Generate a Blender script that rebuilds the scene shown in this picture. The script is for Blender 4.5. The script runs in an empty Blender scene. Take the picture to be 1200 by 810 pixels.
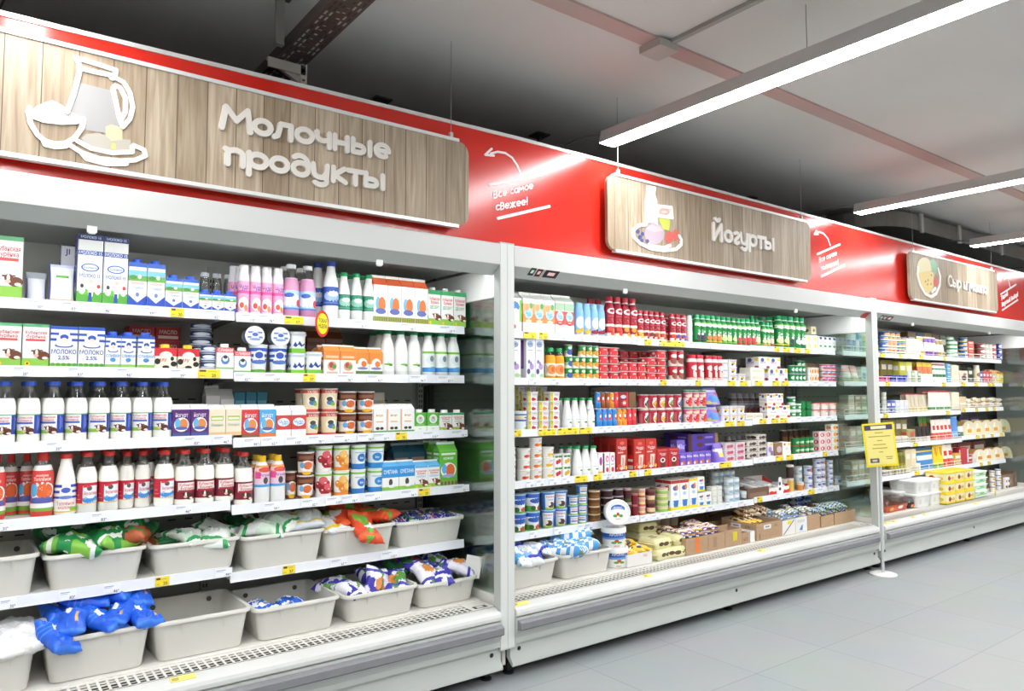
import bpy, bmesh, math, random
from mathutils import Matrix, Vector, Euler
PI = math.pi
SC = bpy.context.scene
COL = SC.collection
random.seed(7)

# ------------------------------------------------------------------ camera, light, exposure
EYE = 1.43
FOC, PITCH, YAW, ROLL = 861.694813, .0634432729, .646660033, -.00192047691
FW = Vector((math.sin(YAW)*math.cos(PITCH), math.cos(YAW)*math.cos(PITCH), math.sin(PITCH)))
RT = Vector((math.cos(YAW), -math.sin(YAW), 0)); UPV = RT.cross(FW)
RT, UPV = RT*math.cos(ROLL)+UPV*math.sin(ROLL), UPV*math.cos(ROLL)-RT*math.sin(ROLL)
cam = bpy.data.objects.new('camera', bpy.data.cameras.new('camera'))
COL.objects.link(cam)
cam.data.sensor_width = 36; cam.data.lens = FOC*36/1200; cam.data.clip_start = .05
cam.matrix_world = Matrix(((RT.x, UPV.x, -FW.x, 0), (RT.y, UPV.y, -FW.y, 0), (RT.z, UPV.z, -FW.z, EYE), (0, 0, 0, 1)))
SC.camera = cam
SC.view_settings.view_transform = 'Standard'; SC.view_settings.look = 'None'
SC.view_settings.gamma = 1; SC.view_settings.use_curve_mapping = False
SC.view_settings.exposure = 0.42
LAMP_POWER = 42.0; TUBE_POWER = 30.0
w = bpy.data.worlds.new('store_ambient'); SC.world = w; w.use_nodes = True
w.node_tree.nodes['Background'].inputs[0].default_value = (.9, .95, 1, 1)
w.node_tree.nodes['Background'].inputs[1].default_value = .15
SC.cycles.max_bounces = 8; SC.cycles.transparent_max_bounces = 16
SC.cycles.sample_clamp_indirect = 6

def ray(px, py):
    return RT*(px-600) + UPV*(405-py) + FW*FOC
def at_y(px, py, y):
    d = ray(px, py); return d*(y/d.y) + Vector((0, 0, EYE))
def at_z(px, py, z):
    d = ray(px, py); return d*((z-EYE)/d.z) + Vector((0, 0, EYE))

# ------------------------------------------------------------------ materials
def lin(h):
    if len(h) == 3: h = ''.join(c*2 for c in h)
    o = []
    for i in (0, 2, 4):
        c = int(h[i:i+2], 16)/255
        o.append(c/12.92 if c <= .04045 else ((c+.055)/1.055)**2.4)
    return (*o, 1)
MATS = {}
def newmat(name):
    m = bpy.data.materials.new(name); m.use_nodes = True
    return m, m.node_tree.nodes, m.node_tree.links, m.node_tree.nodes['Principled BSDF']
def M(key):
    if not isinstance(key, str): return key
    if key in MATS: return MATS[key]
    h, _, opt = key.partition(':')
    m, n, l, b = newmat('colour_'+key)
    b.inputs['Base Color'].default_value = lin(h)
    b.inputs['Roughness'].default_value = .42
    if opt == 'm': b.inputs['Metallic'].default_value = .9; b.inputs['Roughness'].default_value = .35
    if opt == 'g': b.inputs['Roughness'].default_value = .18
    if opt == 'd': b.inputs['Roughness'].default_value = .85
    if opt == 'f': b.inputs['Roughness'].default_value = .25; b.inputs['Specular IOR Level'].default_value = .35
    MATS[key] = m
    return m
def noisy(key, c1, c2, scale=(8, 8, 8), rough=.5, metal=0, bump=0, detail=4, spec=.5):
    m, n, l, b = newmat(key)
    tc = n.new('ShaderNodeTexCoord'); mp = n.new('ShaderNodeMapping'); mp.inputs['Scale'].default_value = scale
    nz = n.new('ShaderNodeTexNoise'); nz.inputs['Scale'].default_value = 1; nz.inputs['Detail'].default_value = detail
    mx = n.new('ShaderNodeMix'); mx.data_type = 'RGBA'
    mx.inputs[6].default_value = lin(c1); mx.inputs[7].default_value = lin(c2)
    l.new(tc.outputs['Object'], mp.inputs[0]); l.new(mp.outputs[0], nz.inputs['Vector'])
    l.new(nz.outputs[0], mx.inputs[0]); l.new(mx.outputs[2], b.inputs['Base Color'])
    b.inputs['Roughness'].default_value = rough; b.inputs['Metallic'].default_value = metal
    b.inputs['Specular IOR Level'].default_value = spec
    if bump:
        bp = n.new('ShaderNodeBump'); bp.inputs['Strength'].default_value = bump; bp.inputs['Distance'].default_value = .01
        l.new(nz.outputs[0], bp.inputs['Height']); l.new(bp.outputs[0], b.inputs['Normal'])
    MATS[key] = m
    return m
def clear(key, tint, fac=.1, rough=.08):
    m = bpy.data.materials.new(key); m.use_nodes = True; n = m.node_tree.nodes; l = m.node_tree.links
    n.clear(); out = n.new('ShaderNodeOutputMaterial'); mix = n.new('ShaderNodeMixShader')
    t = n.new('ShaderNodeBsdfTransparent'); t.inputs[0].default_value = lin(tint)
    g = n.new('ShaderNodeBsdfGlossy'); g.inputs['Roughness'].default_value = rough
    lw = n.new('ShaderNodeFresnel'); lw.inputs[0].default_value = 1.45
    mt = n.new('ShaderNodeMath'); mt.operation = 'MULTIPLY_ADD'; mt.inputs[1].default_value = .6; mt.inputs[2].default_value = fac*.3
    l.new(lw.outputs[0], mt.inputs[0]); l.new(mt.outputs[0], mix.inputs[0])
    l.new(t.outputs[0], mix.inputs[1]); l.new(g.outputs[0], mix.inputs[2]); l.new(mix.outputs[0], out.inputs[0])
    MATS[key] = m
    return m
clear('glass', 'f3faf6', .3); clear('clear_plastic', 'eeeeec', .2, .15); clear('clear_dark', 'c9c4c0', .3, .1)
noisy('white_metal', 'c8c8c5', 'cfcfcc', (3, 3, 3), .34, spec=.5)
noisy('back_metal', 'b9b9b3', 'c1c1ba', (3, 3, 3), .5)
noisy('fridge_grey', 'b3b7b3', 'bbbfbb', (2, 2, 2), .4)
noisy('bumper_grey', '77777b', '828286', (30, 30, 30), .5)
noisy('bin_plastic', 'cbc9c1', 'd3d1c9', (5, 5, 5), .45)
noisy('ceiling_paint', 'cfcdc9', 'dad8d4', (1.6, 1.6, 1.6), .9, bump=.08)
noisy('wall_paint', '3f3f3c', '4a4a47', (2, 2, 2), .9)
noisy('store_wall', 'bdbdb8', 'c8c8c4', (2, 2, 2), .9)
noisy('steel', '6e6d68', '8a8984', (9, 9, 9), .42, .7)
noisy('rusty_steel', '4a4744', '6a5550', (14, 5, 14), .5, .5)
noisy('ceiling_strip', 'b3aaa6', 'c99a90', (1.2, 3, 3), .8, detail=1)
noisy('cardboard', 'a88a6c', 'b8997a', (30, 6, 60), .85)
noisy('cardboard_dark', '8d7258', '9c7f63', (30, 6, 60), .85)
noisy('fascia_red', 'cb2419', 'd52a1d', (1, 1, 1), .2, spec=.55)
noisy('alu', 'dcdcda', 'e6e6e4', (4, 4, 4), .3, .2)
def mk_floor():
    m, n, l, b = newmat('floor_tiles')
    tc = n.new('ShaderNodeTexCoord'); mp = n.new('ShaderNodeMapping'); mp.inputs['Location'].default_value = (-3.925+12.5, -1.752+11.24, 0)
    br = n.new('ShaderNodeTexBrick'); br.offset = 0; br.squash = 1
    for k, v in (('Scale', 1), ('Mortar Size', .0022), ('Mortar Smooth', .1), ('Bias', 0), ('Brick Width', .625), ('Row Height', .562)):
        br.inputs[k].default_value = v
    br.inputs['Color1'].default_value = lin('9a9fa0'); br.inputs['Color2'].default_value = lin('a0a4a4'); br.inputs['Mortar'].default_value = lin('7d8081')
    nz = n.new('ShaderNodeTexNoise'); nz.inputs['Scale'].default_value = 2.2; nz.inputs['Detail'].default_value = 5
    mx = n.new('ShaderNodeMix'); mx.data_type = 'RGBA'; mx.blend_type = 'MULTIPLY'; mx.inputs[0].default_value = .18
    l.new(tc.outputs['Object'], mp.inputs[0]); l.new(mp.outputs[0], br.inputs['Vector']); l.new(tc.outputs['Object'], nz.inputs['Vector'])
    l.new(br.outputs['Color'], mx.inputs[6]); l.new(nz.outputs['Color'], mx.inputs[7]); l.new(mx.outputs[2], b.inputs['Base Color'])
    b.inputs['Roughness'].default_value = .38
    MATS['floor_tiles'] = m
mk_floor()
def mk_wood():
    m, n, l, b = newmat('sign_planks')
    tc = n.new('ShaderNodeTexCoord'); sx = n.new('ShaderNodeSeparateXYZ'); l.new(tc.outputs['Object'], sx.inputs[0])
    def math_(op, a, bv):
        q = n.new('ShaderNodeMath'); q.operation = op
        if hasattr(a, 'links'): l.new(a, q.inputs[0])
        else: q.inputs[0].default_value = a
        if bv is not None:
            if hasattr(bv, 'links'): l.new(bv, q.inputs[1])
            else: q.inputs[1].default_value = bv
        return q.outputs[0]
    u = math_('DIVIDE', sx.outputs['X'], .113); fl = math_('FLOOR', u, None); fr = math_('FRACT', u, None)
    wn = n.new('ShaderNodeTexWhiteNoise'); wn.noise_dimensions = '1D'; l.new(fl, wn.inputs['W'])
    mp = n.new('ShaderNodeMapping'); mp.inputs['Scale'].default_value = (55, 1, 3.2); l.new(tc.outputs['Object'], mp.inputs[0])
    nz = n.new('ShaderNodeTexNoise'); nz.inputs['Scale'].default_value = 1; nz.inputs['Detail'].default_value = 6; nz.inputs['Distortion'].default_value = .6
    off = n.new('ShaderNodeVectorMath'); off.operation = 'ADD'; cx = n.new('ShaderNodeCombineXYZ')
    l.new(math_('MULTIPLY', wn.outputs[0], 37.0), cx.inputs[2]); l.new(mp.outputs[0], off.inputs[0]); l.new(cx.outputs[0], off.inputs[1]); l.new(off.outputs[0], nz.inputs['Vector'])
    r1 = n.new('ShaderNodeValToRGB'); r1.color_ramp.elements[0].color = lin('9f8b75'); r1.color_ramp.elements[0].position = .3
    r1.color_ramp.elements[1].color = lin('c9baa5'); r1.color_ramp.elements[1].position = .72
    l.new(nz.outputs[0], r1.inputs[0])
    mx = n.new('ShaderNodeMix'); mx.data_type = 'RGBA'; mx.blend_type = 'MULTIPLY'; mx.inputs[0].default_value = 1
    r2 = n.new('ShaderNodeValToRGB'); r2.color_ramp.elements[0].color = lin('d2ccc4'); r2.color_ramp.elements[1].color = (1, 1, 1, 1)
    l.new(wn.outputs[0], r2.inputs[0]); l.new(r1.outputs[0], mx.inputs[6]); l.new(r2.outputs[0], mx.inputs[7])
    gap = math_('LESS_THAN', fr, .03); m2 = n.new('ShaderNodeMix'); m2.data_type = 'RGBA'
    l.new(gap, m2.inputs[0]); l.new(mx.outputs[2], m2.inputs[6]); m2.inputs[7].default_value = lin('5d4c3c')
    l.new(m2.outputs[2], b.inputs['Base Color']); b.inputs['Roughness'].default_value = .5; b.inputs['Specular IOR Level'].default_value = .3
    MATS['sign_planks'] = m
mk_wood()
def mk_emit(key, col, s):
    m, n, l, b = newmat(key)
    b.inputs['Base Color'].default_value = (.8, .8, .8, 1); b.inputs['Emission Color'].default_value = col; b.inputs['Emission Strength'].default_value = s
    MATS[key] = m
mk_emit('lamp_glow', (.98, .99, 1, 1), LAMP_POWER); mk_emit('tube_glow', (.97, .99, 1, 1), TUBE_POWER); mk_emit('led_red', (1, .05, .03, 1), .22); mk_emit('led_green', (.05, .5, .15, 1), .3)

# ------------------------------------------------------------------ mesh building
class MB:
    def __init__(s): s.v = []; s.f = []; s.c = []; s.sm = []
    def face(s, pts, col, smooth=False):
        i = len(s.v); s.v += [tuple(p) for p in pts]; s.f.append(tuple(range(i, i+len(pts)))); s.c.append(col); s.sm.append(smooth)
    def box(s, x0, y0, z0, x1, y1, z1, col, **kw):
        i = len(s.v)
        s.v += [(x0, y0, z0), (x1, y0, z0), (x1, y1, z0), (x0, y1, z0), (x0, y0, z1), (x1, y0, z1), (x1, y1, z1), (x0, y1, z1)]
        for nm, q in (('bo', (3, 2, 1, 0)), ('to', (4, 5, 6, 7)), ('fr', (0, 1, 5, 4)), ('ri', (1, 2, 6, 5)), ('ba', (2, 3, 7, 6)), ('le', (3, 0, 4, 7))):
            s.f.append(tuple(i+k for k in q)); s.c.append(kw.get(nm, col)); s.sm.append(False)
    def loft(s, rings, col, smooth=True, cap0=True, cap1=True, closed=True, colfn=None, capcol=None):
        i = len(s.v); n = len(rings[0])
        for r in rings: s.v += [tuple(p) for p in r]
        for a in range(len(rings)-1):
            for k in range(n if closed else n-1):
                k2 = (k+1) % n
                s.f.append((i+a*n+k, i+a*n+k2, i+(a+1)*n+k2, i+(a+1)*n+k))
                s.c.append(colfn(a, k) if colfn else (col[a] if isinstance(col, list) else col)); s.sm.append(smooth)
        cc = lambda j: capcol or (colfn(j, 0) if colfn else (col[j] if isinstance(col, list) else col))
        if cap0: s.f.append(tuple(i+k for k in range(n))[::-1]); s.c.append(cc(0)); s.sm.append(False)
        if cap1: s.f.append(tuple(i+(len(rings)-1)*n+k for k in range(n))); s.c.append(cc(-1 if not colfn else len(rings)-2)); s.sm.append(False)
    def extr(s, prof, x0, x1, col, smooth=False):
        s.loft([[(x0, y, z) for y, z in prof], [(x1, y, z) for y, z in prof]], col, smooth)
    def tube(s, pts, r, col, n=8):
        rings = []
        for i, p in enumerate(pts):
            p = Vector(p); d = Vector(pts[min(i+1, len(pts)-1)])-Vector(pts[max(i-1, 0)]); d.normalize()
            a = d.orthogonal().normalized() if i == 0 else (a-d*a.dot(d)).normalized()
            b = d.cross(a); rings.append([p+(a*math.cos(t)+b*math.sin(t))*r for t in [2*PI*k/n for k in range(n)]])
        s.loft(rings, col)
    def mesh(s, name):
        me = bpy.data.meshes.new(name); me.from_pydata(s.v, [], s.f)
        cols = []
        for c in s.c:
            if c not in cols: cols.append(c)
        for c in cols: me.materials.append(M(c))
        ix = {c: k for k, c in enumerate(cols)}
        me.polygons.foreach_set('material_index', [ix[c] for c in s.c])
        me.polygons.foreach_set('use_smooth', s.sm)
        bm = bmesh.new(); bm.from_mesh(me); bmesh.ops.recalc_face_normals(bm, faces=bm.faces); bm.to_mesh(me); bm.free()
        if any(s.sm): me.set_sharp_from_angle(angle=.75)
        return me
def link(name, me, parent=None, loc=(0, 0, 0), rot=(0, 0, 0)):
    o = bpy.data.objects.new(name, me); COL.objects.link(o); o.location = loc; o.rotation_euler = rot
    if parent: o.parent = parent
    return o
def tag(o, label, cat, group=None):
    o['label'] = label; o['category'] = cat
    if group: o['group'] = group
    return o
def thing(name, label, cat, loc=(0, 0, 0), rot=(0, 0, 0), group=None):
    return tag(link(name, None, None, loc, rot), label, cat, group)
def part(name, mb, parent, loc=(0, 0, 0), label=None):
    o = link(name, mb.mesh(name), parent, loc)
    if label: o['label'] = label
    return o
def struct(name, mb):
    o = link(name, mb.mesh(name)); o['kind'] = 'structure'; return o
def put(name, parts, label, cat, loc, rot=(0, 0, 0), group=None):
    """one product: parts = [(part name, mesh, [(sub-part name, mesh)])]"""
    if len(parts) == 1 and not parts[0][2]:
        return tag(link(name, parts[0][1], None, loc, rot), label, cat, group)
    r = thing(name, label, cat, loc, rot, group)
    for pn, me, subs in parts:
        p = link(pn, me, r)
        for sn, sm in subs: link(sn, sm, p)
    return r
def rr(w, d, rad, z, n=3, cx=0, cy=0):
    o = []
    for sx, sy, a0 in ((1, 1, 0), (-1, 1, 90), (-1, -1, 180), (1, -1, 270)):
        for k in range(n+1):
            a = math.radians(a0+90*k/n)
            o.append((cx+sx*(w/2-rad)+rad*math.cos(a), cy+sy*(d/2-rad)+rad*math.sin(a), z))
    return o
def circ(r, z, n=24, cx=0, cy=0):
    return [(cx+r*math.sin(2*PI*k/n), cy-r*math.cos(2*PI*k/n), z) for k in range(n)]

# ------------------------------------------------------------------ stroke letters
def arc(cx, cy, rx, ry, a0, a1, n=10):
    return [(cx+rx*math.cos(math.radians(a0+(a1-a0)*k/n)), cy+ry*math.sin(math.radians(a0+(a1-a0)*k/n))) for k in range(n+1)]
GL = {
 'М': (1.0, [[(.02, 0), (.14, .98)], [(.14, .98), (.48, .42)], [(.48, .42), (.84, .98)], [(.84, .98), (.94, 0)]]),
 'о': (.74, [arc(.34, .36, .28, .3, 0, 360, 18)]),
 'л': (.72, [[(.0, .03), (.12, .12), (.22, .68), (.58, .68), (.58, 0)]]),
 'ч': (.66, [[(.06, .68), (.06, .48)]+arc(.28, .46, .22, .18, 180, 300, 5)+[(.52, .36)], [(.52, .68), (.52, 0)]]),
 'н': (.7, [[(.06, .68), (.06, 0)], [(.06, .35), (.54, .35)], [(.54, .68), (.54, 0)]]),
 'ы': (.9, [[(.06, .68), (.06, .04), (.28, .04)]+arc(.3, .22, .2, .18, -90, 90, 6)+[(.06, .4)], [(.74, .68), (.74, 0)]]),
 'е': (.72, [[(.08, .35), (.6, .35)]+arc(.34, .36, .27, .31, 0, 305, 14)]),
 'п': (.7, [[(.08, 0), (.08, .62)], [(.0, .68), (.1, .62)]+arc(.32, .44, .24, .24, 120, 0, 6)+[(.56, 0)]]),
 'р': (.74, [[(.06, .68), (.06, -.32)], arc(.36, .36, .28, .3, 0, 360, 16)]),
 'д': (.74, [arc(.34, .33, .27, .3, 0, 360, 16), [(.61, .33)]+arc(.3, .5, .31, .46, 0, 130, 8)]),
 'у': (.7, [[(.04, .68), (.06, .4)]+arc(.3, .3, .24, .24, 170, 300, 5)+[(.54, .3)], [(.56, .68), (.52, -.1)]+arc(.3, -.08, .24, .22, 0, -140, 6)]),
 'к': (.64, [[(.08, .68), (.08, 0)], [(.5, .68), (.12, .32), (.54, 0)]]),
 'т': (.64, [[(.0, .66), (.58, .66)], [(.29, .66), (.29, 0)]]),
 'Й': (.86, [[(.08, .98), (.08, .02)], [(.08, .06), (.66, .94)], [(.66, .98), (.66, 0)], arc(.37, 1.34, .17, .16, 200, 340, 6)]),
 'г': (.56, [[(.08, .6)]+arc(.26, .5, .17, .17, 140, -10, 5)+[(.1, .16)]+arc(.26, .14, .16, .13, 190, 330, 4)]),
 'С': (.84, [arc(.44, .49, .36, .48, 50, 310, 14)]),
 'и': (.7, [[(.08, .68), (.08, .1), (.2, .02), (.36, .1), (.54, .5)], [(.54, .68), (.54, 0)]]),
 'м': (.86, [[(.02, 0), (.12, .68)], [(.12, .68), (.38, .25)], [(.38, .25), (.64, .68)], [(.64, .68), (.74, 0)]]),
 'а': (.74, [arc(.32, .35, .26, .3, 0, 360, 16), [(.6, .68), (.6, 0)]]),
 'с': (.64, [arc(.34, .36, .26, .31, 50, 310, 12)]),
 'В': (.78, [[(.08, 0), (.08, .98)], [(.08, .95), (.3, .95)]+arc(.36, .74, .2, .21, 90, -90, 6)+[(.08, .53)], [(.08, .53), (.34, .53)]+arc(.38, .28, .24, .25, 90, -90, 6)+[(.08, .03)]]),
 'в': (.66, [[(.08, 0), (.08, .9)], [(.08, .88), (.26, .88)]+arc(.3, .66, .18, .2, 90, -90, 6)+[(.08, .46)], [(.08, .46), (.3, .46)]+arc(.33, .24, .2, .22, 90, -90, 6)+[(.08, .02)]]),
 'ж': (.92, [[(.4, .68), (.4, 0)], [(.06, .68), (.36, .35), (.04, 0)], [(.74, .68), (.44, .35), (.76, 0)]]),
 'з': (.6, [arc(.24, .5, .2, .18, 140, -80, 7), arc(.24, .18, .22, .18, 90, -140, 8)]),
 'Т': (.76, [[(.0, .95), (.68, .95)], [(.34, .95), (.34, 0)]]),
 'й': (.7, [[(.08, .68), (.08, .1), (.2, .02), (.36, .1), (.54, .5)], [(.54, .68), (.54, 0)], arc(.3, .98, .14, .12, 200, 340, 5)]),
 'б': (.72, [arc(.34, .32, .27, .3, 0, 360, 16), [(.08, .36), (.12, .7), (.34, .88), (.56, .92)]]),
 '!': (.34, [[(.14, .98), (.14, .32)], [(.14, .06), (.14, .02)]]),
 ' ': (.42, []),
}
def ribbon(mb, pts, wd, y0, y1, col, k=[0]):
    q = [pts[0]]
    for i in range(1, len(pts)-1):
        q.append(pts[i]); a = Vector(pts[i])-Vector(pts[i-1]); e = Vector(pts[i+1])-Vector(pts[i])
        if a.length > 1e-6 and e.length > 1e-6 and a.angle(e) > .66: ribbon1(mb, q, wd, y0, y1, col, k); q = [pts[i]]
    q.append(pts[-1]); ribbon1(mb, q, wd, y0, y1, col, k)
def ribbon1(mb, pts, wd, y0, y1, col, k):
    """a flat round-ended stroke in the plane y (x, z given), y0 in front of y1"""
    P = [Vector(p) for p in pts]; h = wd/2; n = len(P)
    if n == 2 and (P[0]-P[1]).length < 1e-6: P[1] = P[0]+Vector((1e-4, 0))
    clo = (P[0]-P[-1]).length < 1e-5
    L = []; R = []
    for i in range(n):
        if clo: a = P[i]-P[i-1] if i else P[0]-P[-2]; b = P[(i+1)] - P[i] if i < n-1 else P[1]-P[0]
        else: a = P[i]-P[i-1] if i else P[1]-P[0]; b = P[i+1]-P[i] if i < n-1 else a
        if a.length < 1e-9: a = b
        if b.length < 1e-9: b = a
        a = a.normalized(); b = b.normalized(); t = (a+b)
        t = t.normalized() if t.length > 1e-6 else a
        nn = Vector((-t.y, t.x)); sc = min(1/max(.35, nn.dot(Vector((-a.y, a.x)))), 2)
        L.append(P[i]+nn*h*sc); R.append(P[i]-nn*h*sc)
    if not clo:
        def capp(c, d):
            a0 = math.atan2(d.y, d.x); return [c+Vector((math.cos(a0+x), math.sin(a0+x)))*h for x in (-1.0, -.5, 0, .5, 1.0)]
        e = capp(P[-1], P[-1]-P[-2]); s0 = capp(P[0], P[0]-P[1])
        out = R + e + L[::-1] + s0
    k[0] += 1; j = (k[0] % 9)*.00012
    if clo:
        m = n-1
        for i in range(m):
            q = (i+1) % m
            for A, B in ((L, R),):
                mb.face([(A[i].x, y0-j, A[i].y), (A[q].x, y0-j, A[q].y), (B[q].x, y0-j, B[q].y), (B[i].x, y0-j, B[i].y)], col)
            for A in (L, R):
                mb.face([(A[i].x, y0-j, A[i].y), (A[q].x, y0-j, A[q].y), (A[q].x, y1, A[q].y), (A[i].x, y1, A[i].y)], col)
    else:
        for i in range(n-1):
            mb.face([(L[i].x, y0-j, L[i].y), (L[i+1].x, y0-j, L[i+1].y), (R[i+1].x, y0-j, R[i+1].y), (R[i].x, y0-j, R[i].y)], col)
        for cp, A, B in ((e, R[-1], L[-1]), (s0, L[0], R[0])):
            mb.face([(p.x, y0-j, p.y) for p in [A]+cp+[B]], col)
        for i in range(len(out)):
            a, b = out[i], out[(i+1) % len(out)]
            mb.face([(a.x, y0-j, a.y), (b.x, y0-j, b.y), (b.x, y1, b.y), (a.x, y1, a.y)], col)
def letters(mb, txt, x, z, size, wd, y0, y1, col, width=None, slope=0):
    tot = sum(GL[c][0] for c in txt); sx = (width/tot if width else size); xx = 0
    for c in txt:
        for st in GL[c][1]:
            pts = [(x+(xx+p[0])*sx - slope*0, z+p[1]*size+(xx+p[0])*sx*slope) for p in st]
            ribbon(mb, pts, wd, y0, y1, col)
        xx += GL[c][0]

# ------------------------------------------------------------------ room
X0, X1, YB, YF, CZ = -6.0, 13.5, 4.6, -5.0, 3.2
b = MB(); b.box(X0, YF, -.1, X1, YB, 0, 'floor_tiles'); struct('floor', b)
b = MB(); b.box(X0, YF, CZ, X1, YB, CZ+.1, 'ceiling_paint'); struct('ceiling', b)
b = MB(); b.box(X0, YB, 0, X1, YB+.1, CZ, 'wall_paint'); struct('wall_back', b)
b = MB(); b.box(X0, YF-.1, 0, X1, YF, CZ, 'store_wall'); struct('wall_front', b)
b = MB(); b.box(X0-.1, YF, 0, X0, YB, CZ, 'store_wall'); struct('wall_left', b)
b = MB(); b.box(X1, YF, 0, X1+.1, YB, CZ, 'store_wall'); struct('wall_right', b)
b = MB(); b.box(X0+.2, 2.40, CZ-.012, X1-.2, 2.50, CZ, 'ceiling_strip'); b.box(2.72, 2.38, CZ-.05, 2.86, 2.52, CZ-.012, 'b9b4ae'); struct('trim_1', b)
b = MB(); b.box(2.80, -4.5, CZ-.02, 2.83, 2.38, CZ, 'a09d98'); struct('trim_2', b)
for i, (px, py, y) in enumerate(((446, 117, 3.5), (632, 158, 3.5), (878, 232, 3.5))):
    p = at_z(px, py, CZ); y = p.y; r = thing('hanger_bracket', 'dark hanger bracket on the ceiling just %s' % ('above the long wooden sign', 'left of the nearest lamp end', 'above the Йогурты sign')[i], 'bracket', (p.x, y, CZ))
    b = MB(); b.box(-.055, -.055, -.01, .055, .055, 0, '3a3a38'); part('ceiling_plate', b, r)
    b = MB(); b.box(-.011 if i < 2 else -.03, -.011, -.4, .011 if i < 2 else .03, .011, -.01, '333331'); part('drop_rod', b, r)

# cable tray under the ceiling
r = thing('cable_tray', 'perforated grey steel cable tray hung under the ceiling, top left', 'cable tray', (1.2, 0, 2.98))
b = MB()
b.box(-.065, -3, 0, .065, 3.9, .004, 'rusty_steel'); b.box(-.069, -3, 0, -.065, 3.9, .055, 'rusty_steel'); b.box(.065, -3, 0, .069, 3.9, .055, 'rusty_steel')
y = 1.9
while y < 3.5:
    for x in (-.052, -.03, .03, .052):
        b.box(x-.004, y, -.0008, x+.004, y+.03, 0, '9a9a96' if random.random() < .55 else '1c1c1b')
    for x in (-.012, .01): b.box(x-.007, y+.012+.02*random.random(), -.0008, x+.007, y+.02+.02*random.random(), 0, 'a8a39a' if random.random() < .4 else '242322')
    y += .048
part('channel', b, r)
b = MB(); b.box(-.16, 3.08, .21, -.06, 3.18, .218, '4a4946'); b.box(-.135, 3.12, -.02, -.10, 3.15, .21, '77756f'); part('hanger', b, r)
b = MB(); b.extr([(3.30, -.004), (3.30, -.05), (3.31, -.05), (3.31, -.004)], -.11, .07, 'b9b5ad')
b.loft([[(.045, 3.30, -.10), (.045, 3.34, -.10), (.045, 3.34, .03), (.045, 3.30, .03)], [(.075, 3.30, -.10), (.075, 3.34, -.10), (.075, 3.34, .03), (.075, 3.30, .03)]], 'c8c4bb')
b.loft([[(-.11, 3.31, -.012), (.045, 3.31, -.09), (.045, 3.31, -.03), (-.11, 3.31, -.004)], [(-.11, 3.33, -.012), (.045, 3.33, -.09), (.045, 3.33, -.03), (-.11, 3.33, -.004)]], 'c2beb5')
for z in (-.08, -.05, -.02, .01): b.box(.052, 3.2985, z, .066, 3.3, z+.01, '35332f')
part('support_bracket', b, r)

# ventilation duct bending behind the banner
r = thing('ventilation_duct', 'flat grey metal duct with a rounded bend above the right banner end', 'duct', (0, 0, 0))
def ductpath(off):
    o = [(6.75+off, 4.5), (6.75+off, 3.75)]
    for k in range(1, 8):
        a = math.radians(180+90*k/8); o.append((7.25+(.5-off)*math.cos(a), 3.75+(.5-off)*math.sin(a)))
    return o+[(7.25, 3.25+off), (12.5, 3.25+off)]
pa, pb = ductpath(0), ductpath(.38)
b = MB(); b.loft([[(x, y, 2.99), (x2, y2, 2.99), (x2, y2, 3.14), (x, y, 3.14)] for (x, y), (x2, y2) in zip(pa, pb)], 'steel', False); part('duct_run', b, r)
for k, (x, y) in enumerate(((6.75, 3.85), (7.45, 3.25), (8.3, 3.25), (9.4, 3.25))):
    b = MB()
    if k == 0: b.box(6.73, y-.02, 2.97, 6.75, y+.02, 3.16, 'b5b5b0')
    else: b.box(x-.025, 3.23, 2.97, x+.025, 3.25, 3.16, 'b5b5b0')
    part('flange', b, r)
b = MB()
for k in range(5): b.box(8.5, 4.0+.1*k, 2.75, 12.8, 4.02+.1*k, 2.80, '55544f')
for k in range(30): b.box(8.5+.145*k, 4.0, 2.80, 8.52+.145*k, 4.42, 2.83, '55544f')
tag(link('cable_ladder', b.mesh('cable_ladder')), 'dark ladder-type cable rack under the ceiling beyond the duct, far right', 'cable rack')
b = MB(); b.box(12.6, 3.3, 0, 13.1, 4.5, 3.2, 'a9aaa6'); struct('trim_3', b)

# ceiling lamps
def lamp(x, y1, label, ylen=6.2, z=2.9):
    r = thing('linear_lamp', label, 'ceiling lamp', (x, y1, z), group='linear ceiling lamps')
    hw = .06
    b = MB(); b.loft([[(-hw, y, 0), (hw, y, 0), (hw*.72, y, .075), (-hw*.72, y, .075)] for y in (-ylen, 0)], 'c9c6c4', False); part('housing', b, r)
    b = MB(); b.box(-hw*.93, -ylen+.005, -.004, hw*.93, -.005, 0, 'lamp_glow'); part('diffuser', b, r)
    for y in (-1.3, -3.2, -5.2):
        b = MB(); b.tube([(0, y, .075), (0, y, CZ-z)], .0022, '8c8a86', 5); part('suspension_wire', b, r)
    b = MB(); b.tube([(0, 0, .06), (-.05, .1, .07), (-.1, .5, .062), (-.2, 1.4, .03)], .006, '5b5a57', 5); part('power_cable', b, r)
lamp(3.04, 3.09, 'nearest lit linear lamp in view, its end above the middle of the banner')
lamp(5.90, 3.07, 'second lit linear lamp from the front, above the middle fridge\'s right end')
lamp(8.20, 3.09, 'farthest lit linear lamp, above the right fridge')
for i, x in enumerate((-2.7, .17, 10.6)): lamp(x, 3.09, ('lit linear lamp above the far left end of the row', 'lit linear lamp above the left fridge', 'lit linear lamp beyond the right fridge')[i])
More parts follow.
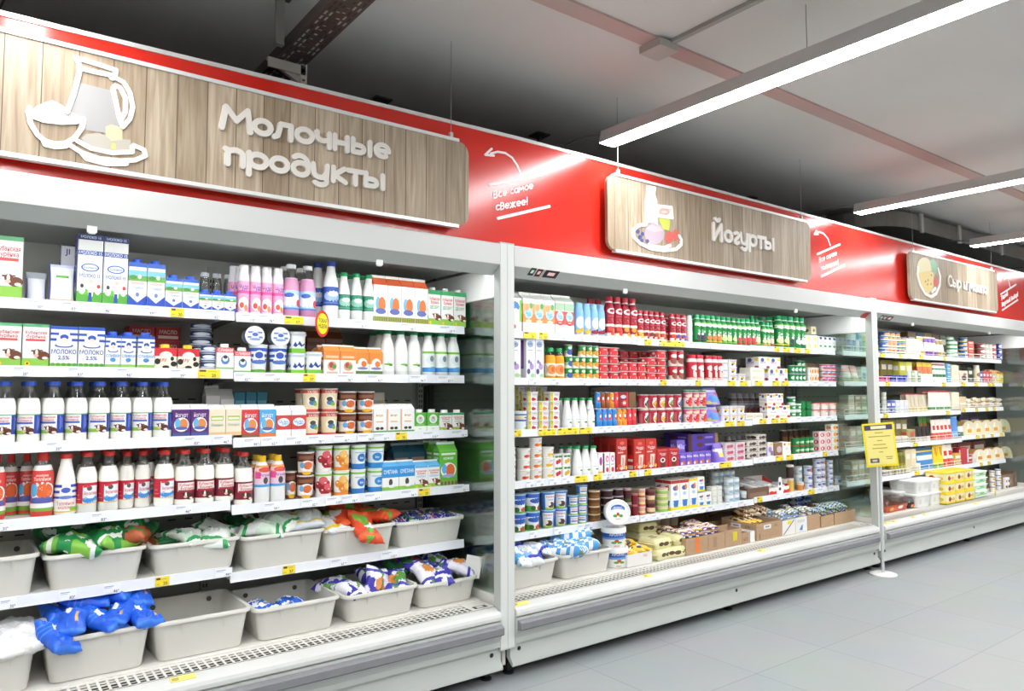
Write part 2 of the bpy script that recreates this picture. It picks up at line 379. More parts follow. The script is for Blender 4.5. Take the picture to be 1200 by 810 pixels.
# ------------------------------------------------------------------ red banner above the fridges
FY = 3.12
r = thing('banner_panel', 'long glossy red banner with white top edge above all fridges', 'banner', (0, FY, 0))
TOPS = [(-1.6, 2.76), (.25, 2.777), (1.0, 2.789), (2.37, 2.808), (4.14, 2.803), (6.0, 2.79), (9.7, 2.76), (11.5, 2.75)]
b = MB()
b.loft([[(x, 0, 2.192), (x, 0, z), (x, .018, z), (x, .018, 2.192)] for x, z in TOPS], 'fascia_red', False); part('red_sheet', b, r)
b = MB(); b.loft([[(x, -.006, z-.004), (x, -.006, z+.014), (x, .026, z+.014), (x, .026, z-.004)] for x, z in TOPS], 'alu', False); part('edge_profile', b, r, label='white aluminium edge strip')
b = MB(); b.box(-1.6, -.004, 2.192, 9.7, 0, 2.206, '2a1514'); part('bottom_gap', b, r, label='dark gap strip')
def slogan(lines, px, tx, nm):
    """px: arrow polyline, two bars, text baselines, all found in the photograph on the banner plane"""
    q = lambda p: (lambda v: (v.x, v.z))(at_y(p[0], p[1], FY))
    b = MB()
    for pts, wd in px[:2]: ribbon(b, [q(p) for p in pts], wd, -.003, 0, 'f2eeec')
    part('arrow', b, r)
    for pts, wd in px[2:]: b = MB(); ribbon(b, [q(p) for p in pts], wd, -.003, 0, 'f2eeec'); part('white_line', b, r)
    b = MB()
    for txt, p0, p1, hpx in tx:
        a, e = at_y(*p0, FY), at_y(*p1, FY); h = at_y(p0[0], p0[1]-hpx, FY).z-a.z
        letters(b, txt, a.x, a.z, h, h*.17, -.003, 0, 'f6f3f1', width=e.x-a.x, slope=(e.z-a.z)/(e.x-a.x))
    part('lettering', b, r)
slogan(None, [([(609, 202), (606, 194), (600, 185), (592, 179.5), (583, 178), (575, 180)], .011), ([(576, 174.5), (568.5, 181.5), (578.5, 182.5)], .012), ([(573.5, 217), (634.5, 205)], .014), ([(583.5, 256), (643.5, 242)], .016)],
       [('Все самое', (577.5, 233), (625, 221), 8.5), ('свежее!', (580.5, 247), (619, 239.5), 9)], 1)
slogan(None, [([(972.5, 287.5), (970, 280), (965, 274), (960, 272), (956, 272.5)], .014), ([(956.5, 270.5), (954, 274.5), (958.5, 274.5)], .016), ([(957.5, 298), (984, 286.5)], .017), ([(962.5, 324), (989.5, 311)], .018)],
       [('Все самое', (959.5, 308), (980.5, 299), 6), ('полезное!', (961.5, 317.5), (982.5, 309.5), 6)], 2)
slogan(None, [([(1183.5, 336.5), (1182, 330), (1179.5, 326), (1176.5, 325.5)], .013), ([(1176.5, 324), (1175, 327.5), (1178, 327)], .016), ([(1172.5, 345), (1190.5, 333.5)], .017), ([(1174.5, 363.5), (1192.5, 351.5)], .018)],
       [('Такой', (1173, 352.5), (1181, 346), 5.2), ('вкусный выбор!', (1174, 359.5), (1193, 347), 5.2)], 3)

# wooden signs in front of the banner
SY = 3.055
def board(label, x0, x1, z0, z1, loc_y=SY):
    r = thing('sign_board', label, 'sign', ((x0+x1)/2, SY, (z0+z1)/2))
    w_, h_ = x1-x0, z1-z0
    b = MB(); f = [(x, -.004*0, z) for x, z, _ in rr(w_, h_, .06, 0, 5)]
    b.loft([[(x, 0, z) for x, z in [(p[0], p[1]) for p in rr(w_, h_, .06, 0, 5)]], [(x, .022, z) for x, z in [(p[0], p[1]) for p in rr(w_, h_, .06, 0, 5)]]], 'sign_planks', False)
    part('plank_board', b, r)
    for z0_, z1_ in ((h_/2-.004, h_/2+.012), (-h_/2-.012, -h_/2+.004)):
        b = MB(); b.box(-w_/2+.06, -.006, z0_, w_/2-.06, .028, z1_, 'alu'); part('edge_strip', b, r, label='white metal edge strip')
    for wx in (-w_/2+.1, w_/2-.1):
        b = MB(); b.tube([(wx, .01, h_/2+.01), (wx, .01, CZ-(z0+z1)/2)], .0016, 'a8a6a2', 5); b.box(wx-.008, .002, h_/2+.008, wx+.008, .018, h_/2+.04, 'c8c6c2')
        part('hanging_wire', b, r)
    return r, (x0+x1)/2, (z0+z1)/2
def onb(px, py, cx, cz):
    v = at_y(px, py, SY-.003); return (v.x-cx, v.z-cz)
def drawing(r, cx, cz, fills, strokes, wd):
    b = MB()
    for k, (pts, col) in enumerate(fills): b.face([(x, -.0012-.0003*k, z) for x, z in (onb(*p, cx, cz) for p in pts)], col)
    for pts in strokes: ribbon(b, [onb(*p, cx, cz) for p in pts], wd, -.006, 0, 'e9e4dd')
    part('picture', b, r)
def ell(cx, cy, rx, ry, a0=0, a1=360, n=20): return [(x, y) for x, y in arc(cx, cy, rx, ry, a0, a1, n)]
def px925(p): return (20+p[0]/5.7875, 60+p[1]/5.7875)
r, cx, cz = board('longest plank sign reading Молочные продукты with milk jug drawing', -.95, 2.033, 2.262, 2.690)
dr = lambda L: [px925(p) for p in L]
drawing(r, cx, cz, [
    (dr([(415, 225), (440, 215), (650, 268), (700, 500), (640, 560), (440, 530), (350, 420)]), '9a9896'),
    (dr([(85, 420), (130, 370), (190, 345), (240, 330), (300, 360), (350, 400), (430, 440), (445, 470), (250, 475)]), 'a9a6a2'),
    (dr([(435, 590), (470, 560), (560, 555), (640, 590), (770, 600), (775, 680), (640, 680), (480, 640)]), 'a8a296'),
    (dr([(600, 510), (640, 495), (715, 520), (715, 600), (640, 610), (600, 570)]), 'c0b494'),
    (dr([(640, 620), (672, 625), (672, 665), (635, 660)]), 'cfb46a')],
   [dr(L) for L in (
    [(340, 410), (385, 290), (425, 130), (420, 90), (395, 45), (540, 88), (670, 130), (662, 180), (720, 210), (765, 280), (785, 380), (765, 460), (715, 515), (690, 440), (650, 255), (665, 235), (700, 250), (735, 320), (735, 410), (700, 470)],
    [(430, 118), (540, 145), (655, 168)], [(662, 182), (640, 185)],
    [(85, 385), (75, 415), (90, 490), (140, 570), (190, 610), (260, 630), (330, 625), (390, 590), (440, 520), (450, 460), (400, 480), (300, 485), (180, 470), (85, 435)],
    [(180, 610), (190, 635), (260, 650), (330, 645), (345, 625)], [(410, 610), (500, 660), (640, 690), (780, 685), (780, 650)],
    [(345, 630), (440, 690), (560, 730), (700, 745), (800, 740), (870, 710), (860, 670), (790, 640)], [(440, 695), (470, 730), (600, 765), (740, 765), (745, 745)])], .017)
b = MB()
for txt, p0, p1, hp in (('Молочные', (258.5, 149.5), (457.5, 187.5), 25.5), ('продукты', (263, 192), (452, 222.5), 25.5)):
    a, e = onb(*p0, cx, cz), onb(*p1, cx, cz); h = onb(p0[0], p0[1]-hp, cx, cz)[1]-a[1]
    letters(b, txt, a[0], a[1], h, h*.26, -.014, 0, 'ded8d0', width=e[0]-a[0], slope=(e[1]-a[1])/(e[0]-a[0]))
part('lettering', b, r)
r, cx, cz = board('plank sign reading Йогурты with a bottle and berries drawing', 3.010, 5.160, 2.266, 2.716)
qq = lambda L: [(730+x/9, 210+y/9) for x, y in L]
circ2 = lambda x, y, a, bb: ell(x, y, a, bb, 0, 360, 14)
drawing(r, cx, cz, [
    (qq([(260, 190), (325, 190), (345, 300), (350, 460), (250, 460), (245, 300)]), 'e9e6e6'),
    (qq(circ2(335, 575, 105, 115)), 'bfaab6'), (qq([(240, 520), (300, 480), (400, 490), (430, 540), (330, 560)]), 'cbbac3'),
    (qq([(365, 290), (510, 310), (520, 410), (360, 380)]), 'eae4df'), (qq(circ2(435, 345, 60, 38)), 'e5a9a0'), (qq(circ2(438, 345, 30, 14)), 'efc9c2'),
    (qq([(372, 395), (500, 405), (488, 540), (420, 530)]), 'c9cf57'),
    (qq(circ2(490, 615, 42, 62)), 'd8594f'), (qq(circ2(555, 590, 30, 62)), 'd8594f')] + [(qq(circ2(x, y, 19, 22)), '4f548f') for x, y in ((158, 553), (205, 578), (175, 612), (197, 648), (255, 655))],
   [qq(L) for L in ([(262, 85), (335, 95), (328, 130), (265, 120), (262, 85)], [(268, 125), (265, 160), (326, 172), (326, 132)], [(265, 165), (247, 230), (243, 460)], [(326, 172), (345, 230), (352, 470)],
    [(240, 480), (160, 490), (105, 540), (110, 610), (180, 680), (300, 735), (430, 755), (560, 740), (615, 690), (615, 640), (590, 600)], [(270, 690), (340, 715), (440, 725), (495, 700)], [(362, 285), (510, 300), (520, 410), (362, 385), (362, 285)])], .022)
b = MB(); a, e = onb(834.5, 281, cx, cz), onb(907, 293.5, cx, cz); h = onb(834.5, 261.5, cx, cz)[1]-a[1]
letters(b, 'Йогурты', a[0], a[1], h, h*.22, -.014, 0, 'ded8d0', width=e[0]-a[0], slope=(e[1]-a[1])/(e[0]-a[0])); part('lettering', b, r)
r, cx, cz = board('plank sign reading Сыр и масло with a cheese plate drawing', 6.755, 8.706, 2.256, 2.684)
q3 = lambda L: [(1060+x/10, 290+y/10) for x, y in L]
drawing(r, cx, cz, [
    (q3(ell(235, 240, 85, 125)), 'dccf9c'), (q3([(160, 300), (300, 270), (345, 300), (340, 460), (275, 560), (200, 450)]), 'dcc374'), (q3([(300, 150), (350, 145), (390, 200), (380, 310), (320, 270)]), '6fae7d'),
    (q3(ell(372, 400, 32, 65)), 'c3453f'), (q3(ell(372, 340, 12, 22)), '4f8a4c')] + [(q3(ell(x, y, 9, 13, 0, 360, 8)), 'b07c3c') for x, y in ((315, 325), (270, 435), (310, 430), (245, 400), (275, 385))],
   [q3([(155, 240), (150, 330), (180, 440), (240, 545), (310, 580), (370, 540), (410, 440), (415, 340), (390, 250)]), q3([(320, 520), (360, 480)])], .03)
b = MB(); a, e = onb(1110, 335, cx, cz), onb(1156, 345.2, cx, cz); h = onb(1110, 322.5, cx, cz)[1]-a[1]
letters(b, 'Сыр и масло', a[0], a[1], h, h*.17, -.014, 0, 'ded8d0', width=e[0]-a[0], slope=(e[1]-a[1])/(e[0]-a[0])); part('lettering', b, r)

# ------------------------------------------------------------------ the three open wall fridges
SF = 3.32                 # shelf front
SHELF = {1: [((-1.53, -.285), (1.75, 1.499, 1.213, .935, .655)), ((-.28, .972), (1.748, 1.492, 1.206, .922, .637)), ((.977, 2.186), (1.744, 1.479, 1.19, .899, .608))],
         2: [((2.30, 3.526), (1.738, 1.471, 1.176, .887, .598)), ((3.531, 4.752), (1.735, 1.471, 1.178, .887, .595)), ((4.757, 5.945), (1.739, 1.473, 1.186, .896, .605))],
         3: [((6.07, 7.23), (1.741, 1.479, 1.19, .911, .622)), ((7.235, 8.365), (1.744, 1.48, 1.192, .905, .631)), ((8.37, 9.49), (1.746, 1.484, 1.212, .923, .628))]}
RAIL = .042; DECK = .37
def shelf_top(cab, s, x):
    if s == 6: return DECK
    for (a, e), zz in SHELF[cab]:
        if x <= e or (a, e) == SHELF[cab][-1][0]: return zz[s-1]+.036
CAB = {1: (-1.6, 2.235), 2: (2.235, 5.985), 3: (5.985, 9.60)}
def fridge(cab, label, fence=False):
    a, e = CAB[cab]; r = thing('display_fridge', label, 'fridge', ((a+e)/2, 3.4, 0), group=None)
    ox, oy = (a+e)/2, 3.4
    def P(nm, mb, lab=None): return part(nm, mb, r, (-ox, -oy, 0), lab)
    ia, ie = a+.047, e-.047
    # interior back with slotted uprights and rows of air slots
    b = MB(); b.box(ia, 3.78, .33, ie, 3.84, 2.10, 'back_metal')
    for (x0, x1), zz in SHELF[cab]:
        for z in zz[1:]+(.40,):
            for dz in (.19,):
                x = x0+.05
                while x < x1-.06: b.box(x, 3.7795, z+dz, x+.034, 3.78, z+dz+.006, '3a3a38'); x += .075
    P('back_panel', b)
    for (x0, x1), zz in SHELF[cab]:
        for x in ((x0+.01, x1-.02) if (x0, x1) == SHELF[cab][-1][0] else (x0+.01,)):
            b = MB(); b.box(x-.018, 3.755, .33, x+.018, 3.78, 2.05, 'b4b4ae')
            z = .5
            while z < 2.0: b.box(x-.010, 3.7545, z, x-.004, 3.755, z+.016, '2c2c2a'); b.box(x+.004, 3.7545, z, x+.010, 3.755, z+.016, '2c2c2a'); z += .03
            P('upright', b)
    b = MB(); b.extr([(3.074, 2.078), (3.09, 2.085), (3.78, 2.085), (3.78, 2.148), (3.074, 2.148)], ia, ie, 'a9aaa6'); P('ceiling_panel', b)
    # canopy
    b = MB(); b.extr([(3.0, 2.08), (3.0, 2.185), (3.006, 2.19), (3.3, 2.19), (3.3, 2.15), (3.03, 2.15), (3.03, 2.08), (3.072, 2.05), (3.072, 2.036), (3.066, 2.031), (3.058, 2.033)], a+.046, e-.046, 'fridge_grey')
    b.extr([(2.999, 2.082), (2.999, 2.184), (3.0005, 2.184), (3.0005, 2.082)], a+.046, e-.046, 'white_metal'); P('canopy', b)
    b = MB(); b.tube([(ia+.02, 3.096, 2.062), (ie-.02, 3.096, 2.062)], .007, 'tube_glow', 8); P('light_tube', b, 'white light tube behind the canopy lip')
    b = MB(); b.box(ia, 3.116, 2.058, ie, 3.119, 2.085, 'd8d8d4'); P('added_baffle', b)  # added baffle, put in to keep the tube's light off the upper back wall
    # base
    b = MB(); b.extr([(3.05, .30), (3.0, .30), (2.985, .31), (2.985, .325), (2.99, .338), (3.005, .348), (3.04, .36), (3.05, .358)], ia, ie, 'white_metal', False)
    b.extr([(3.0, .20), (2.985, .237), (2.985, .30), (3.05, .30), (3.05, .174), (3.0, .174)], a+.046, e-.046, 'fridge_grey'); P('front_nose', b)
    b = MB(); b.extr([(2.985, .24), (2.962, .243), (2.956, .25), (2.956, .279), (2.962, .286), (2.985, .29)], ia+.005, ie-.005, 'bumper_grey'); P('bumper', b, 'dark grey bumper strip')
    b = MB(); b.extr([(3.02, .174), (3.02, .105), (3.0, .08), (3.0, .062), (3.01, .062), (3.05, .1), (3.05, .174)], a+.03, e-.03, 'fridge_grey')
    for x in (a+.085, (a+e)/2, e-.085):
        b.loft([[(x+.011*math.sin(k*PI/6), 3.02-.002*j, .138+.011*math.cos(k*PI/6)) for k in range(12)] for j in (0, 1)], '191919')
    b.box(a+.05, 3.06, .06, e-.05, 3.75, .33, '2d2d2b'); P('plinth', b)
    for x in (a+.07, (a+e)/2, e-.07):
        b = MB(); b.loft([circ(.028, 0, 16, x, 3.09), circ(.03, .008, 16, x, 3.09), circ(.012, .014, 16, x, 3.09), circ(.012, .08, 16, x, 3.09)], '1d1d1d'); P('foot', b)
    # air grille: bars with dark slots between
    b = MB(); b.box(ia, 3.05, .30, ie, 3.175, .305, '1d1d1c')
    for y, yw in ((3.05, .006), (3.076, .005), (3.102, .014), (3.130, .014), (3.156, .02)): b.box(ia, y, .3592, ie, y+yw, .361, 'd3d0c9')
    x = ia+.02
    while x < ie-.02: b.box(x, 3.05, .3602, x+.0095, 3.175, .362, 'd8d5ce'); x += .031
    b.box(ie-.13, 3.05, .361, ie, 3.175, .3635, 'dedbd4'); b.box(ie-.105, 3.06, .3636, ie-.03, 3.095, .3645, '333333'); b.box(ie-.09, 3.066, .3646, ie-.05, 3.088, .365, 'd8d8d4')
    P('air_grille', b)
    b = MB(); b.box(ia, 3.175, .345, ie, 3.78, DECK-.002, 'dedbd4'); P('deck', b)
    # ends
    for sx, x0 in ((0, a), (1, e-.045)):
        b = MB(); b.box(x0, 3.0, .155, x0+.045, 3.055, 2.197, 'fridge_grey'); b.box(x0+.002, 2.999, .16, x0+.043, 3.0, 2.19, 'd4d6d2'); P('end_post', b)
        gx = x0+.012 if sx == 0 else x0+.025
        b = MB(); b.box(gx-.006, 3.055, 1.92, gx+.014, 3.775, 2.076, 'f4f5f3'); P('upper_end_panel', b)
        b = MB(); b.box(gx-.006, 3.055, .06, gx+.014, 3.79, .405, 'e4e2da'); P('lower_end_panel', b)
        b = MB(); b.box(gx, 3.055, .405, gx+.008, 3.78, 1.92, 'glass'); P('side_glass', b, 'clear glass side pane')
    # shelves
    nb = SHELF[cab]
    for (x0, x1), zz in (nb if cab > 1 else nb):
        for k, zb in enumerate(zz):
            s = MB(); s.box(x0, SF+.008, zb+.012, x1, 3.765, zb+.036, 'dfdfdb')
            for x in (x0+.004, x1-.010):
                s.loft([[(x, SF+.03, zb+.008), (x, 3.765, zb-.012), (x, 3.765, zb+.012), (x, SF+.03, zb+.012)], [(x+.006, SF+.03, zb+.008), (x+.006, 3.765, zb-.012), (x+.006, 3.765, zb+.012), (x+.006, SF+.03, zb+.012)]], '8b8b87', False)
            so = P('shelf', s)
            m = MB(); m.extr([(SF, zb+.001), (SF+.003, zb+RAIL), (SF+.008, zb+RAIL), (SF+.008, zb)], x0+.001, x1-.001, 'e6e8ee')
            m.extr([(SF-.0015, zb), (SF-.0015, zb+.003), (SF+.004, zb+.003), (SF+.004, zb)], x0+.001, x1-.001, 'f2f3f6')
            part('price_rail', m, so)
            if (fence and k < 5 and not (k > 2 and x0 > 8)) or (cab == 2 and False):
                m = MB()
                for dz in (.055, .085): m.tube([(x0+.01, SF+.012, zb+dz), (x1-.01, SF+.012, zb+dz)], .003, 'eceae6', 6)
                x = x0+.01
                while x < x1: m.tube([(x, SF+.012, zb+.036), (x, SF+.012, zb+.086)], .003, 'eceae6', 6); x += .19
                part('wire_guard', m, so)
    return r, P
f1, P1 = fridge(1, 'nearest open wall fridge on the left, holding milk and kefir')
f2, P2 = fridge(2, 'middle open wall fridge full of yogurts, under the Йогурты sign')
f3, P3 = fridge(3, 'farthest open wall fridge on the right with cheese and butter', True)
def clips(P, pts):
    for px, py in pts:
        v = at_y(px, py, 3.05); b = MB(); b.box(v.x-.016, 3.048, 2.018, v.x+.016, 3.056, 2.046, 'f6f6f6'); b.loft([rr(.03, .018, .006, 2.018, 2, v.x, 3.055), rr(.02, .012, .004, 2.012, 2, v.x, 3.055)], 'f6f6f6', False); P('plastic_clip', b, 'small white plastic clip')
clips(P1, [(108, 267.5), (445, 304.5)]); clips(P2, [(733, 339), (933, 363.5)]); clips(P3, [(1070, 380.5), (1160, 391)])
def panel(P, pts):
    for nm, (x0, x1, yt, yb), col, lit in pts:
        v0 = at_y(x0, yt, 3.03); v1 = at_y(x1, yb, 3.03); dz = .033
        sl = lambda z: 2.9965+(2.08-z)*1.25
        zc = (v0.z+v1.z)/2; b = MB()
        b.loft([[(v0.x, sl(zc+dz/2), zc+dz/2), (v1.x, sl(zc+dz/2), zc+dz/2), (v1.x, sl(zc-dz/2), zc-dz/2), (v0.x, sl(zc-dz/2), zc-dz/2)], [(v0.x, sl(zc+dz/2)+.02, zc+dz/2), (v1.x, sl(zc+dz/2)+.02, zc+dz/2), (v1.x, sl(zc-dz/2)+.02, zc-dz/2), (v0.x, sl(zc-dz/2)+.02, zc-dz/2)]], col, False)
        m = (v0.x+v1.x)/2; w_ = (v1.x-v0.x)*.25
        b.loft([[(m-w_, sl(zc+.007)-.0012, zc+.007), (m+w_, sl(zc+.007)-.0012, zc+.007), (m+w_, sl(zc-.007)-.0012, zc-.007), (m-w_, sl(zc-.007)-.0012, zc-.007)], [(m-w_, sl(zc+.007), zc+.007), (m+w_, sl(zc+.007), zc+.007), (m+w_, sl(zc-.007), zc-.007), (m-w_, sl(zc-.007), zc-.007)]], lit, False)
        P(nm, b)
panel(P2, [('switch', (618.5, 624.5, 316, 322), '12301f', 'led_green'), ('switch', (626.5, 632.5, 317.5, 323), '4a0f0c', 'led_red'), ('temperature_display', (636, 651.5, 318, 326), '1b1416', 'led_red')])
panel(P3, [('switch', (1032, 1035, 370, 374), '12301f', 'led_green'), ('switch', (1036, 1039, 370.5, 374.5), '4a0f0c', 'led_red'), ('temperature_display', (1040, 1046, 371, 375.5), '1b1416', 'led_red')])
v = at_y(1013, 370, 3.04); b = MB(); b.loft([[(v.x+.06*math.cos(t), 2.9965+(2.08-v.z-.022*math.sin(t))*1.25-e_, v.z+.022*math.sin(t)) for t in [2*PI*k/16 for k in range(16)]] for e_ in (0, .002)], 'b5433c'); P2('badge', b, 'small oval red badge')

# yellow notice on a thin pole
v = at_z(1034, 663, 0)
v = at_y(1032.5, 600, 2.93); r = thing('notice_stand', 'yellow framed notice on a thin pole with round white base between fridges', 'notice stand', (v.x, 2.93, 0), (0, 0, 0))
b = MB(); b.loft([circ(.10, 0, 28), circ(.10, .006, 28), circ(.085, .012, 28), circ(.012, .016, 28)], 'e9e9e6'); part('base', b, r)
b = MB(); b.tube([(0, 0, .01), (0, 0, 1.1)], .011, 'bfc3c3', 10); part('pole', b, r)
b = MB(); W2, H2 = .115, .17
b.box(-W2, -.016, -H2, W2, -.008, H2, 'f2dc10'); b.box(-W2+.014, -.018, -H2+.016, W2-.014, -.016, H2-.014, 'f0e187')
b.box(-W2+.014, -.0186, H2-.055, W2-.014, -.018, H2-.014, '4a4560'); b.box(-.055, -.0192, H2-.046, .055, -.0186, H2-.022, 'eee8b8')
for k, (x0, x1, z) in enumerate(((-.03, .03, .09), (-.08, .08, .062), (-.02, .02, .03), (-.05, .04, -.002), (-.06, .05, -.03), (-.015, .015, -.06), (.03, .08, -.1), (.035, .075, -.115))): b.box(x0, -.0188, z, x1, -.018, z+.006, 'a8954c')
b.box(-.085, -.0188, -.14, -.02, -.018, -.105, '5b5660'); b.box(-.07, -.0192, -.13, -.035, -.0188, -.115, 'cfc9a8')
o = part('notice', b, r, (-.01, -.012, at_y(1031, 521, 2.92).z)); o.rotation_euler = (0, math.radians(-5), math.radians(-52))
# round promo sign clipped to the top shelf
v = at_y(377.5, 379.5, SF-.03)
r = thing('promo_sign', 'round yellow promo disc with red rim clipped to the top shelf rail', 'sign', (v.x, SF-.035, v.z), (0, 0, math.radians(38)))
b = MB(); ring = lambda rr_, y: [(rr_*math.sin(2*PI*k/28), y, rr_*math.cos(2*PI*k/28)) for k in range(28)]
b.loft([ring(.062, 0), ring(.062, .003)], 'd81f2c'); b.loft([ring(.049, -.0008), ring(.049, 0)], 'f7e913')
part('disc', b, r)
b = MB(); b.box(-.006, .003, .01, .006, .018, .05, 'd8d8d8'); part('clip', b, r)
PROMO = r
# ------------------------------------------------------------------ printed faces: flat or wrapped shapes lying on a surface
TXT = {}
def text_tris(s):
    if s not in TXT:
        c = bpy.data.curves.new('t', 'FONT'); c.body = s; c.resolution_u = 2; c.offset = .012
        o = bpy.data.objects.new('t', c); COL.objects.link(o); bpy.context.view_layer.update()
        me = o.to_mesh(); vs = [(v.co.x, v.co.y) for v in me.vertices]; fs = [tuple(p.vertices) for p in me.polygons]
        o.to_mesh_clear(); bpy.data.objects.remove(o); bpy.data.curves.remove(c)
        x0 = min(v[0] for v in vs); x1 = max(v[0] for v in vs); TXT[s] = ([((v[0]-x0)/(x1-x0), v[1]/.7) for v in vs], fs, (x1-x0)/.7)
    return TXT[s]
def decals(mb, mp, items, asp=1.0, off=.0005, seg=0):
    """mp(u, v) -> (point, normal); asp = face width / face height; seg = pieces per width on curved faces"""
    its = []
    for it in items:
        if it[0] == 'cow':
            _, u, v, s, c = it
            its += [('e', u+s*a, v+s*e*asp, s*ra, s*re*asp, cc) for a, e, ra, re, cc in ((.28, -.12, .46, .36, c), (-.12, .12, .27, .3, c), (-.42, .26, .13, .07, c), (.17, .3, .12, .06, c), (-.15, .14, .1, .26, 'f4ece2'), (-.18, -.12, .18, .13, 'e2bba4'), (.42, -.3, .2, .12, 'efe6da'))]
        elif it[0] == 'fruit':
            _, u, v, s, cs = it
            its += [('e', u+s*dx, v+s*dy*asp, s*.40, s*.34*asp, c) for (dx, dy), c in zip(((-.42, 0), (.36, .08), (0, -.38), (.05, .42)), cs)]
            its += [('e', u+s*(dx-.12), v+s*(dy+.12)*asp, s*.10, s*.07*asp, 'f4e6dc') for dx, dy in ((-.42, 0), (.36, .08))]
        else: its.append(it)
    for k, it in enumerate(its):
        d = off+.00018*k; q = lambda u, v: (lambda pn: pn[0]+pn[1]*d)(mp(u, v))
        if it[0] == 'r':
            _, u0, v0, u1, v1, c = it; n = max(1, int(abs(u1-u0)*seg+.5))
            for i in range(n):
                a, e = u0+(u1-u0)*i/n, u0+(u1-u0)*(i+1)/n
                mb.face([q(a, v0), q(e, v0), q(e, v1), q(a, v1)], c)
        elif it[0] == 'e':
            _, cu, cv, ru, rv, c = it; n = 16; P = lambda f: [(cu+ru*f*math.cos(2*PI*i/n), cv+rv*f*math.sin(2*PI*i/n)) for i in range(n)]
            if not seg: mb.face([q(*p) for p in P(1)], c); continue
            m = max(1, int(ru*2*seg/3+.9)); prv = None
            for z in range(1, m+1):
                cur = P(z/m)
                for i in range(n):
                    j = (i+1) % n
                    mb.face([q(cu, cv), q(*cur[i]), q(*cur[j])] if z == 1 else [q(*prv[i]), q(*cur[i]), q(*cur[j]), q(*prv[j])], c)
                prv = cur
        elif it[0] == 'p': mb.face([q(*p) for p in it[1]], it[2])
        elif it[0] == 't':
            _, cu, cv, hh, s, c, mw = it; vs, fs, ar = text_tris(s)
            wd = min(mw, hh*ar/asp)
            for f in fs: mb.face([q(cu+(vs[i][0]-.5)*wd, cv+(vs[i][1]-.5)*hh) for i in f], c)
def r_(u0, v0, u1, v1, c): return ('r', u0, v0, u1, v1, c)
def e_(u, v, ru, rv, c): return ('e', u, v, ru, rv, c)
def t_(u, v, h, s, c, w=.9): return ('t', u, v, h, s, c, w)
def cow(u, v, s, c='6b3a22'): return [('cow', u, v, s, c)]
def fruit(u, v, s, cs): return [('fruit', u, v, s, cs)]
def band(v0, v1, c): return r_(0, v0, 1, v1, c)

# ------------------------------------------------------------------ package builders: (w, d, h) -> [(part, mesh, subs)]
CACHE = {}
def K(f, rnd=False):
    f.round = rnd; return f
def capmesh(r, h, col, name='cap'):
    b = MB(); n = 20
    rings = [circ(r, 0, n), circ(r, h*.82, n), circ(r*.93, h, n)]
    b.loft(rings, col); return b.mesh(name)
def shift(me, x, y, z):
    me.transform(Matrix.Translation((x, y, z))); return me
def planar(w, d, z0, h):
    fr = lambda u, v: (Vector(((u-.5)*w, -d/2, z0+v*h)), Vector((0, -1, 0)))
    le = lambda u, v: (Vector((-w/2, (.5-u)*d, z0+v*h)), Vector((-1, 0, 0)))
    return fr, le
def brick(col, front, side=None, sidecol=None, cap=None, top=None):
    """flat-topped carton"""
    def f(w, d, h):
        ch = (.016 if cap else 0); hb = h-ch; b = MB(); g = min(.003, w*.05)
        b.loft([rr(w-2*g, d-2*g, g, 0, 1), rr(w, d, g, g, 1), rr(w, d, g, hb-g, 1), rr(w-2*g, d-2*g, g, hb, 1)], col, False, capcol=top or col)
        fr, le = planar(w, d, 0, hb)
        if sidecol: decals(b, le, [r_(.03, .01, .97, .99, sidecol)], d/hb, .0003); decals(b, lambda u, v: (Vector((w/2, (u-.5)*d, v*hb)), Vector((1, 0, 0))), [r_(.03, .01, .97, .99, sidecol)], 1, .0003)
        decals(b, fr, front, w/hb); decals(b, le, front if side is None else side, d/hb)
        o = [('carton', b.mesh('carton'), [])]
        if cap: o.append(('cap', shift(capmesh(min(.018, w*.3), ch, cap), 0, -d*.12, hb), []))
        return o
    return K(f)
def gable(col, front, side=None, roof=None, fin='f4f4f0', fh=.055, rh=.16, cap=None):
    """gable-topped carton with a sealed fin"""
    def f(w, d, h):
        hf = h*fh; hr = h*rh; hb = h-hf-hr; b = MB(); i = w*.04
        b.box(-w/2, -d/2, 0, w/2, d/2, hb, col)
        rc = roof or col
        b.face([(-w/2, -d/2, hb), (w/2, -d/2, hb), (w/2, -.004, hb+hr), (-w/2, -.004, hb+hr)], rc)
        b.face([(-w/2, d/2, hb), (w/2, d/2, hb), (w/2, .004, hb+hr), (-w/2, .004, hb+hr)], rc)
        for s in (-1, 1):
            x = s*w/2; xi = s*(w/2-w*.18)
            b.face([(x, -d/2, hb), (xi, 0, hb+hr*.6), (x, -.004, hb+hr)], rc); b.face([(x, d/2, hb), (xi, 0, hb+hr*.6), (x, .004, hb+hr)], rc); b.face([(x, -d/2, hb), (x, d/2, hb), (xi, 0, hb+hr*.6)], rc)
        fr, le = planar(w, d, 0, hb); decals(b, fr, front, w/hb); decals(b, le, front if side is None else side, d/hb)
        m = MB(); m.box(-w/2, -.004, hb+hr, w/2, .004, h, fin)
        o = [('carton', b.mesh('carton'), []), ('sealed_fin', m.mesh('sealed_fin'), [])]
        if cap:
            c = capmesh(min(.016, w*.25), .012, cap); c.transform(Matrix.Rotation(math.atan2(hr, d/2), 4, 'X')); o.append(('cap', shift(c, 0, -d/4, hb+hr/2), []))
        return o
    return K(f)
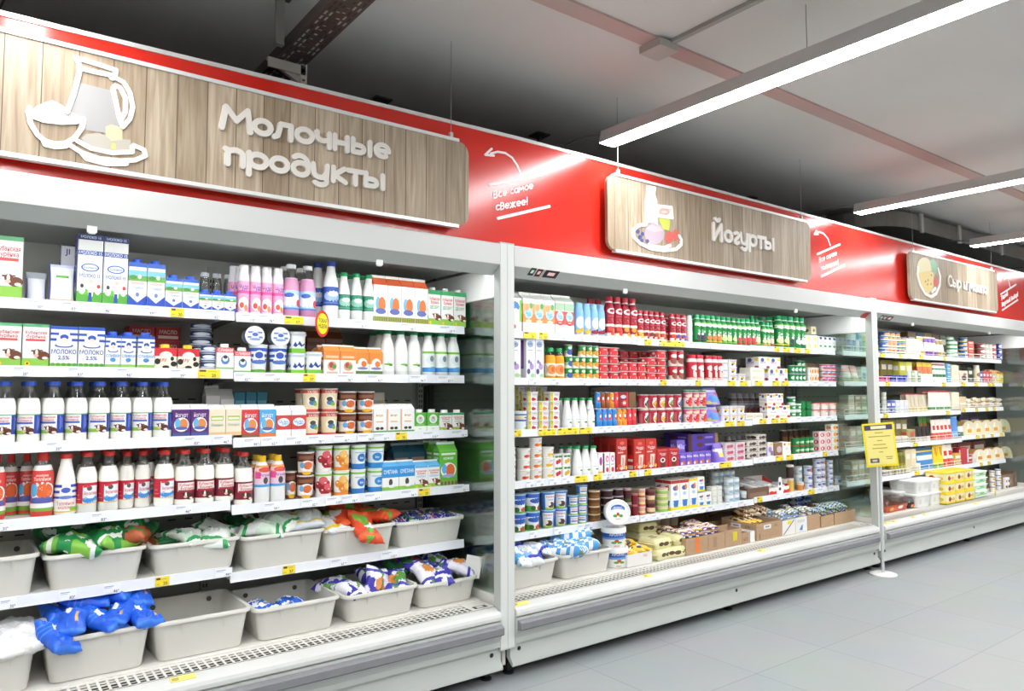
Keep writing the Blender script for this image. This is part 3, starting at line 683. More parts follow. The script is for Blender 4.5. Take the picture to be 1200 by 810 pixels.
PROF = {
 'milk': [(0, .88), (.02, 1), (.56, 1), (.64, .95), (.72, .80), (.79, .60), (.85, .48), (.925, .46)],
 'taper': [(0, .92), (.03, 1), (.4, .98), (.6, .84), (.75, .64), (.86, .5), (.925, .47)],
 'kefir': [(0, .9), (.02, 1), (.52, 1), (.62, .93), (.74, .74), (.84, .56), (.92, .52)],
 'drink': [(0, .88), (.03, 1), (.2, 1), (.4, .9), (.52, .92), (.66, 1), (.76, .88), (.82, .68), (.88, .6)],
 'slim': [(0, .9), (.02, 1), (.72, 1), (.8, .93), (.86, .8)],
 'squat': [(0, .9), (.03, 1), (.6, 1), (.7, .94), (.8, .74), (.87, .6)],
 'mini': [(0, .86), (.05, 1), (.3, .98), (.5, .84), (.66, .86), (.8, 1), (.9, .9), (.97, .7)],
}
def pr(prof, z):
    for (a, ra), (c, rc) in zip(prof, prof[1:]):
        if z <= c: return ra+(rc-ra)*(z-a)/(c-a)
    return prof[-1][1]
def bottle(kind, bands, label=None, cap='2b5fc4', clearz=None, capr=None, capz=None, collar=None):
    """bands: [(z0, z1, colour)] on the body; label: (z0, z1, colour, items) a wrapped sleeve; clearz: clear plastic above that height"""
    prof = PROF[kind]; top = prof[-1][0]
    def f(w, d, h):
        R = w/2; n = 28; cz = capz or top
        def solid(za, zb, col, name, grow=0.0):
            zs = sorted({za, zb} | {z for z, _ in prof if za < z < zb} | ({z for a, e, _ in bands for z in (a, e) if za < z < zb} if col is None else set()))
            b = MB(); rings = [circ(R*pr(prof, z)+grow, z*h, n) for z in zs]
            def c_(z):
                for a, e, c in bands:
                    if a <= z < e: return c
                return bands[-1][2]
            cols = col or [c_((a+e)/2) for a, e in zip(zs, zs[1:])]
            b.loft(rings, cols); return b
        mp = lambda z0, z1: (lambda u, v: (lambda a, z: (Vector((R*pr(prof, z)*math.sin(a), -R*pr(prof, z)*math.cos(a), z*h)), Vector((math.sin(a), -math.cos(a), 0))))((u-.5)*PI, z0+(z1-z0)*v))
        zt = clearz or cz
        b = solid(0, zt, None, 'body'); o = [('bottle_body', None, [])]
        if label:
            z0, z1, lc, items = label; lb = solid(z0, z1, lc, 'label', .0006); decals(lb, mp(z0, z1), items, PI*R/((z1-z0)*h), .0011, 22)
            o.append(('wrap_label', lb.mesh('wrap_label'), []))
        o[0] = ('bottle_body', b.mesh('bottle_body'), [])
        if clearz: o.append(('clear_neck', solid(clearz, cz, 'clear_plastic', 'neck').mesh('clear_neck'), []))
        if collar: o.append(('collar', solid(cz-.035, cz, collar, 'collar', .0012).mesh('collar'), []))
        cr = R*(capr or pr(prof, cz)*1.12); o.append(('cap', shift(capmesh(cr, h*(1-cz), cap), 0, 0, cz*h), []))
        return o
    return K(f, True)
def cup(bands, items=(), lid='e9e9e6', taper=.82, sq=0, lh=.05, lip=1.05, foot=0, clearcol=None, items_side=()):
    """tapered round (or rounded square) cup with a flat lid"""
    def f(w, d, h):
        R = w/2/lip; hl = min(max(.004, h*lh), .016); hb = h-hl; n = 28
        def ring(t):
            k = taper+(1-taper)*t
            return rr(2*R*k, 2*R*k, R*k*(1-sq), t*hb, 5) if sq else circ(R*k, t*hb, n)
        zs = sorted({0, 1.0} | {z for a, e, _ in bands for z in (a, e)}); b = MB()
        cols = [next((c for a, e, c in bands if a <= (p+q)/2 < e), bands[-1][2]) for p, q in zip(zs, zs[1:])]
        b.loft([ring(t) for t in zs], cols, True)
        rad = lambda v: R*(taper+(1-taper)*v)
        if sq:
            mp = lambda u, v: (Vector(((u-.5)*2*rad(v), -rad(v), v*hb)), Vector((0, -1, 0)))
            ms = lambda u, v: (Vector((-rad(v), (.5-u)*2*rad(v), v*hb)), Vector((-1, 0, 0)))
            decals(b, mp, items, 2*R/hb); decals(b, ms, items_side or items, 2*R/hb)
        else:
            mp = lambda u, v: (lambda a: (Vector((rad(v)*math.sin(a), -rad(v)*math.cos(a), v*hb)), Vector((math.sin(a), -math.cos(a), 0))))((u-.5)*PI)
            decals(b, mp, items, PI*R/hb, .0005, 22)
            if items: decals(b, lambda u, v: mp(u-1.0, v), items, PI*R/hb, .0005, 22)
        m = MB()
        rg = (lambda r, z: rr(2*r, 2*r, r*(1-sq), z, 5)) if sq else (lambda r, z: circ(r, z, n))
        m.loft([rg(R*lip, hb), rg(R*lip, h-hl*.25), rg(R*.97, h)], lid)
        return [('cup_body', b.mesh('cup_body'), []), ('lid', m.mesh('lid'), [])]
    return K(f, not sq)
def can(bands, items=()):
    def f(w, d, h):
        R = w/2; b = MB(); zs = [0, .04, .08]+[z for z in sorted({z for a, e, _ in bands for z in (a, e)}) if .08 < z < .92]+[.92, .96, 1]
        c = [next((c for a, e, c in bands if a <= (p+q)/2 < e), bands[-1][2]) for p, q in zip(zs, zs[1:])]; c[0] = c[-1] = 'c9c9c6:m'
        b.loft([circ(R*(1 if i in (0, len(zs)-1) else .97), z*h) for i, z in enumerate(zs)], c)
        decals(b, lambda u, v: (Vector((R*.97*math.sin((u-.5)*PI), -R*.97*math.cos((u-.5)*PI), v*h)), Vector((math.sin((u-.5)*PI), -math.cos((u-.5)*PI), 0))), items, PI*R/h, .0005, 22)
        return [('can', b.mesh('can'), [])]
    return K(f, True)
def tub2(lower, upper, lidc='clear_plastic', n=2):
    """clear dessert tub with coloured layers seen through its wall"""
    def f(w, d, h):
        R = w/2; b = MB(); L = lower
        zs = [0]+[e for _, e, _ in L]
        b.loft([circ(R*(.86+.1*z), z*h*.86) for z in zs], [c for *_, c in L])
        m = MB(); m.loft([circ(R*1.0, h*.84), circ(R*1.0, h*.9), circ(R*.95, h*.99)], upper)
        return [('tub', b.mesh('tub'), []), ('lid', m.mesh('lid'), [])]
    return K(f, True)
def pouch(fn, thick=.6, nose=None, cap=None):
    """stand-up pouch: wide flat foot closing to a thin top seam; fn(u, v) colours it"""
    def f(w, d, h):
        b = MB(); nz = 14; n = 28; rings = []
        for j in range(nz+1):
            t = j/nz; dd = max(.0015, d*thick*(1-t**1.6)*.5); ww = w/2*(1-.06*math.sin(t*PI))
            rings.append([(ww*(abs(math.sin(a))**.8)*(1 if math.sin(a) >= 0 else -1), -dd*(abs(math.cos(a))**.8)*(1 if math.cos(a) >= 0 else -1), t*h) for a in [2*PI*k/n for k in range(n)]])
        b.loft(rings, None, True, colfn=lambda a, k: fn(((k+.5)/n*2+.5) % 2, (a+.5)/nz))
        o = [('pouch', b.mesh('pouch'), [])]
        if cap: o.append(('cap', shift(capmesh(.014, .02, cap), 0, 0, h-.004), []))
        return o
    return K(f)
def box(col, front=(), side=None, top=None, bev=.002, **kw):
    def f(w, d, h):
        b = MB(); g = min(bev, h*.2)
        b.loft([rr(w-g, d-g, g, 0, 1), rr(w, d, g, g, 1), rr(w, d, g, h-g, 1), rr(w-g, d-g, g, h, 1)], col, False, capcol=top or col)
        fr, le = planar(w, d, 0, h); decals(b, fr, front, w/h); decals(b, le, front if side is None else side, d/h)
        return [(kw.get('nm', 'box'), b.mesh('box'), [])]
    return K(f)
def pack4(col, items, lid='e6e6e2', n=2):
    """joined low pots with one peeled foil lid"""
    def f(w, d, h):
        b = MB(); pw = w/n
        for k in range(n):
            cx = -w/2+pw*(k+.5)
            b.loft([rr(pw*.8*s, d*.8*s if False else d*(.8 if s < 1 else .94), pw*.2, z, 4, cx) for s, z in ((1, 0), (1.16, h*.9))], col)
            mp = lambda u, v, cx=cx: (Vector((cx+(u-.5)*pw*.7*(1+.16*v), -d*(.4+.07*v)-.001, v*h*.9)), Vector((0, -1, 0)))
            decals(b, mp, items, pw/h)
        decals(b, lambda u, v: (Vector((-w/2+pw*(.1-.08*v)-.001, (.5-u)*d*.6, v*h*.9)), Vector((-1, 0, 0))), items, d*.6/h)
        m = MB(); m.box(-w/2, -d/2, h*.9, w/2, d/2, h*.97, lid)
        return [('pots', b.mesh('pots'), []), ('lid', m.mesh('lid'), [])]
    return K(f)
def openbox(col, items=(), side=None, dark='6f5844', wall=.004):
    """cardboard tray, open at the top"""
    def f(w, d, h):
        b = MB()
        b.box(-w/2, -d/2, 0, w/2, d/2, wall, col)
        b.box(-w/2, -d/2, wall, w/2, -d/2+wall, h, col); b.box(-w/2, d/2-wall, wall, w/2, d/2, h*1.08, col)
        b.box(-w/2, -d/2+wall, wall, -w/2+wall, d/2-wall, h, col); b.box(w/2-wall, -d/2+wall, wall, w/2, d/2-wall, h, col)
        fr, le = planar(w, d, 0, h); decals(b, fr, items, w/h); decals(b, le, items if side is None else side, d/h)
        return [('box', b.mesh('box'), [])]
    return K(f)
def pillow(fn, puff=1.0, nu=20, nv=26, seed=0, wob=.35):
    """sealed film bag lying flat: w x d with thickness h"""
    def f(w, d, h):
        rg = random.Random(seed*97+3); ph = [rg.uniform(0, 6.28) for _ in range(8)]; b = MB()
        from mathutils import noise
        sh = Vector((rg.uniform(0, 50), rg.uniform(0, 50), rg.uniform(0, 50))); rg.off = sh
        def P(i, j, s):
            u = -1+2*i/nu; v = -1+2*j/nv
            t = max(0, (1-abs(u)**3))**.6*max(0, (1-abs(v)**3.4))**.6
            q = noise.noise(sh+Vector((u*1.6, v*1.6, s*2)))+.5*noise.noise(sh+Vector((u*3.4, v*3.2, s*2+7)))
            cr = (abs(noise.noise(sh+Vector((u*4+v*1.5, v*3, s))))-.2)*1.2+.5*(abs(noise.noise(sh+Vector((u*8, v*7, s*3))))-.2)
            z = s*h/2*t*(1+wob*1.3*q)*puff + wob*h*.5*cr*s*(t**.3) + h*.16*math.sin(2*u+ph[4])*(1-t) + h*.14*math.sin(3*v+ph[5])
            sx = 1-.10*(1-v*v)*abs(u)+.04*math.sin(7*v+ph[6]); sy = 1-.06*(1-u*u)+.02*math.sin(5*u+ph[7])
            return (u*w/2*sx, v*d/2*sy, z+h/2)
        for s in (1, -1):
            base = len(b.v); b.v += [P(i, j, s) for j in range(nv+1) for i in range(nu+1)]
            for j in range(nv):
                for i in range(nu):
                    a = base+j*(nu+1)+i; b.f.append((a, a+1, a+nu+2, a+nu+1)); b.c.append(fn((i+.5)/nu, (j+.5)/nv, rg)); b.sm.append(True)
        me = b.mesh('bag'); bm = bmesh.new(); bm.from_mesh(me); bmesh.ops.remove_doubles(bm, verts=[q for q in bm.verts if q.is_boundary], dist=.0004); bmesh.ops.recalc_face_normals(bm, faces=bm.faces); bm.to_mesh(me); bm.free()
        return [('bag', me, [])]
    return K(f)
def wedge(rind='e9c983', wrap='e0d3b8', lab='d9a441', seed=0):
    """half-round cheese piece in cling film, standing on its cut edge"""
    def f(w, d, h):
        rg = random.Random(seed); b = MB(); n = 14
        pro = [(w/2*math.cos(PI*k/n)*(1 if k else 1), h*(abs(math.sin(PI*k/n))**.75)) for k in range(n+1)]
        f0 = [(x, -d/2, z) for x, z in pro]; f1 = [(x*.95, d/2, z*.97) for x, z in pro]
        b.loft([f0, f1], rind, False, closed=True, capcol=wrap)
        mp = lambda u, v: (Vector(((u-.5)*w, -d/2, v*h)), Vector((0, -1, 0)))
        it = [e_(.5, .38, .3, .3, 'efdcae'), ('p', [(.3, .1), (.4, .1), (.5, .8), (.42, .8)], 'f6f3ec'), ('p', [(.62, .15), (.7, .15), (.6, .75), (.55, .75)], 'dcd6cd'), r_(.38, .18, .66, .42, lab)]  # the two pale streaks are the film's sheen, painted as colour
        decals(b, mp, it, w/h)
        return [('cheese_piece', b.mesh('cheese_piece'), [])]
    return K(f)
def bucket_tub(bodyitems, lidc='f1f0ee', handle=False):
    def f(w, d, h):
        R = w/2/1.04; b = MB(); hb = h*.84
        b.loft([circ(R*.86, 0, 32), circ(R*.88, .004, 32), circ(R*.97, hb, 32)], 'f2f1ef')
        rad = lambda v: R*(.87+.10*v)
        mp = lambda u, v: (lambda a: (Vector((rad(v)*math.sin(a), -rad(v)*math.cos(a), v*hb)), Vector((math.sin(a), -math.cos(a), 0))))((u-.5)*2*PI)
        decals(b, mp, [it if it[0] != 't' else it for it in bodyitems], 2*PI*R/hb, .0008, 44)
        m = MB(); m.loft([circ(R*1.04, hb-.012, 32), circ(R*1.04, h-.006, 32), circ(R*.99, h, 32), circ(R*.9, h, 32), circ(R*.88, h-.004, 32)], lidc)
        top = lambda u, v: (Vector(((u-.5)*1.7*R, (v-.5)*1.7*R, h-.004)), Vector((0, 0, 1)))
        decals(m, top, [e_(.5, .5, .42, .42, 'f5f4f2')]+LIDART, 1, .0008)
        return [('tub_body', b.mesh('tub_body'), []), ('lid', m.mesh('lid'), [])]
    return K(f, True)
LIDART = [e_(.5, .66, .34, .2, '2d63b8'), e_(.5, .60, .34, .14, '7fb2e2'), e_(.5, .54, .36, .12, 'f5f4f2'), t_(.5, .72, .1, 'АРОМАТ', 'f4f4f4', .46), e_(.5, .42, .07, .08, 'd9432f'), e_(.36, .34, .1, .07, '5da341'), e_(.64, .34, .1, .07, '5da341'), t_(.5, .2, .06, 'творог', 'd8564c', .3)]

# ------------------------------------------------------------------ placing rows of goods on the shelves
ORD = ['first', 'second', 'third', 'fourth', 'fifth', 'sixth', 'seventh', 'eighth', 'ninth', 'tenth', 'eleventh', 'twelfth', 'thirteenth', 'fourteenth']
FR = {1: 'left', 2: 'middle', 3: 'right'}; SH = {1: 'top shelf', 2: 'second shelf', 3: 'third shelf', 4: 'fourth shelf', 5: 'fifth shelf', 6: 'bottom deck'}
TIER = {1: [''], 2: ['lower tier', 'upper tier'], 3: ['bottom tier', 'middle tier', 'top tier'], 4: ['bottom tier', 'second tier', 'third tier', 'top tier'],
        5: ['bottom tier', 'second tier', 'third tier', 'fourth tier', 'top tier'], 6: ['bottom tier', 'second tier', 'third tier', 'fourth tier', 'fifth tier', 'top tier']}
ROWW = ['', 'second row', 'third row', 'fourth row']
SEEN = {}
def R(cs, e0, e1, top, n, kind, name, desc, cat, st=1, rows=1, dy=.012, fill=.965, dep=None, jit=0.0, rot=0.0, base=None, h=None):
    """n things between the photograph's columns e0..e1 on shelf cs = '<fridge><shelf>'; their tops reach row 'top'"""
    cab, s = int(cs[0]), int(cs[1]); dy = max(dy, .020) if cab == 3 and s < 6 else dy; y0 = SF+dy if s < 6 else 3.19+dy
    kinds = kind if isinstance(kind, list) else [kind]; rnd = kinds[0].round
    sts = st if isinstance(st, list) else [st]*n; ms = max(sts)
    if rnd:
        fill = min(fill, .955); r = .03
        for _ in range(6):
            yc = y0+r; a, e = at_y(e0, 400, yc).x, at_y(e1, 400, yc).x; th = math.atan2((a+e)/2, yc)
            r = (e-a)/(2*(n-1)/fill+2/math.cos(th))
        w_ = 2*r; xs = [a+r/math.cos(th)+(w_/fill)*k for k in range(n)]; d_ = w_
        yt = y0+r
    else:
        a, e = at_y(e0, 400, y0).x, at_y(e1, 400, y0).x; pit = (e-a)/n; w_ = pit*fill; d_ = dep or w_
        xs = [a+pit*(k+.5) for k in range(n)]; yt = y0
    zt = at_y((e0+e1)/2, top, yt).z; zb = shelf_top(cab, s, (a+e)/2) if base is None else base
    hh = h or (zt-zb)/ms
    if hh < .012: print('LOW', cs, desc, hh); hh = .03
    key = (cs, desc)
    if key in SEEN: print('DUP', key)
    SEEN[key] = 1
    grp = '%ss on the %s of the %s fridge' % (desc, SH[s], FR[cab])
    zs = [zb if base is not None else max(shelf_top(cab, s, x-w_/2), shelf_top(cab, s, x+w_/2)) for x in xs]
    meshes = [k(w_, d_, hh*.992) for k in kinds]
    for k in range(n):
        for j in range(rows):
            for t in range(sts[k]):
                ps = [desc]
                if n > 1: ps.append('%s from left' % ORD[k])
                if sts[k] > 1: ps.append(TIER[sts[k]][t])
                if j: ps.append(ROWW[j])
                ps.append('%s, %s fridge' % (SH[s], FR[cab])); lab = ', '.join(ps)
                if len(lab.replace(',', ' ').split()) > 16: print('LONG', lab)
                put(name, meshes[k % len(meshes)], lab, cat, (xs[k], y0+d_/2+j*d_*(1.07 if rnd else 1.03), zs[k]+.0012+t*hh), (0, 0, rot+(random.uniform(-.25, .25) if rnd else 0)), grp)
    return xs, zb, w_, d_, hh
b = MB()
for txt, zz in (('ТОВАР', .014), ('НЕДЕЛИ', -.012)):
    vs, fs, ar = text_tris(txt); hh = .017; wd = min(.075, hh*ar)
    for f in fs: b.face([((vs[i][0]-.5)*wd, -.0014, zz+(vs[i][1]-.5)*hh) for i in f], '1d1a10')
part('lettering', b, PROMO)

W = 'ededeb'; GRASS = '7cb944'
# ---------------- designs
KUB_R = [r_(0, .93, 1, 1, '5fae7a'), t_(.5, .80, .075, 'Кубанская', 'c63a46', .8), t_(.5, .71, .075, 'бурёнка', 'c63a46', .7), r_(.12, .6, .85, .65, 'd8524f'), r_(0, 0, 1, .2, '8abf4a')]+cow(.62, .3, .55)+[e_(.2, .08, .1, .05, 'f0c520'), e_(.2, .08, .04, .025, '3a2a14')]
SAILOR = [r_(0, .92, 1, 1, '2f56b5'), r_(0, .78, .3, .84, '2f56b5'), r_(.7, .78, 1, .84, '2f56b5'), r_(0, .64, .22, .70, '2f56b5'), r_(.78, .64, 1, .70, '2f56b5'), e_(.5, .66, .22, .16, 'f6f6f6'), e_(.5, .73, .16, .07, '2f56b5'), e_(.5, .64, .13, .08, 'f0dccd'), e_(.5, .53, .34, .05, '3b62bd'), e_(.5, .545, .28, .04, 'f2f2f4')]
MOL25 = SAILOR+[t_(.5, .38, .10, 'МОЛОКО', '2c4f9e'), t_(.5, .24, .09, '2.5%', '2c4f9e'), r_(0, 0, 1, .1, '86bd4b')]+[e_(.1+.2*k, .07, .09, .04, '4f9a3a') for k in range(5)]
SLIV = SAILOR+[t_(.5, .38, .08, 'СЛИВКИ', '3f7fc4'), e_(.5, .26, .18, .06, '3f8fd0'), r_(0, 0, 1, .12, '86bd4b')]
TALL15 = [r_(0, .92, 1, 1, '27366e'), t_(.5, .96, .035, 'МОЛОКО 15', 'dfe4f2', .8), r_(0, .70, 1, .765, '31509c'), t_(.5, .732, .045, 'МОЛОКО 15', 'eef1f8', .9), e_(.5, .52, .36, .06, '3562ac'), e_(.5, .52, .30, .045, 'e8eef8'), t_(.5, .52, .03, 'Буренка', '2a4c92', .5), t_(.5, .40, .05, 'МОЛОКО 15', '3a539c', .8), r_(0, 0, 1, .17, '57a83f'), e_(.25, .17, .2, .05, '6fbb4b'),
          e_(.2, .2, .13, .07, 'f6f6f4'), e_(.2, .25, .07, .03, '3b3b3b'), ('p', [(.42, .30), (.7, .30), (.62, .1), (.45, .1)], 'f4f2ee'), e_(.55, .32, .09, .03, 'e8c7ae'), ('p', [(.46, .16), (.58, .16), (.6, .03), (.44, .03)], '2f4aa0'), e_(.82, .2, .12, .07, 'f6f6f4'), e_(.85, .25, .07, .03, 'c23b34')]
BLUECH = [r_(0, .64, 1, .82, '7fc0e8'), r_(0, .58, 1, .70, '6aa84a'), e_(.25, .66, .2, .05, '4d8f3a'), e_(.6, .68, .1, .05, 'f2efe8'), r_(.15, .50, .85, .56, 'e9c3bd'), t_(.5, .42, .055, 'СЛИВКИ', '7b93c4', .6), e_(.5, .27, .1, .05, '6c82ba'), ('p', [(0, 0), (1, 0), (1, .26), (.5, .09), (0, .26)], '2f52b4'), r_(0, .9, 1, 1, '3a62be')]
SPOT = [r_(0, .62, 1, 1, 'cf2f38'), e_(.5, .62, .3, .22, 'f3e9dc'), e_(.12, .36, .13, .14, '2b2620'), e_(.85, .25, .14, .12, '2b2620'), e_(.5, .1, .16, .08, '2b2620'), e_(.78, .5, .08, .1, '2b2620'), t_(.38, .42, .16, 'МУ', 'b8303a', .3)]
SLIVKI_S = [r_(0, .78, 1, 1, 'dd5a5c'), t_(.5, .88, .12, 'СЛИВКИ', 'f7f0ee', .85), e_(.5, .45, .25, .2, '5a86b8'), e_(.5, .5, .16, .12, 'f1ece6'), e_(.5, .58, .12, .08, '3a3a40'), r_(0, 0, 1, .12, '86bd4b')]
KOP = lambda c: [r_(0, .62, 1, 1, c), t_(.5, .84, .11, 'КЕФИР', 'fbf3e8', .7), e_(.5, .42, .42, .26, 'f4f2ee'), e_(.3, .5, .18, .18, '69b2e0'), e_(.58, .48, .26, .2, 'e2722f'), e_(.5, .3, .38, .08, '5a64a8'), r_(0, 0, 1, .16, '77b043')]+[e_(.08+.17*k, .09, .06, .07, '9c7a3c') for k in range(6)]
BUR = lambda c, c2='c8323e': [r_(0, .88, 1, 1, c), t_(.5, .76, .085, 'Кубанская', c2, .8), t_(.5, .66, .085, 'буренка', c2, .65), t_(.5, .52, .08, 'ДЕСЕРТ' if c == '2f9a5e' else 'МОЛОКО', c, .75), r_(0, 0, 1, .2, '8fc14b')]+cow(.62, .26, .6)+[e_(.15, .08, .08, .05, 'f0c520')]
GLEAF = [e_(.5, .32, .2, .05, '7ab648'), e_(.6, .28, .1, .05, '4c9a3c'), t_(.5, .42, .04, 'BIO', '8a9a8a', .3)]
# ---------------- fridge 1, shelf 1
R('11', -14, 24, 276, 1, brick(W, KUB_R, sidecol='3a50a0', cap=None), 'milk_carton', 'tall milk carton with brown cow', 'milk carton', dep=.095)
def silver(u, v): return 'b9bcc0' if v > .82 else ('e7e8ea' if .22 < (u % 1) < .78 and u < 1 else '9a8e92')
R('11', 27, 54, 318, 1, pouch(silver, 1.2), 'stand_up_pouch', 'silver white stand-up milk pouch', 'pouch', dep=.08, dy=.06)
def milkp(u, v):
    if u > 1 or u < .14 or u > .86: return '4a54b4'
    return '6aa84a' if (.62 < v < .72 and .35 < u < .65) else ('e8a68e' if v < .1 else ('c8cdea' if v > .9 else W))
R('11', 55, 87, 309, 1, pouch(milkp, 1.1), 'stand_up_pouch', 'white milk pouch with blue sides', 'pouch', dep=.08, dy=.02)
R('11', 67.5, 87, 286, 1, brick('e3e3e6', [r_(0, 0, 1, .03, '454a66'), r_(0, .97, 1, 1, '454a66'), t_(.4, .88, .09, 'JI', '2f3f86', .4)], sidecol='7d819a'), 'milk_carton', 'white carton behind the milk pouch', 'milk carton', dep=.06, dy=.12)
R('11', 87, 148, 276, 2, brick(W, TALL15, sidecol='5a6aa8'), 'milk_carton', 'very tall white blue milk carton', 'milk carton', dep=.09)
R('11', 148, 192, 304, 2, brick(W, BLUECH, cap='2456c8'), 'cream_carton', 'tall cream carton with blue cap', 'carton', dep=.07, rows=2)
R('11', 192, 232, 322.5, 2, brick(W, BLUECH, cap='2456c8'), 'cream_carton', 'medium cream carton with blue cap', 'carton', dep=.07)
R('11', 232, 276, 340, 3, brick(W, BLUECH, cap='2456c8'), 'cream_carton', 'small cream carton with blue cap', 'carton', dep=.05)
R('11', 232, 272, 321, 3, bottle('slim', [(0, 1, 'clear_plastic')], None, 'd5d8dc', capz=.9), 'plastic_bottle', 'empty-looking clear bottle behind small cartons', 'bottle', dy=.12, fill=.8)
PINKB = bottle('slim', [(0, .12, 'f0e6ea'), (.12, .55, 'e88fbc'), (.55, .68, 'f2b9d4'), (.68, 1, 'f3eef1')], (.06, .66, 'eba3c6', [e_(.5, .25, .3, .22, 'f7f2f3'), e_(.4, .2, .12, .1, 'd8543c'), e_(.62, .12, .1, .1, 'e2895a'), t_(.5, .82, .16, 'Чудо', '4a3f9a', .5), r_(0, .6, 1, .7, 'e25aa0')]), 'f4f1f2', capr=.84)
R('11', 266, 279, 312, 1, PINKB, 'drink_bottle', 'pink white drink bottle standing behind', 'yogurt bottle', dy=.09)
R('11', 277, 331, 313, 4, PINKB, 'drink_bottle', 'slender pink white yogurt bottle', 'yogurt bottle', rows=2)
BERRY = bottle('kefir', [(0, .72, 'cf8fb4'), (.72, 1, 'dcb4cc')], (.14, .5, 'a9cdf0', [e_(.45, .5, .42, .36, 'f2f3f6'), e_(.4, .75, .2, .12, '3c64bd'), e_(.8, .35, .12, .2, 'd0434e'), r_(0, 0, 1, .1, '5b86cf')]), 'f3f3f3', clearz=.74)
R('11', 329.5, 369, 311, 2, BERRY, 'drink_bottle', 'pink drink bottle with blue label', 'yogurt bottle', rows=2)
NAVY = (.24, .56, '24459c', [e_(.5, .5, .4, .3, '9fb6df'), e_(.5, .62, .22, .14, 'e9eef6'), r_(.1, .1, .9, .18, '5b7ac2')])
BL_CAP = bottle('kefir', [(0, 1, W)], NAVY, '223f9c')
R('11', 377, 396, 307, 1, BL_CAP, 'kefir_bottle', 'white bottle with navy cap, front', 'kefir bottle')
R('11', 362.5, 380, 308.5, 1, BL_CAP, 'kefir_bottle', 'white bottle with navy cap, behind', 'kefir bottle', dy=.10)
GR_CAP = bottle('kefir', [(0, 1, W)], (.22, .54, '1f7f62', [e_(.5, .5, .4, .3, '8fc0ac'), e_(.5, .62, .2, .14, 'e9f2ee'), r_(.1, .08, .9, .16, '52a088')]), '159a5a')
R('11', 394.5, 438.5, 321, 3, GR_CAP, 'kefir_bottle', 'small white bottle with green cap', 'kefir bottle', rows=2, fill=.93)
R('11', 437.5, 501.5, 324, 4, gable(W, KOP('d9653f')[1:], roof='e2683f'), 'kefir_carton', 'orange white gable carton with grass', 'carton', rows=2, dep=.07)
R('11', 501.5, 546, 338, 3, brick(W, BUR('2f9a5e'), sidecol='2f9a5e', cap='f0f0ee'), 'milk_carton', 'green sided carton with brown cow', 'milk carton', dep=.07, rows=2)
# ---------------- shelf 2
R('12', -8, 58.3, 379, 2, brick(W, KUB_R, sidecol='c62f3d'), 'milk_carton', 'red sided carton with brown cow', 'milk carton', dep=.1, rows=2)
R('12', 58.5, 123.5, 383, 2, brick(W, MOL25, sidecol='3d62ba'), 'milk_carton', 'square blue striped carton reading МОЛОКО', 'milk carton', dep=.1, rows=2)
R('12', 123.5, 160, 389, 2, brick(W, SLIV, cap='2456c8'), 'cream_carton', 'slim blue striped carton, blue cap', 'carton', dep=.06, rows=2)
R('12', 161.5, 182, 390, 1, brick(W, SLIV, cap='2456c8'), 'cream_carton', 'lone slim blue striped carton', 'carton', dep=.06, dy=.008)
REDB = box('b3262f', [r_(.1, .2, .9, .4, 'e7c9bb'), t_(.5, .65, .25, 'МАСЛО', 'e8d5c8', .7)])
R('12', 150, 212, 383, 2, REDB, 'red_box', 'red flat box at the back', 'box', st=3, dy=.25, dep=.12)
R('12', 181.5, 234.5, 404, 2, brick('efe6d4', SPOT, cap='e8c41f'), 'condensed_milk_carton', 'red carton with black cow spots', 'carton', dep=.07)
CANB = can([(0, 1, '30406f')], [r_(0, .2, 1, .4, 'c9cfe0'), e_(.5, .6, .3, .2, 'dfe4ee'), r_(.1, .05, .9, .12, '8d99bd')])
R('12', 222, 248, 379.5, 1, CANB, 'milk_tin', 'navy tin in tall stack, behind', 'tin', st=6, dy=.12)
R('12', 235, 253.5, 405.5, 1, CANB, 'milk_tin', 'navy tin in low stack, front', 'tin', st=3)
R('12', 254, 295, 407, 2, brick(W, SLIVKI_S, cap='f2f2f0'), 'cream_carton', 'small carton with red СЛИВКИ band', 'carton', dep=.05)
SAILC = [r_(0, .8, 1, .92, '3a5cb8'), r_(0, .6, .3, .7, '3a5cb8'), r_(.7, .6, 1, .7, '3a5cb8'), r_(0, .44, .25, .53, '3a5cb8'), r_(.75, .44, 1, .53, '3a5cb8'), e_(.5, .6, .2, .24, 'f2f2f4'), e_(.5, .66, .15, .12, '3a5cb8'), e_(.5, .42, .3, .08, '5a7ac6'), r_(0, 0, 1, .14, '86bd4b'), e_(.5, .1, .3, .06, '6aaa3e')]
CUPSAIL = cup([(0, 1, 'f1f2f4')], SAILC, lid='e8e9ec')
R('12', 291, 337, 404.5, 2, CUPSAIL, 'sour_cream_cup', 'white cup with blue sailor stripes', 'cup', fill=.92)
# two tubs lying on their sides on top of those cups, lids to the front
for k, (px, py, wd) in enumerate(((299, 393.3, 'left'), (329, 394.6, 'right'))):
    v = at_y(px, py, SF+.012); ck = bucketless = cup([(0, 1, 'f1f2f4')], SAILC, lid='eceeee')(.088, .088, .085)
    zb_ = shelf_top(1, 2, v.x); q = put('sour_cream_cup', ck, 'striped cup lying on its side, lid forward, %s one, second shelf, left fridge' % wd, 'cup', (v.x, SF+.012+.085, v.z), (PI/2, 0, 0), 'cups lying on their sides')
    b = MB(); decals(b, lambda u, v_: (Vector(((u-.5)*.084, (v_-.5)*.084, .085)), Vector((0, 0, 1))), [e_(.5, .5, .46, .46, 'f0f1f3'), r_(.12, .62, .88, .72, '6b86c8'), r_(.1, .36, .3, .46, '6b86c8'), r_(.7, .36, .9, .46, '6b86c8'), e_(.5, .5, .22, .22, 'e6e9f0'), e_(.5, .56, .16, .1, '4a68b8'), e_(.5, .3, .3, .07, '86a2d8')], 1, .0006); part('lid_print', b, q)
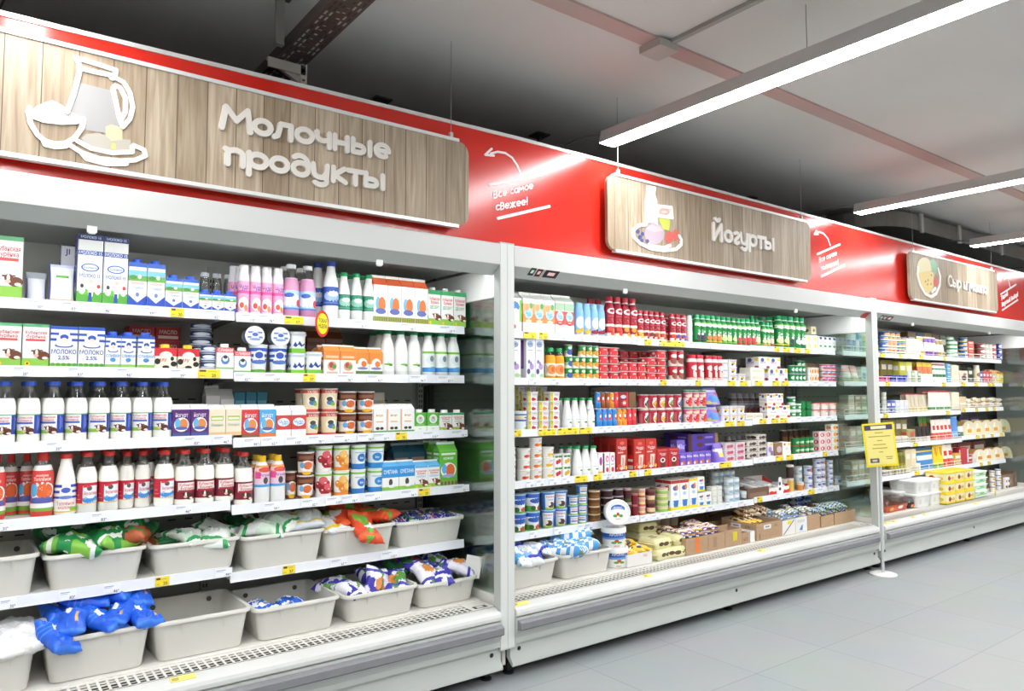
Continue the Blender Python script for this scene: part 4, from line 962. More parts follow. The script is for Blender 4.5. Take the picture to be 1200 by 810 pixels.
GRT = [r_(0, 0, 1, .22, '7cc23e'), ('p', [(.1, .35), (.25, .55), (.4, .4), (.55, .6), (.75, .4), (.9, .5), (.9, .4), (.7, .3), (.5, .42), (.3, .28)], '2b4a9e'), r_(0, .85, 1, .95, 'c9d2dc')]
R('12', 341, 360, 389, 1, cup([(0, 1, 'f0f3f0')], GRT, lid='e6ebe6', sq=.6, taper=.9), 'curd_tub', 'white green tub with blue script, stacked', 'tub', st=2)
R('12', 359.5, 379.5, 412.5, 1, cup([(0, 1, 'f0f3f0')], GRT, lid='e6ebe6', sq=.6, taper=.9), 'curd_tub', 'single white green tub', 'tub')
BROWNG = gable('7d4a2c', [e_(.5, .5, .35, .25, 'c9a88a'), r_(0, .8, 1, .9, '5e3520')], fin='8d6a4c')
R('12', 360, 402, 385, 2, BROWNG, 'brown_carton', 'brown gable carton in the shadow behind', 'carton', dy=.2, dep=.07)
OR1 = [r_(0, .62, 1, 1, 'e8893a'), r_(.1, .7, .9, .8, 'f3c79c'), e_(.5, .36, .3, .2, 'd7a38a'), e_(.45, .4, .15, .12, 'b04838'), e_(.62, .34, .14, .1, '6a9a4a'), r_(.15, .04, .85, .12, 'd8b8a8')]
R('12', 380, 417.5, 404, 2, gable(W, OR1, roof='eb9444'), 'yogurt_carton', 'orange topped carton with small picture', 'carton', dep=.06, rows=2)
OR2 = [r_(0, .5, 1, 1, 'e58a38'), e_(.5, .5, .36, .26, 'f1efea'), e_(.6, .5, .2, .14, 'e27c3c'), r_(0, 0, 1, .18, '55783a'), e_(.5, .3, .4, .06, '7f88b8')]
R('12', 417, 449, 407, 2, gable(W, OR2, roof='e58a38'), 'yogurt_carton', 'orange carton with green foot', 'carton', dep=.06)
BIO1 = bottle('kefir', [(0, 1, W)], (.1, .55, 'f1f3ef', GLEAF), '1e8f55')
BIO2 = bottle('kefir', [(0, 1, W)], (.06, .56, 'eef2ee', [r_(0, .9, 1, 1, '7cc23e'), e_(.5, .62, .3, .22, 'dfe8ee'), e_(.48, .66, .1, .14, '7a8a8a'), r_(0, .06, 1, .26, '3d90d8'), e_(.6, .18, .3, .12, '5aa7e2')]), '1e8f55')
R('12', 445, 493, 388, 3, BIO1, 'kefir_bottle', 'white bottle with green leaf print', 'kefir bottle', rows=3)
R('12', 493, 538.5, 390.5, 3, BIO2, 'kefir_bottle', 'white bottle with green blue label', 'kefir bottle', rows=3)
# ---------------- shelf 3
MILKB = bottle('milk', [(0, 1, 'f6f5ee')], (.14, .46, '2b44ac', [r_(.02, 0, .64, 1, 'f1efec'), r_(.0, .95, 1, 1, '5aa86e'), t_(.36, .84, .13, 'Кубанская', 'cf5a64', .46), t_(.36, .69, .13, 'буренка', 'cf5a64', .4), r_(.12, .5, .6, .6, '3f66c0'), r_(.02, 0, .4, .18, '8fbf45'), ('cow', .44, .2, .30, '5a2f1d'), r_(.72, .2, .74, .9, '8fa4e0'), r_(.77, .3, .79, .8, '8fa4e0')]), '2a55c0', clearz=.72, capr=.55)
R('13', -6, 204.5, 447, 8, MILKB, 'milk_bottle', 'large blue-capped milk bottle', 'milk bottle', rows=3, fill=.985)
PUR = lambda c, c2: [r_(0, .6, 1, 1, c), t_(.5, .8, .14, 'йогурт', 'eee4f0', .7), e_(.5, .45, .42, .26, 'f3f1ee'), e_(.6, .46, .25, .2, 'df8a4a'), e_(.28, .5, .15, .18, '6ab0dc'), e_(.5, .32, .34, .06, '5a64a8'), r_(0, 0, 1, .16, c2)]
R('13', 204.5, 247, 474, 2, gable('5a2d74', PUR('5a2d74', '46508a'), roof='e4dfe6', rh=.1), 'yogurt_carton', 'purple yogurt carton', 'carton', dep=.06, rows=2)
R('13', 247, 285.5, 474.5, 2, gable('e8dcc4', [r_(.12, .58, .88, .76, 'a9c06a'), r_(.16, .62, .84, .7, 'e9efcf'), t_(.5, .42, .1, 'Ряженка', '93b09a', .7), r_(0, 0, 1, .14, 'e2bd8e')], roof='efe6d4', rh=.1), 'yogurt_carton', 'beige carton with green oval', 'carton', dep=.06, rows=2)
R('13', 285.5, 305.5, 474, 1, gable('d23a3c', PUR('d23a3c', '8a5a3c'), roof='e8dcdc', rh=.1), 'yogurt_carton', 'red yogurt carton', 'carton', dep=.06)
R('13', 305.5, 325, 474, 1, gable('55a8dc', PUR('55a8dc', 'd87a3c'), roof='dfe8ee', rh=.1), 'yogurt_carton', 'light blue yogurt carton', 'carton', dep=.06)
R('13', 325, 360.5, 475.5, 2, gable(W, [r_(0, .28, 1, .82, 'c84440'), e_(.5, .56, .4, .16, 'e9eef4'), t_(.5, .56, .16, 'Чудо', '3f86cc', .6), r_(0, 0, 1, .16, 'efe9e2')], roof='f0efec', rh=.1), 'yogurt_carton', 'white red carton with blue word', 'carton', dep=.06)
HALV = cup([(0, .12, 'd5564c'), (.12, .84, 'e8d5b4'), (.84, 1, 'c8453f')], [t_(.5, .9, .11, 'ХАЛВА', 'f1e3d4', .4), e_(.5, .5, .22, .22, 'f0ead8'), e_(.52, .42, .16, .12, '4b7fb8'), e_(.48, .58, .12, .1, '4a4a3a'), e_(.62, .35, .1, .08, '7fae3e')], lid='c9c6c2')
R('13', 354, 397, 455.5, 2, HALV, 'curd_cup', 'red beige curd cup', 'cup', st=2, rows=2, fill=.93)
SHOK = cup([(0, .14, '7a3b22'), (.14, .62, 'e9d9cd'), (.62, 1, '5d2f1f')], [e_(.5, .42, .3, .26, 'f1ece8'), e_(.55, .44, .2, .18, 'd86a35'), e_(.3, .46, .1, .14, '66aadb'), r_(.15, .72, .85, .88, '8d5a42'), e_(.5, .1, .2, .08, 'e8b320')], lid='d8d5d2', taper=.86)
R('13', 396.5, 439.5, 459, 2, SHOK, 'dessert_cup', 'brown chocolate dessert cup', 'cup', st=2, rows=2, fill=.93)
R('13', 437.5, 486.5, 473.5, 3, gable(W, [e_(.5, .66, .38, .24, 'f6efe4'), t_(.5, .74, .08, 'йогурт', '7a6a5a', .5), r_(.25, .45, .75, .5, 'e2b48e'), e_(.35, .2, .14, .06, '4a3a32'), e_(.65, .2, .13, .06, '3a2f2a'), r_(0, 0, 1, .1, '5da05a'), r_(0, .1, .05, 1, 'eba06a')], roof='f6f4f0', rh=.12), 'milk_carton', 'white carton with grazing cows', 'carton', dep=.065, rows=2)
R('13', 485.5, 515.5, 480, 2, brick('57a83c', [r_(0, 0, 1, .3, 'eef2ea'), e_(.5, .66, .32, .24, 'dfe9de'), e_(.5, .64, .2, .16, 'b7cfc0'), e_(.5, .72, .1, .06, 'd8837a'), r_(.2, .34, .8, .4, '8cc478'), t_(.5, .16, .08, 'bio', 'a3b8a0', .4)], cap='f0f2f0'), 'yogurt_carton', 'green carton with white foot', 'carton', dep=.05)
R('13', 515.5, 544.5, 480.5, 2, brick(W, BUR('3fa36a', 'c8323e'), cap='f0f2f0'), 'milk_carton', 'small white carton with brown cow', 'milk carton', dep=.05)
R('13', 243, 276, 456, 2, gable('e8e6e2', [r_(0, .3, 1, .7, 'b0413e')], fin='dcdad5'), 'milk_carton', 'white red carton at the back', 'carton', dy=.2, dep=.07)
R('13', 276, 315, 459, 3, brick('2f7f96', [r_(.1, .4, .9, .8, '64a9bd'), e_(.5, .3, .3, .15, 'd8dde0')]), 'milk_carton', 'teal carton at the back', 'carton', dy=.2, dep=.07)
R('13', 437, 452, 460, 1, brick('d8d0c2', [r_(0, .6, 1, .8, 'b9ac98')]), 'milk_carton', 'plain beige carton at the back', 'carton', dy=.2, dep=.07)
# ---------------- shelf 4
KOPB = bottle('squat', [(0, 1, 'efeee8')], (.0, .72, 'd8433c', [e_(.5, .56, .42, .2, 'f2efea'), e_(.58, .56, .26, .17, 'e0662f'), e_(.24, .58, .14, .14, '5fb0de'), e_(.5, .36, .4, .08, '565fa6'), r_(0, 0, 1, .2, '76b13e'), t_(.5, .82, .07, 'Топлёное', 'f5e5da', .5), t_(.5, .9, .05, 'молоко', 'f5e5da', .35), r_(0, .2, 1, .3, 'f0eee8')]), 'd23229', clearz=.8, capr=.52)
R('14', -14, 14, 531, 1, KOPB, 'milk_bottle', 'red sleeved milk bottle, cut by left edge', 'milk bottle')
R('14', 43, 69, 529.5, 1, KOPB, 'milk_bottle', 'red sleeved milk bottle with green foot', 'milk bottle')
R('14', 10, 46, 532, 2, KOPB, 'milk_bottle', 'red sleeved bottle standing further back', 'milk bottle', dy=.13)
SAILB = bottle('taper', [(0, 1, 'f5f4ec')], (.05, .5, 'f4f3ee', [r_(0, 0, 1, .04, 'e8c23e'), r_(0, .9, .36, 1, '2f4fb0'), r_(.62, .9, 1, 1, '2f4fb0'), r_(0, .7, .3, .79, '2f4fb0'), r_(.66, .7, 1, .79, '2f4fb0'), r_(0, .5, .3, .58, '2f4fb0'), r_(.66, .5, 1, .58, '2f4fb0'), e_(.48, .72, .16, .2, 'f3f3f4'), e_(.48, .8, .13, .1, '3a5cb8'), e_(.48, .54, .2, .06, '6b86c8'), t_(.48, .32, .12, 'Топлёное', 'd2706a', .5), t_(.48, .18, .12, 'молоко', 'd2706a', .4), r_(.6, .05, 1, .18, '8fbf4a')]), 'd23229', capr=.58)
R('14', 69.5, 96, 531.5, 1, SAILB, 'milk_bottle', 'tapered bottle with blue sailor stripes', 'milk bottle')
REDL = bottle('milk', [(0, 1, 'f4f3ea')], (.16, .5, 'c5283a', [r_(.3, 0, .8, .86, 'e9eef4'), e_(.55, .2, .26, .2, '3f8ed2'), e_(.55, .34, .14, .1, 'eaf2f8'), t_(.56, .5, .16, 'Вкуснотеево', 'd2465a', .42), e_(.5, .74, .08, .12, '5a5a4e'), r_(.32, .78, .5, .86, 'd63a48'), r_(.06, .2, .24, .24, 'e48a8e'), r_(.06, .4, .2, .44, 'e48a8e'), r_(.0, .0, 1, .03, 'e8b45a')]), 'd23229', clearz=.76, capr=.55)
R('14', 95.5, 144.2, 529, 2, REDL, 'milk_bottle', 'red labelled milk bottle at the front', 'milk bottle', fill=.985)
R('14', 185, 208.5, 527.5, 1, REDL, 'milk_bottle', 'red labelled bottle beside dark labels', 'milk bottle')
R('14', 143.5, 181, 529, 2, REDL, 'milk_bottle', 'red labelled bottle set slightly back', 'milk bottle', dy=.05, fill=.98)
R('14', 96, 208, 527.5, 5, REDL, 'milk_bottle', 'red labelled bottle in rear row', 'milk bottle', dy=.16, rows=2)
DARKL = bottle('milk', [(0, 1, 'f4f3ea')], (.1, .44, '7d2230', [r_(.06, .08, .94, .92, '862634'), r_(.18, .42, .82, .9, 'f1e9e4'), t_(.5, .78, .15, 'Кубанская', 'bf3f4a', .52), t_(.5, .6, .15, 'Буренка', 'bf3f4a', .44), r_(.2, .4, .8, .5, 'a8303c'), ('cow', .48, .2, .3, '4a2618'), r_(.84, .2, .92, .6, '4a7fc4')]), 'd23229', clearz=.7, capr=.52)
R('14', 208.3, 299.2, 525.5, 4, DARKL, 'milk_bottle', 'milk bottle with dark red label', 'milk bottle', rows=2, fill=.985)
YEL = bottle('squat', [(0, 1, W)], (.34, .8, 'e9c8d8', [r_(0, .7, 1, 1, 'e8a33a'), e_(.5, .8, .3, .12, 'd8483c'), r_(0, .0, 1, .12, '49a0d8'), t_(.5, .56, .12, 'Агуша', '7a3f9a', .5), e_(.5, .3, .1, .16, '4a4a48'), r_(.05, .4, .3, .7, 'd84a8a')]), 'e9bb1c', capr=.52)
R('14', 300.5, 337, 533.5, 2, YEL, 'kefir_bottle', 'small yellow-capped bottle', 'yogurt bottle', rows=2, fill=.95)
R('14', 350, 370.5, 529.5, 1, SHOK, 'dessert_cup', 'brown dessert cup column', 'cup', st=2)
R('14', 336, 350.5, 552, 1, SHOK, 'dessert_cup', 'low brown dessert cup behind column', 'cup', dy=.06)
DZ = lambda cs, c2, cl: cup([(0, 1, 'efefec')], [r_(0, .86, 1, .94, '86c23e')]+fruit(.42, .5, .42, cs)+fruit(.6, .25, .36, cs)+[r_(0, 0, 1, .14, c2)], lid=cl, taper=.84)
R('14', 370.5, 391.5, 522, 1, DZ(['a8202c', 'c22a36', '8a1824', 'd8606a'], 'e9e4e2', 'dfe3dc'), 'yogurt_cup', 'tall cup with cherry picture', 'cup', st=2, rows=2)
R('14', 391.5, 411.5, 521.5, 1, DZ(['e8952f', 'f0a840', 'e07f28', 'f2c06a'], 'ea8a2a', 'dfe3dc'), 'yogurt_cup', 'tall cup with apricot picture', 'cup', st=2, rows=2)
BLU = lambda c: cup([(0, 1, 'e8edf0')], [r_(0, .86, 1, .94, '86c23e'), r_(0, 0, 1, .24, c), e_(.5, .5, .2, .18, c), t_(.5, .5, .1, 'bio', 'eef3f8', .25), r_(.2, .7, .8, .74, '9cc0dc')], lid='dfe3dc', taper=.84)
R('14', 411.5, 430.5, 521, 1, BLU('3878c0'), 'yogurt_cup', 'tall white cup with blue foot', 'cup', st=2, rows=2)
R('14', 430.5, 452, 520, 1, BLU('2f8ad0'), 'yogurt_cup', 'tall white cup with blue circle', 'cup', st=2, rows=2)
SM = [r_(0, .55, 1, 1, '2f8fd2'), t_(.5, .78, .15, 'СМЕТАНА', 'eef4f8', .85), r_(0, 0, 1, .18, '8cc24a'), e_(.5, .36, .12, .14, '4a4440'), e_(.56, .2, .2, .06, 'eef0ee')]
R('14', 449.5, 487.5, 540, 2, gable(W, SM, roof='58a8de', rh=.12), 'sour_cream_carton', 'blue carton reading СМЕТАНА', 'carton', dep=.06)
R('14', 487, 517, 539.5, 2, gable(W, BUR('4a9fd8')[1:]+[r_(0, .9, 1, 1, '5fb0e2')], roof='5fb0e2', rh=.12), 'sour_cream_carton', 'white carton with blue roof, cow', 'carton', dep=.06)
R('14', 462, 500, 519, 2, gable('1f4f60', [r_(.1, .5, .9, .85, '98705f'), e_(.6, .2, .4, .16, '3f2a22'), r_(.1, .3, .9, .42, 'c9c5bd')], roof='1f4f60', fin='9aa8a8'), 'milk_carton', 'dark teal carton with cow behind', 'carton', dy=.13, dep=.07)
GRN = [r_(0, .3, 1, 1, '62b43a'), r_(.1, .9, .9, .96, 'e3efe0'), t_(.5, .8, .07, 'КЕФИР', 'eef5ea', .6), e_(.5, .46, .44, .22, 'eef2f2'), e_(.6, .46, .26, .18, 'dd6c33'), e_(.26, .5, .14, .14, '63ade0'), e_(.5, .3, .38, .05, '9fa4cf'), r_(0, 0, 1, .16, '77b043')]+[e_(.12+.2*k, .09, .07, .06, '7a5a3a') for k in range(5)]
R('14', 515.5, 536.5, 518, 1, gable('62b43a', GRN, roof='6abb42', fin='e8eee6'), 'kefir_carton', 'tall bright green gable carton', 'carton', rows=4, dep=.07)
# ---------------- bins and film bags of fridge 1
def bin_thing(label, x0, x1, yfr, zb, zt, depth=.36):
    """tapered store bin: rim from x0 to x1 at the front"""
    w_, h_ = x1-x0, zt-zb; d_ = depth; b = MB(); r0 = .035; tp = .88; td = .94
    o_ = lambda t, g=0: rr(w_*(tp+(1-tp)*t)-.02-2*g, d_*(td+(1-td)*t)-.02-2*g, r0-g*.5, h_*t, 4)
    inn = [(x, y, z) for x, y, z in o_(1, .004)]; fl = [(x, y, .006) for x, y, z in o_(0, .006)]
    b.loft([o_(0), o_(.94), o_(1), inn, fl], 'bin_plastic', True, cap0=True, cap1=True)
    r = thing('storage_bin', label, 'bin', ((x0+x1)/2, yfr+d_/2, zb), group='white plastic bins in the fridges')
    part('bin_body', b, r)
    m = MB(); R0 = rr(w_-.018, d_-.018, r0, h_-.003, 4); R1 = rr(w_, d_, r0+.006, h_-.012, 4); R2 = rr(w_, d_, r0+.006, h_-.002, 4); R3 = rr(w_-.006, d_-.006, r0+.003, h_+.002, 4); R4 = rr(w_-.03, d_-.03, r0-.006, h_+.002, 4); R5 = rr(w_-.03, d_-.03, r0-.006, h_-.006, 4)
    m.loft([R0, R1, R2, R3, R4, R5], 'bin_plastic', True, False, False); part('rim', m, r)
    for fx in (-.2, .2): c = MB(); c.loft([[(fx*w_-.003, -d_/2*td+.004-.004, h_*.62), (fx*w_+.003, -d_/2*td, h_*.62), (fx*w_+.003, -d_/2*td+.02, h_*.62)], [(fx*w_-.006, -d_/2-.003+.006, h_-.01), (fx*w_+.006, -d_/2+.003, h_-.01), (fx*w_+.006, -d_/2+.02, h_-.01)]], 'bin_plastic', False); part('rib', c, r)
    for fx in (-.3, .3): c = MB(); c.loft([[(fx*w_+.011*math.cos(t), d_/2-.020-e, h_*.8+.011*math.sin(t)) for t in [2*PI*k/12 for k in range(12)]] for e in (0, .004)], '4a4844'); part('hole', c, r)
    return r
def binpx(label, pl, pr_, yb, yfr, zb, depth=.36, xmax=9):
    """front rim between two photograph points; stands on zb"""
    a = at_y(*pl, yfr); e = at_y(*pr_, yfr); zt = (a.z+e.z)/2; e.x = min(e.x, xmax)
    bin_thing(label, a.x, e.x, yfr, zb, zt, depth); return a.x, e.x, zt
from mathutils import noise as NZ
def pat(base, mid, acc, spots, light='efefec'):
    """printed film: two bands, a light label, blots of the accent colour"""
    def fn(u, v, rg):
        q = NZ.noise(rg.off+Vector((u*2.6, v*2.4, 0))); q2 = NZ.noise(rg.off+Vector((u*3.4, v*3.2, 9)))
        if .12 < v < .2 or .82 < v < .88: return mid
        if (u-.5)**2+(v-.5)**2*1.6 < .05: return light if q2 < .25 else acc
        if q > .22: return acc
        return mid if q2 > .5-1.6*spots else base
    return fn
BAGS = {
 'green': pat('1d8a45', 'e6ece4', '7ab53e', .06), 'lightgreen': pat('e9eee8', '2f9a55', 'cfe3d0', .1), 'darkgreen': pat('1f5f38', '2f8f4f', 'b0582f', .12),
 'blue': (lambda u, v, rg: 'e9edf2' if (.3 < u < .5 and .55 < v < .72) else ('2f74dc' if v < .08 or v > .92 else ('c9a06a' if (.7 < u < .8 and .2 < v < .45) else ('3f80e4' if (v*9) % 1 < .12 and u < .6 else '1b5bd0')))), 'white': pat('e4e4e2', 'f2f2f0', 'cfd0d2', .2), 'yellow': pat('d9dfe4', 'e3c93a', 'c8d5df', .1),
 'orange': pat('d94a28', 'e9642f', '6aa838', .1), 'violet': pat('e6e4ee', '3f36a8', '4f8f3c', .18, 'd98a4a'), 'indigo': pat('3a35a5', 'e8e8f0', '5f9a40', .12, 'e4e2e8'), 'multi': pat('dfe2ea', '4a3fae', '2f7a4a', .3, 'c8443c'),
 'skyblue': pat('5aa5e0', 'e9eef4', '3f86cc', .3), 'bluewhite': pat('e3e8f2', '3038ac', '8fb0dc', .2), 'check': (lambda u, v, rg: ('4d9fe2' if (int(u*9)+int(v*11)) % 2 else ('f0f2f4' if int(u*9+v*7) % 5 else '7a8a6a'))),
 'blueback': pat('2a67c8', 'e4e7ee', '27469c', .15), 'brownw': pat('b9854f', 'ead9c0', '7a4726', .35, 'e8d6bb'), 'yellowb': pat('e8b62c', 'f0cf5a', '3c3f5a', .12), 'whitestripe': (lambda u, v, rg: ('e9ebee', '5a6a92', 'c9b84a', 'e9ebee')[int(v*16+u) % 4] if NZ.noise(rg.off+Vector((u*4, v*4, 0))) < .3 else '6f98cc'),
 'bluestripe': (lambda u, v, rg: ('dfe6ec', '2f78c8', 'cfe06a', '33408a')[int(v*14+u*3) % 4]), 'purplew': (lambda u, v, rg: ('eceaf0', '3b2f86', 'efb13a', 'eceaf0', 'f0eef0', 'e88f2e')[int(v*12+u*2) % 6]),
}
BAGMESH = {}
def bag(style, name, label, cat, x, y, z, w_, d_, h_, rz, rx=0, ry=0, grp=None, puff=1.0, wob=.35):
    key = (style, round(w_, 2), round(d_, 2), round(h_, 2), int(rz*10) % 3)
    if key not in BAGMESH: BAGMESH[key] = pillow(BAGS[style], puff, seed=len(BAGMESH), wob=wob)(w_, d_, h_)
    return put(name, BAGMESH[key], label, cat, (x, y, z), (rx, ry, rz), grp)
NAME5 = {}
def heap(where, xa, xb, yf, zt, depth, items, size=(.19, .24, .06), name='film_bag', cat='bag', inset=.03):
    """items: (style, fx, fy, dz, rz, tilt, words)"""
    for st, fx, fy, dz, rz, tl, wd in items:
        x = xa+(xb-xa)*fx; y = yf+depth*fy
        bag(st, name, wd+', '+where, cat, x, y, zt+dz, size[0], size[1], size[2], rz, tl, tl*.6*math.sin(rz*3), 'film bags in the bins')
S5 = lambda x: shelf_top(1, 5, x)
XA, XB, ZT = {}, {}, {}
YB5 = SF+.004
for k, (pl, pr_, lab) in dict(
    a=((-62, 659), (48, 652), 'white bin cut by the left edge, fifth shelf'), b=((51, 653), (174, 641.5), 'white bin of green milk bags, fifth shelf'), c=((176.5, 640), (284, 630.5), 'white bin between green bags and white bags, fifth shelf'),
    d=((283.5, 628.5), (384, 622.5), 'white bin with white green bags, fifth shelf'), e=((380, 621), (467, 614.5), 'white bin with orange bags on top, fifth shelf'), f=((466, 613), (547, 605.5), 'white bin at the right end of fifth shelf, left fridge')).items():
    xm = at_y((pl[0]+pr_[0])/2, 640, YB5).x; XA[k], XB[k], ZT[k] = binpx(lab, pl, pr_, 0, YB5, S5(xm)+.001)
YBD = 3.185
for k, (pl, pr_, lab) in dict(
    g=((-70, 775), (46, 759), 'white bin cut by the left edge, bottom deck'), h=((49, 755), (181, 731), 'white bin of blue bags, bottom deck'), i=((178, 733), (296.5, 713), 'almost empty white bin, bottom deck'),
    j=((298.5, 716), (401, 699.5), 'white bin with two blue bags inside, bottom deck'), k=((405, 701), (493, 685.5), 'white bin with one upright violet bag, bottom deck'), l=((491, 689), (573, 672), 'white bin at the right end of bottom deck, left fridge')).items():
    XA[k], XB[k], ZT[k] = binpx(lab, pl, pr_, 0, YBD, DECK+.001, .40, 2.195)
hb = lambda k: (XA[k], XB[k], YB5, ZT[k], .36)
heap('in the green bag bin, fifth shelf', *hb('b'), [
    ('green', .30, .22, -.015, 1.25, .12, 'plain green bag at the front left'), ('green', .62, .30, -.01, .4, .1, 'green bag with lime corner, front middle'), ('darkgreen', .9, .35, -.005, -.5, .15, 'dark green bag with orange print'),
    ('green', .8, .55, .03, .8, .1, 'upper green bag, back right'), ('darkgreen', .45, .65, .02, -.4, .1, 'dark green bag at the back'), ('green', .2, .7, .02, .2, 0, 'green bag at the back left')], (.17, .22, .075))
heap('in the bin right of the green bags', *hb('c'), [('lightgreen', .45, .32, -.03, .5, .2, 'white green crumpled bag'), ('lightgreen', .75, .25, -.035, -.4, .15, 'white bag with green stripe'), ('darkgreen', .2, .5, -.04, .3, .1, 'dark green bag'), ('lightgreen', .85, .55, -.02, .9, .2, 'pale green bag at the back')], (.15, .2, .06))
heap('in the fourth bin, fifth shelf', *hb('d'), [('lightgreen', .3, .3, -.02, 1.2, .1, 'flat white bag with green edge'), ('lightgreen', .55, .4, -.005, .6, .15, 'white green bag on the pile'), ('yellow', .85, .35, -.005, -.3, .1, 'pale bag with yellow seams'), ('darkgreen', .25, .65, 0, .3, .1, 'dark green bag at the back'), ('white', .6, .7, .0, .5, .1, 'white bag at the back')], (.17, .21, .065))
heap('in the orange bag bin, fifth shelf', *hb('e'), [('yellow', .15, .3, -.02, .3, .1, 'yellow white bag'), ('orange', .32, .4, .0, -.5, .15, 'orange red bag at the left'), ('orange', .85, .35, .0, .5, .1, 'orange bag at the right'), ('orange', .55, .7, .04, 1.3, .1, 'orange bag at the back'), ('orange', .53, .12, -.03, .25, .75, 'orange bag hanging over the bin edge'), ('green', .6, .55, .0, .6, .1, 'green bag in the middle')], (.15, .21, .06))
rs = random.Random(3)
for k, (nx, st) in enumerate([(.06+.11*i, 'multi' if i % 2 else 'indigo') for i in range(9)]):
    bag(st, 'curd_snack', 'small shiny %s snack, %s from left, right end bin, fifth shelf' % ('white red' if k % 2 else 'violet', ORD[k]), 'snack', XA['f']+(XB['f']-XA['f'])*nx, YB5+.07+.05*rs.random(), ZT['f']-.03+.012*rs.random(), .05, .1, .03, rs.uniform(-.25, .25), .1, .1, 'small snacks in the right end bin')
for k in range(7):
    bag('multi', 'curd_snack', 'small snack in the back row, %s from left, right end bin' % ORD[k], 'snack', XA['f']+(XB['f']-XA['f'])*(.1+.13*k), YB5+.19+.03*rs.random(), ZT['f']-.015, .05, .1, .03, rs.uniform(-.25, .25), .1, 0, 'small snacks in the right end bin')
hd = lambda k: (XA[k], XB[k], YBD, ZT[k], .40)
heap('in the leftmost deck bin', *hd('g'), [('white', .75, .25, -.025, .3, .1, 'white crumpled bag at the front'), ('white', .88, .5, -.01, 1.0, .15, 'white bag at the right'), ('white', .55, .5, -.03, -.5, .1, 'white bag in the middle')], (.19, .22, .06))
heap('in the blue bag bin, bottom deck', *hd('h'), [
    ('blue', .09, .10, -.02, .55, .55, 'blue bag slumping over the left corner'), ('blue', .30, .22, .012, -.35, .3, 'blue bag with white label at the front'), ('blue', .52, .2, -.005, .7, .35, 'blue bag at the middle front'), ('blue', .72, .24, .005, -.5, .3, 'second blue bag from the right, front'), ('blue', .9, .22, -.01, .25, .3, 'blue bag at the right corner'),
    ('blue', .42, .5, .055, 1.3, .2, 'blue bag lying on top, left'), ('blue', .68, .52, .06, .8, .15, 'blue bag lying on top, middle'), ('blue', .86, .5, .04, .3, .2, 'blue bag on top at the right'), ('blue', .18, .55, .02, .2, .2, 'blue bag at the back left')], (.115, .18, .06))
heap('in the almost empty bin', *hd('i'), [('lightgreen', .42, .75, -.13, .5, .3, 'last white green bag')], (.07, .09, .03))
heap('in the third deck bin', *hd('j'), [('blueback', .22, .42, -.075, .5, .15, 'left blue white bag'), ('blueback', .5, .36, -.08, -.5, .1, 'right blue white bag')], (.13, .17, .06))
heap('in the upright bag bin, bottom deck', *hd('k'), [('indigo', .2, .3, -.04, .3, .2, 'violet white bag lying at the left'), ('violet', .48, .3, -.005, .15, 1.2, 'violet white bag standing upright'), ('violet', .8, .3, -.03, -.4, .3, 'violet green bag at the right'), ('indigo', .1, .55, -.03, .8, .1, 'indigo bag at the back left'), ('violet', .62, .55, -.02, .6, .3, 'violet bag at the back')], (.14, .19, .065))
heap('in the right end deck bin', *hd('l'), [('violet', .22, .3, .0, .3, .5, 'white violet bag at the front left'), ('indigo', .5, .25, -.02, -.5, .2, 'indigo bag at the front'), ('violet', .8, .3, -.005, .9, .2, 'violet green bag at the right'), ('multi', .3, .6, .02, .5, .2, 'white red bag at the back'), ('indigo', .7, .6, .01, .3, .3, 'indigo bag at the back'), ('multi', .08, .7, .015, .5, .2, 'speckled bag at the back left')], (.14, .2, .065))
b = MB(); b.loft([[(-.04, 0, 0), (.04, 0, 0), (.05, 0, .11), (-.035, 0, .12)], [(-.04, .004, 0), (.04, .004, 0), (.05, .004, .11), (-.035, .004, .12)]], 'ecebe6', False)
tag(link('cardboard_flap', b.mesh('cardboard_flap'), None, (XB['l']-.02, YBD+.05, ZT['l']-.02), (0, .1, -.5)), 'white card standing at the right end of the last deck bin', 'card')
# ------------------------------------------------------------------ fridge 2
def sw(c1, c2): return [e_(.5, .5, .36, .3, c1), e_(.55, .55, .2, .16, c2)]
PEACH = [r_(0, .55, 1, .86, 'f0b384'), r_(0, .3, 1, .55, 'ee8f4c'), e_(.5, .56, .38, .15, 'a9d6f0'), t_(.5, .56, .12, 'Чудо', '3f86cc', .5), e_(.75, .8, .16, .09, '57a55a'), e_(.3, .74, .2, .1, 'e9a06e'), e_(.5, .34, .3, .05, 'f2d6c0'), r_(0, 0, 1, .25, 'f3f1ee')]
MELON = [r_(0, .72, 1, .94, 'a5c3a4'), r_(0, .3, 1, .7, 'd9594c'), e_(.5, .54, .38, .16, 'b4d4ea'), t_(.5, .54, .12, 'Чудо', '3f86cc', .5), e_(.5, .34, .32, .07, 'c83d38'), e_(.5, .35, .2, .02, 'eeb9a8'), r_(0, 0, 1, .25, 'f3f1ee')]
MULTI = [r_(0, .1, .6, .4, 'd6543c'), e_(.5, .75, .35, .16, '4a7fc4'), e_(.6, .45, .3, .25, 'e8e4dc'), r_(.85, .3, 1, .95, '7cc23e')]
R('21', 565, 574, 350, 1, brick('eae6df', [e_(.45, .6, .3, .2, '8a5a44'), e_(.7, .65, .1, .2, 'd05a4a'), r_(.1, 0, .7, .3, 'c9ab4a')]), 'milk_carton', 'carton with fruit print behind side glass', 'milk carton', dep=.08)
R('21', 575, 590, 347, 2, brick('dfe5e0', [r_(0, .8, 1, 1, '7fa592'), e_(.5, .5, .35, .2, 'cfa6a2'), r_(0, .0, .3, .5, '8a5a5c')]), 'milk_carton', 'pale carton beside the post behind glass', 'milk carton', dep=.08, rows=2)
R('21', 594, 611.5, 342, 1, gable(W, MULTI, rh=.1), 'yogurt_carton', 'white carton with lime edge', 'carton', dep=.08, rows=2)
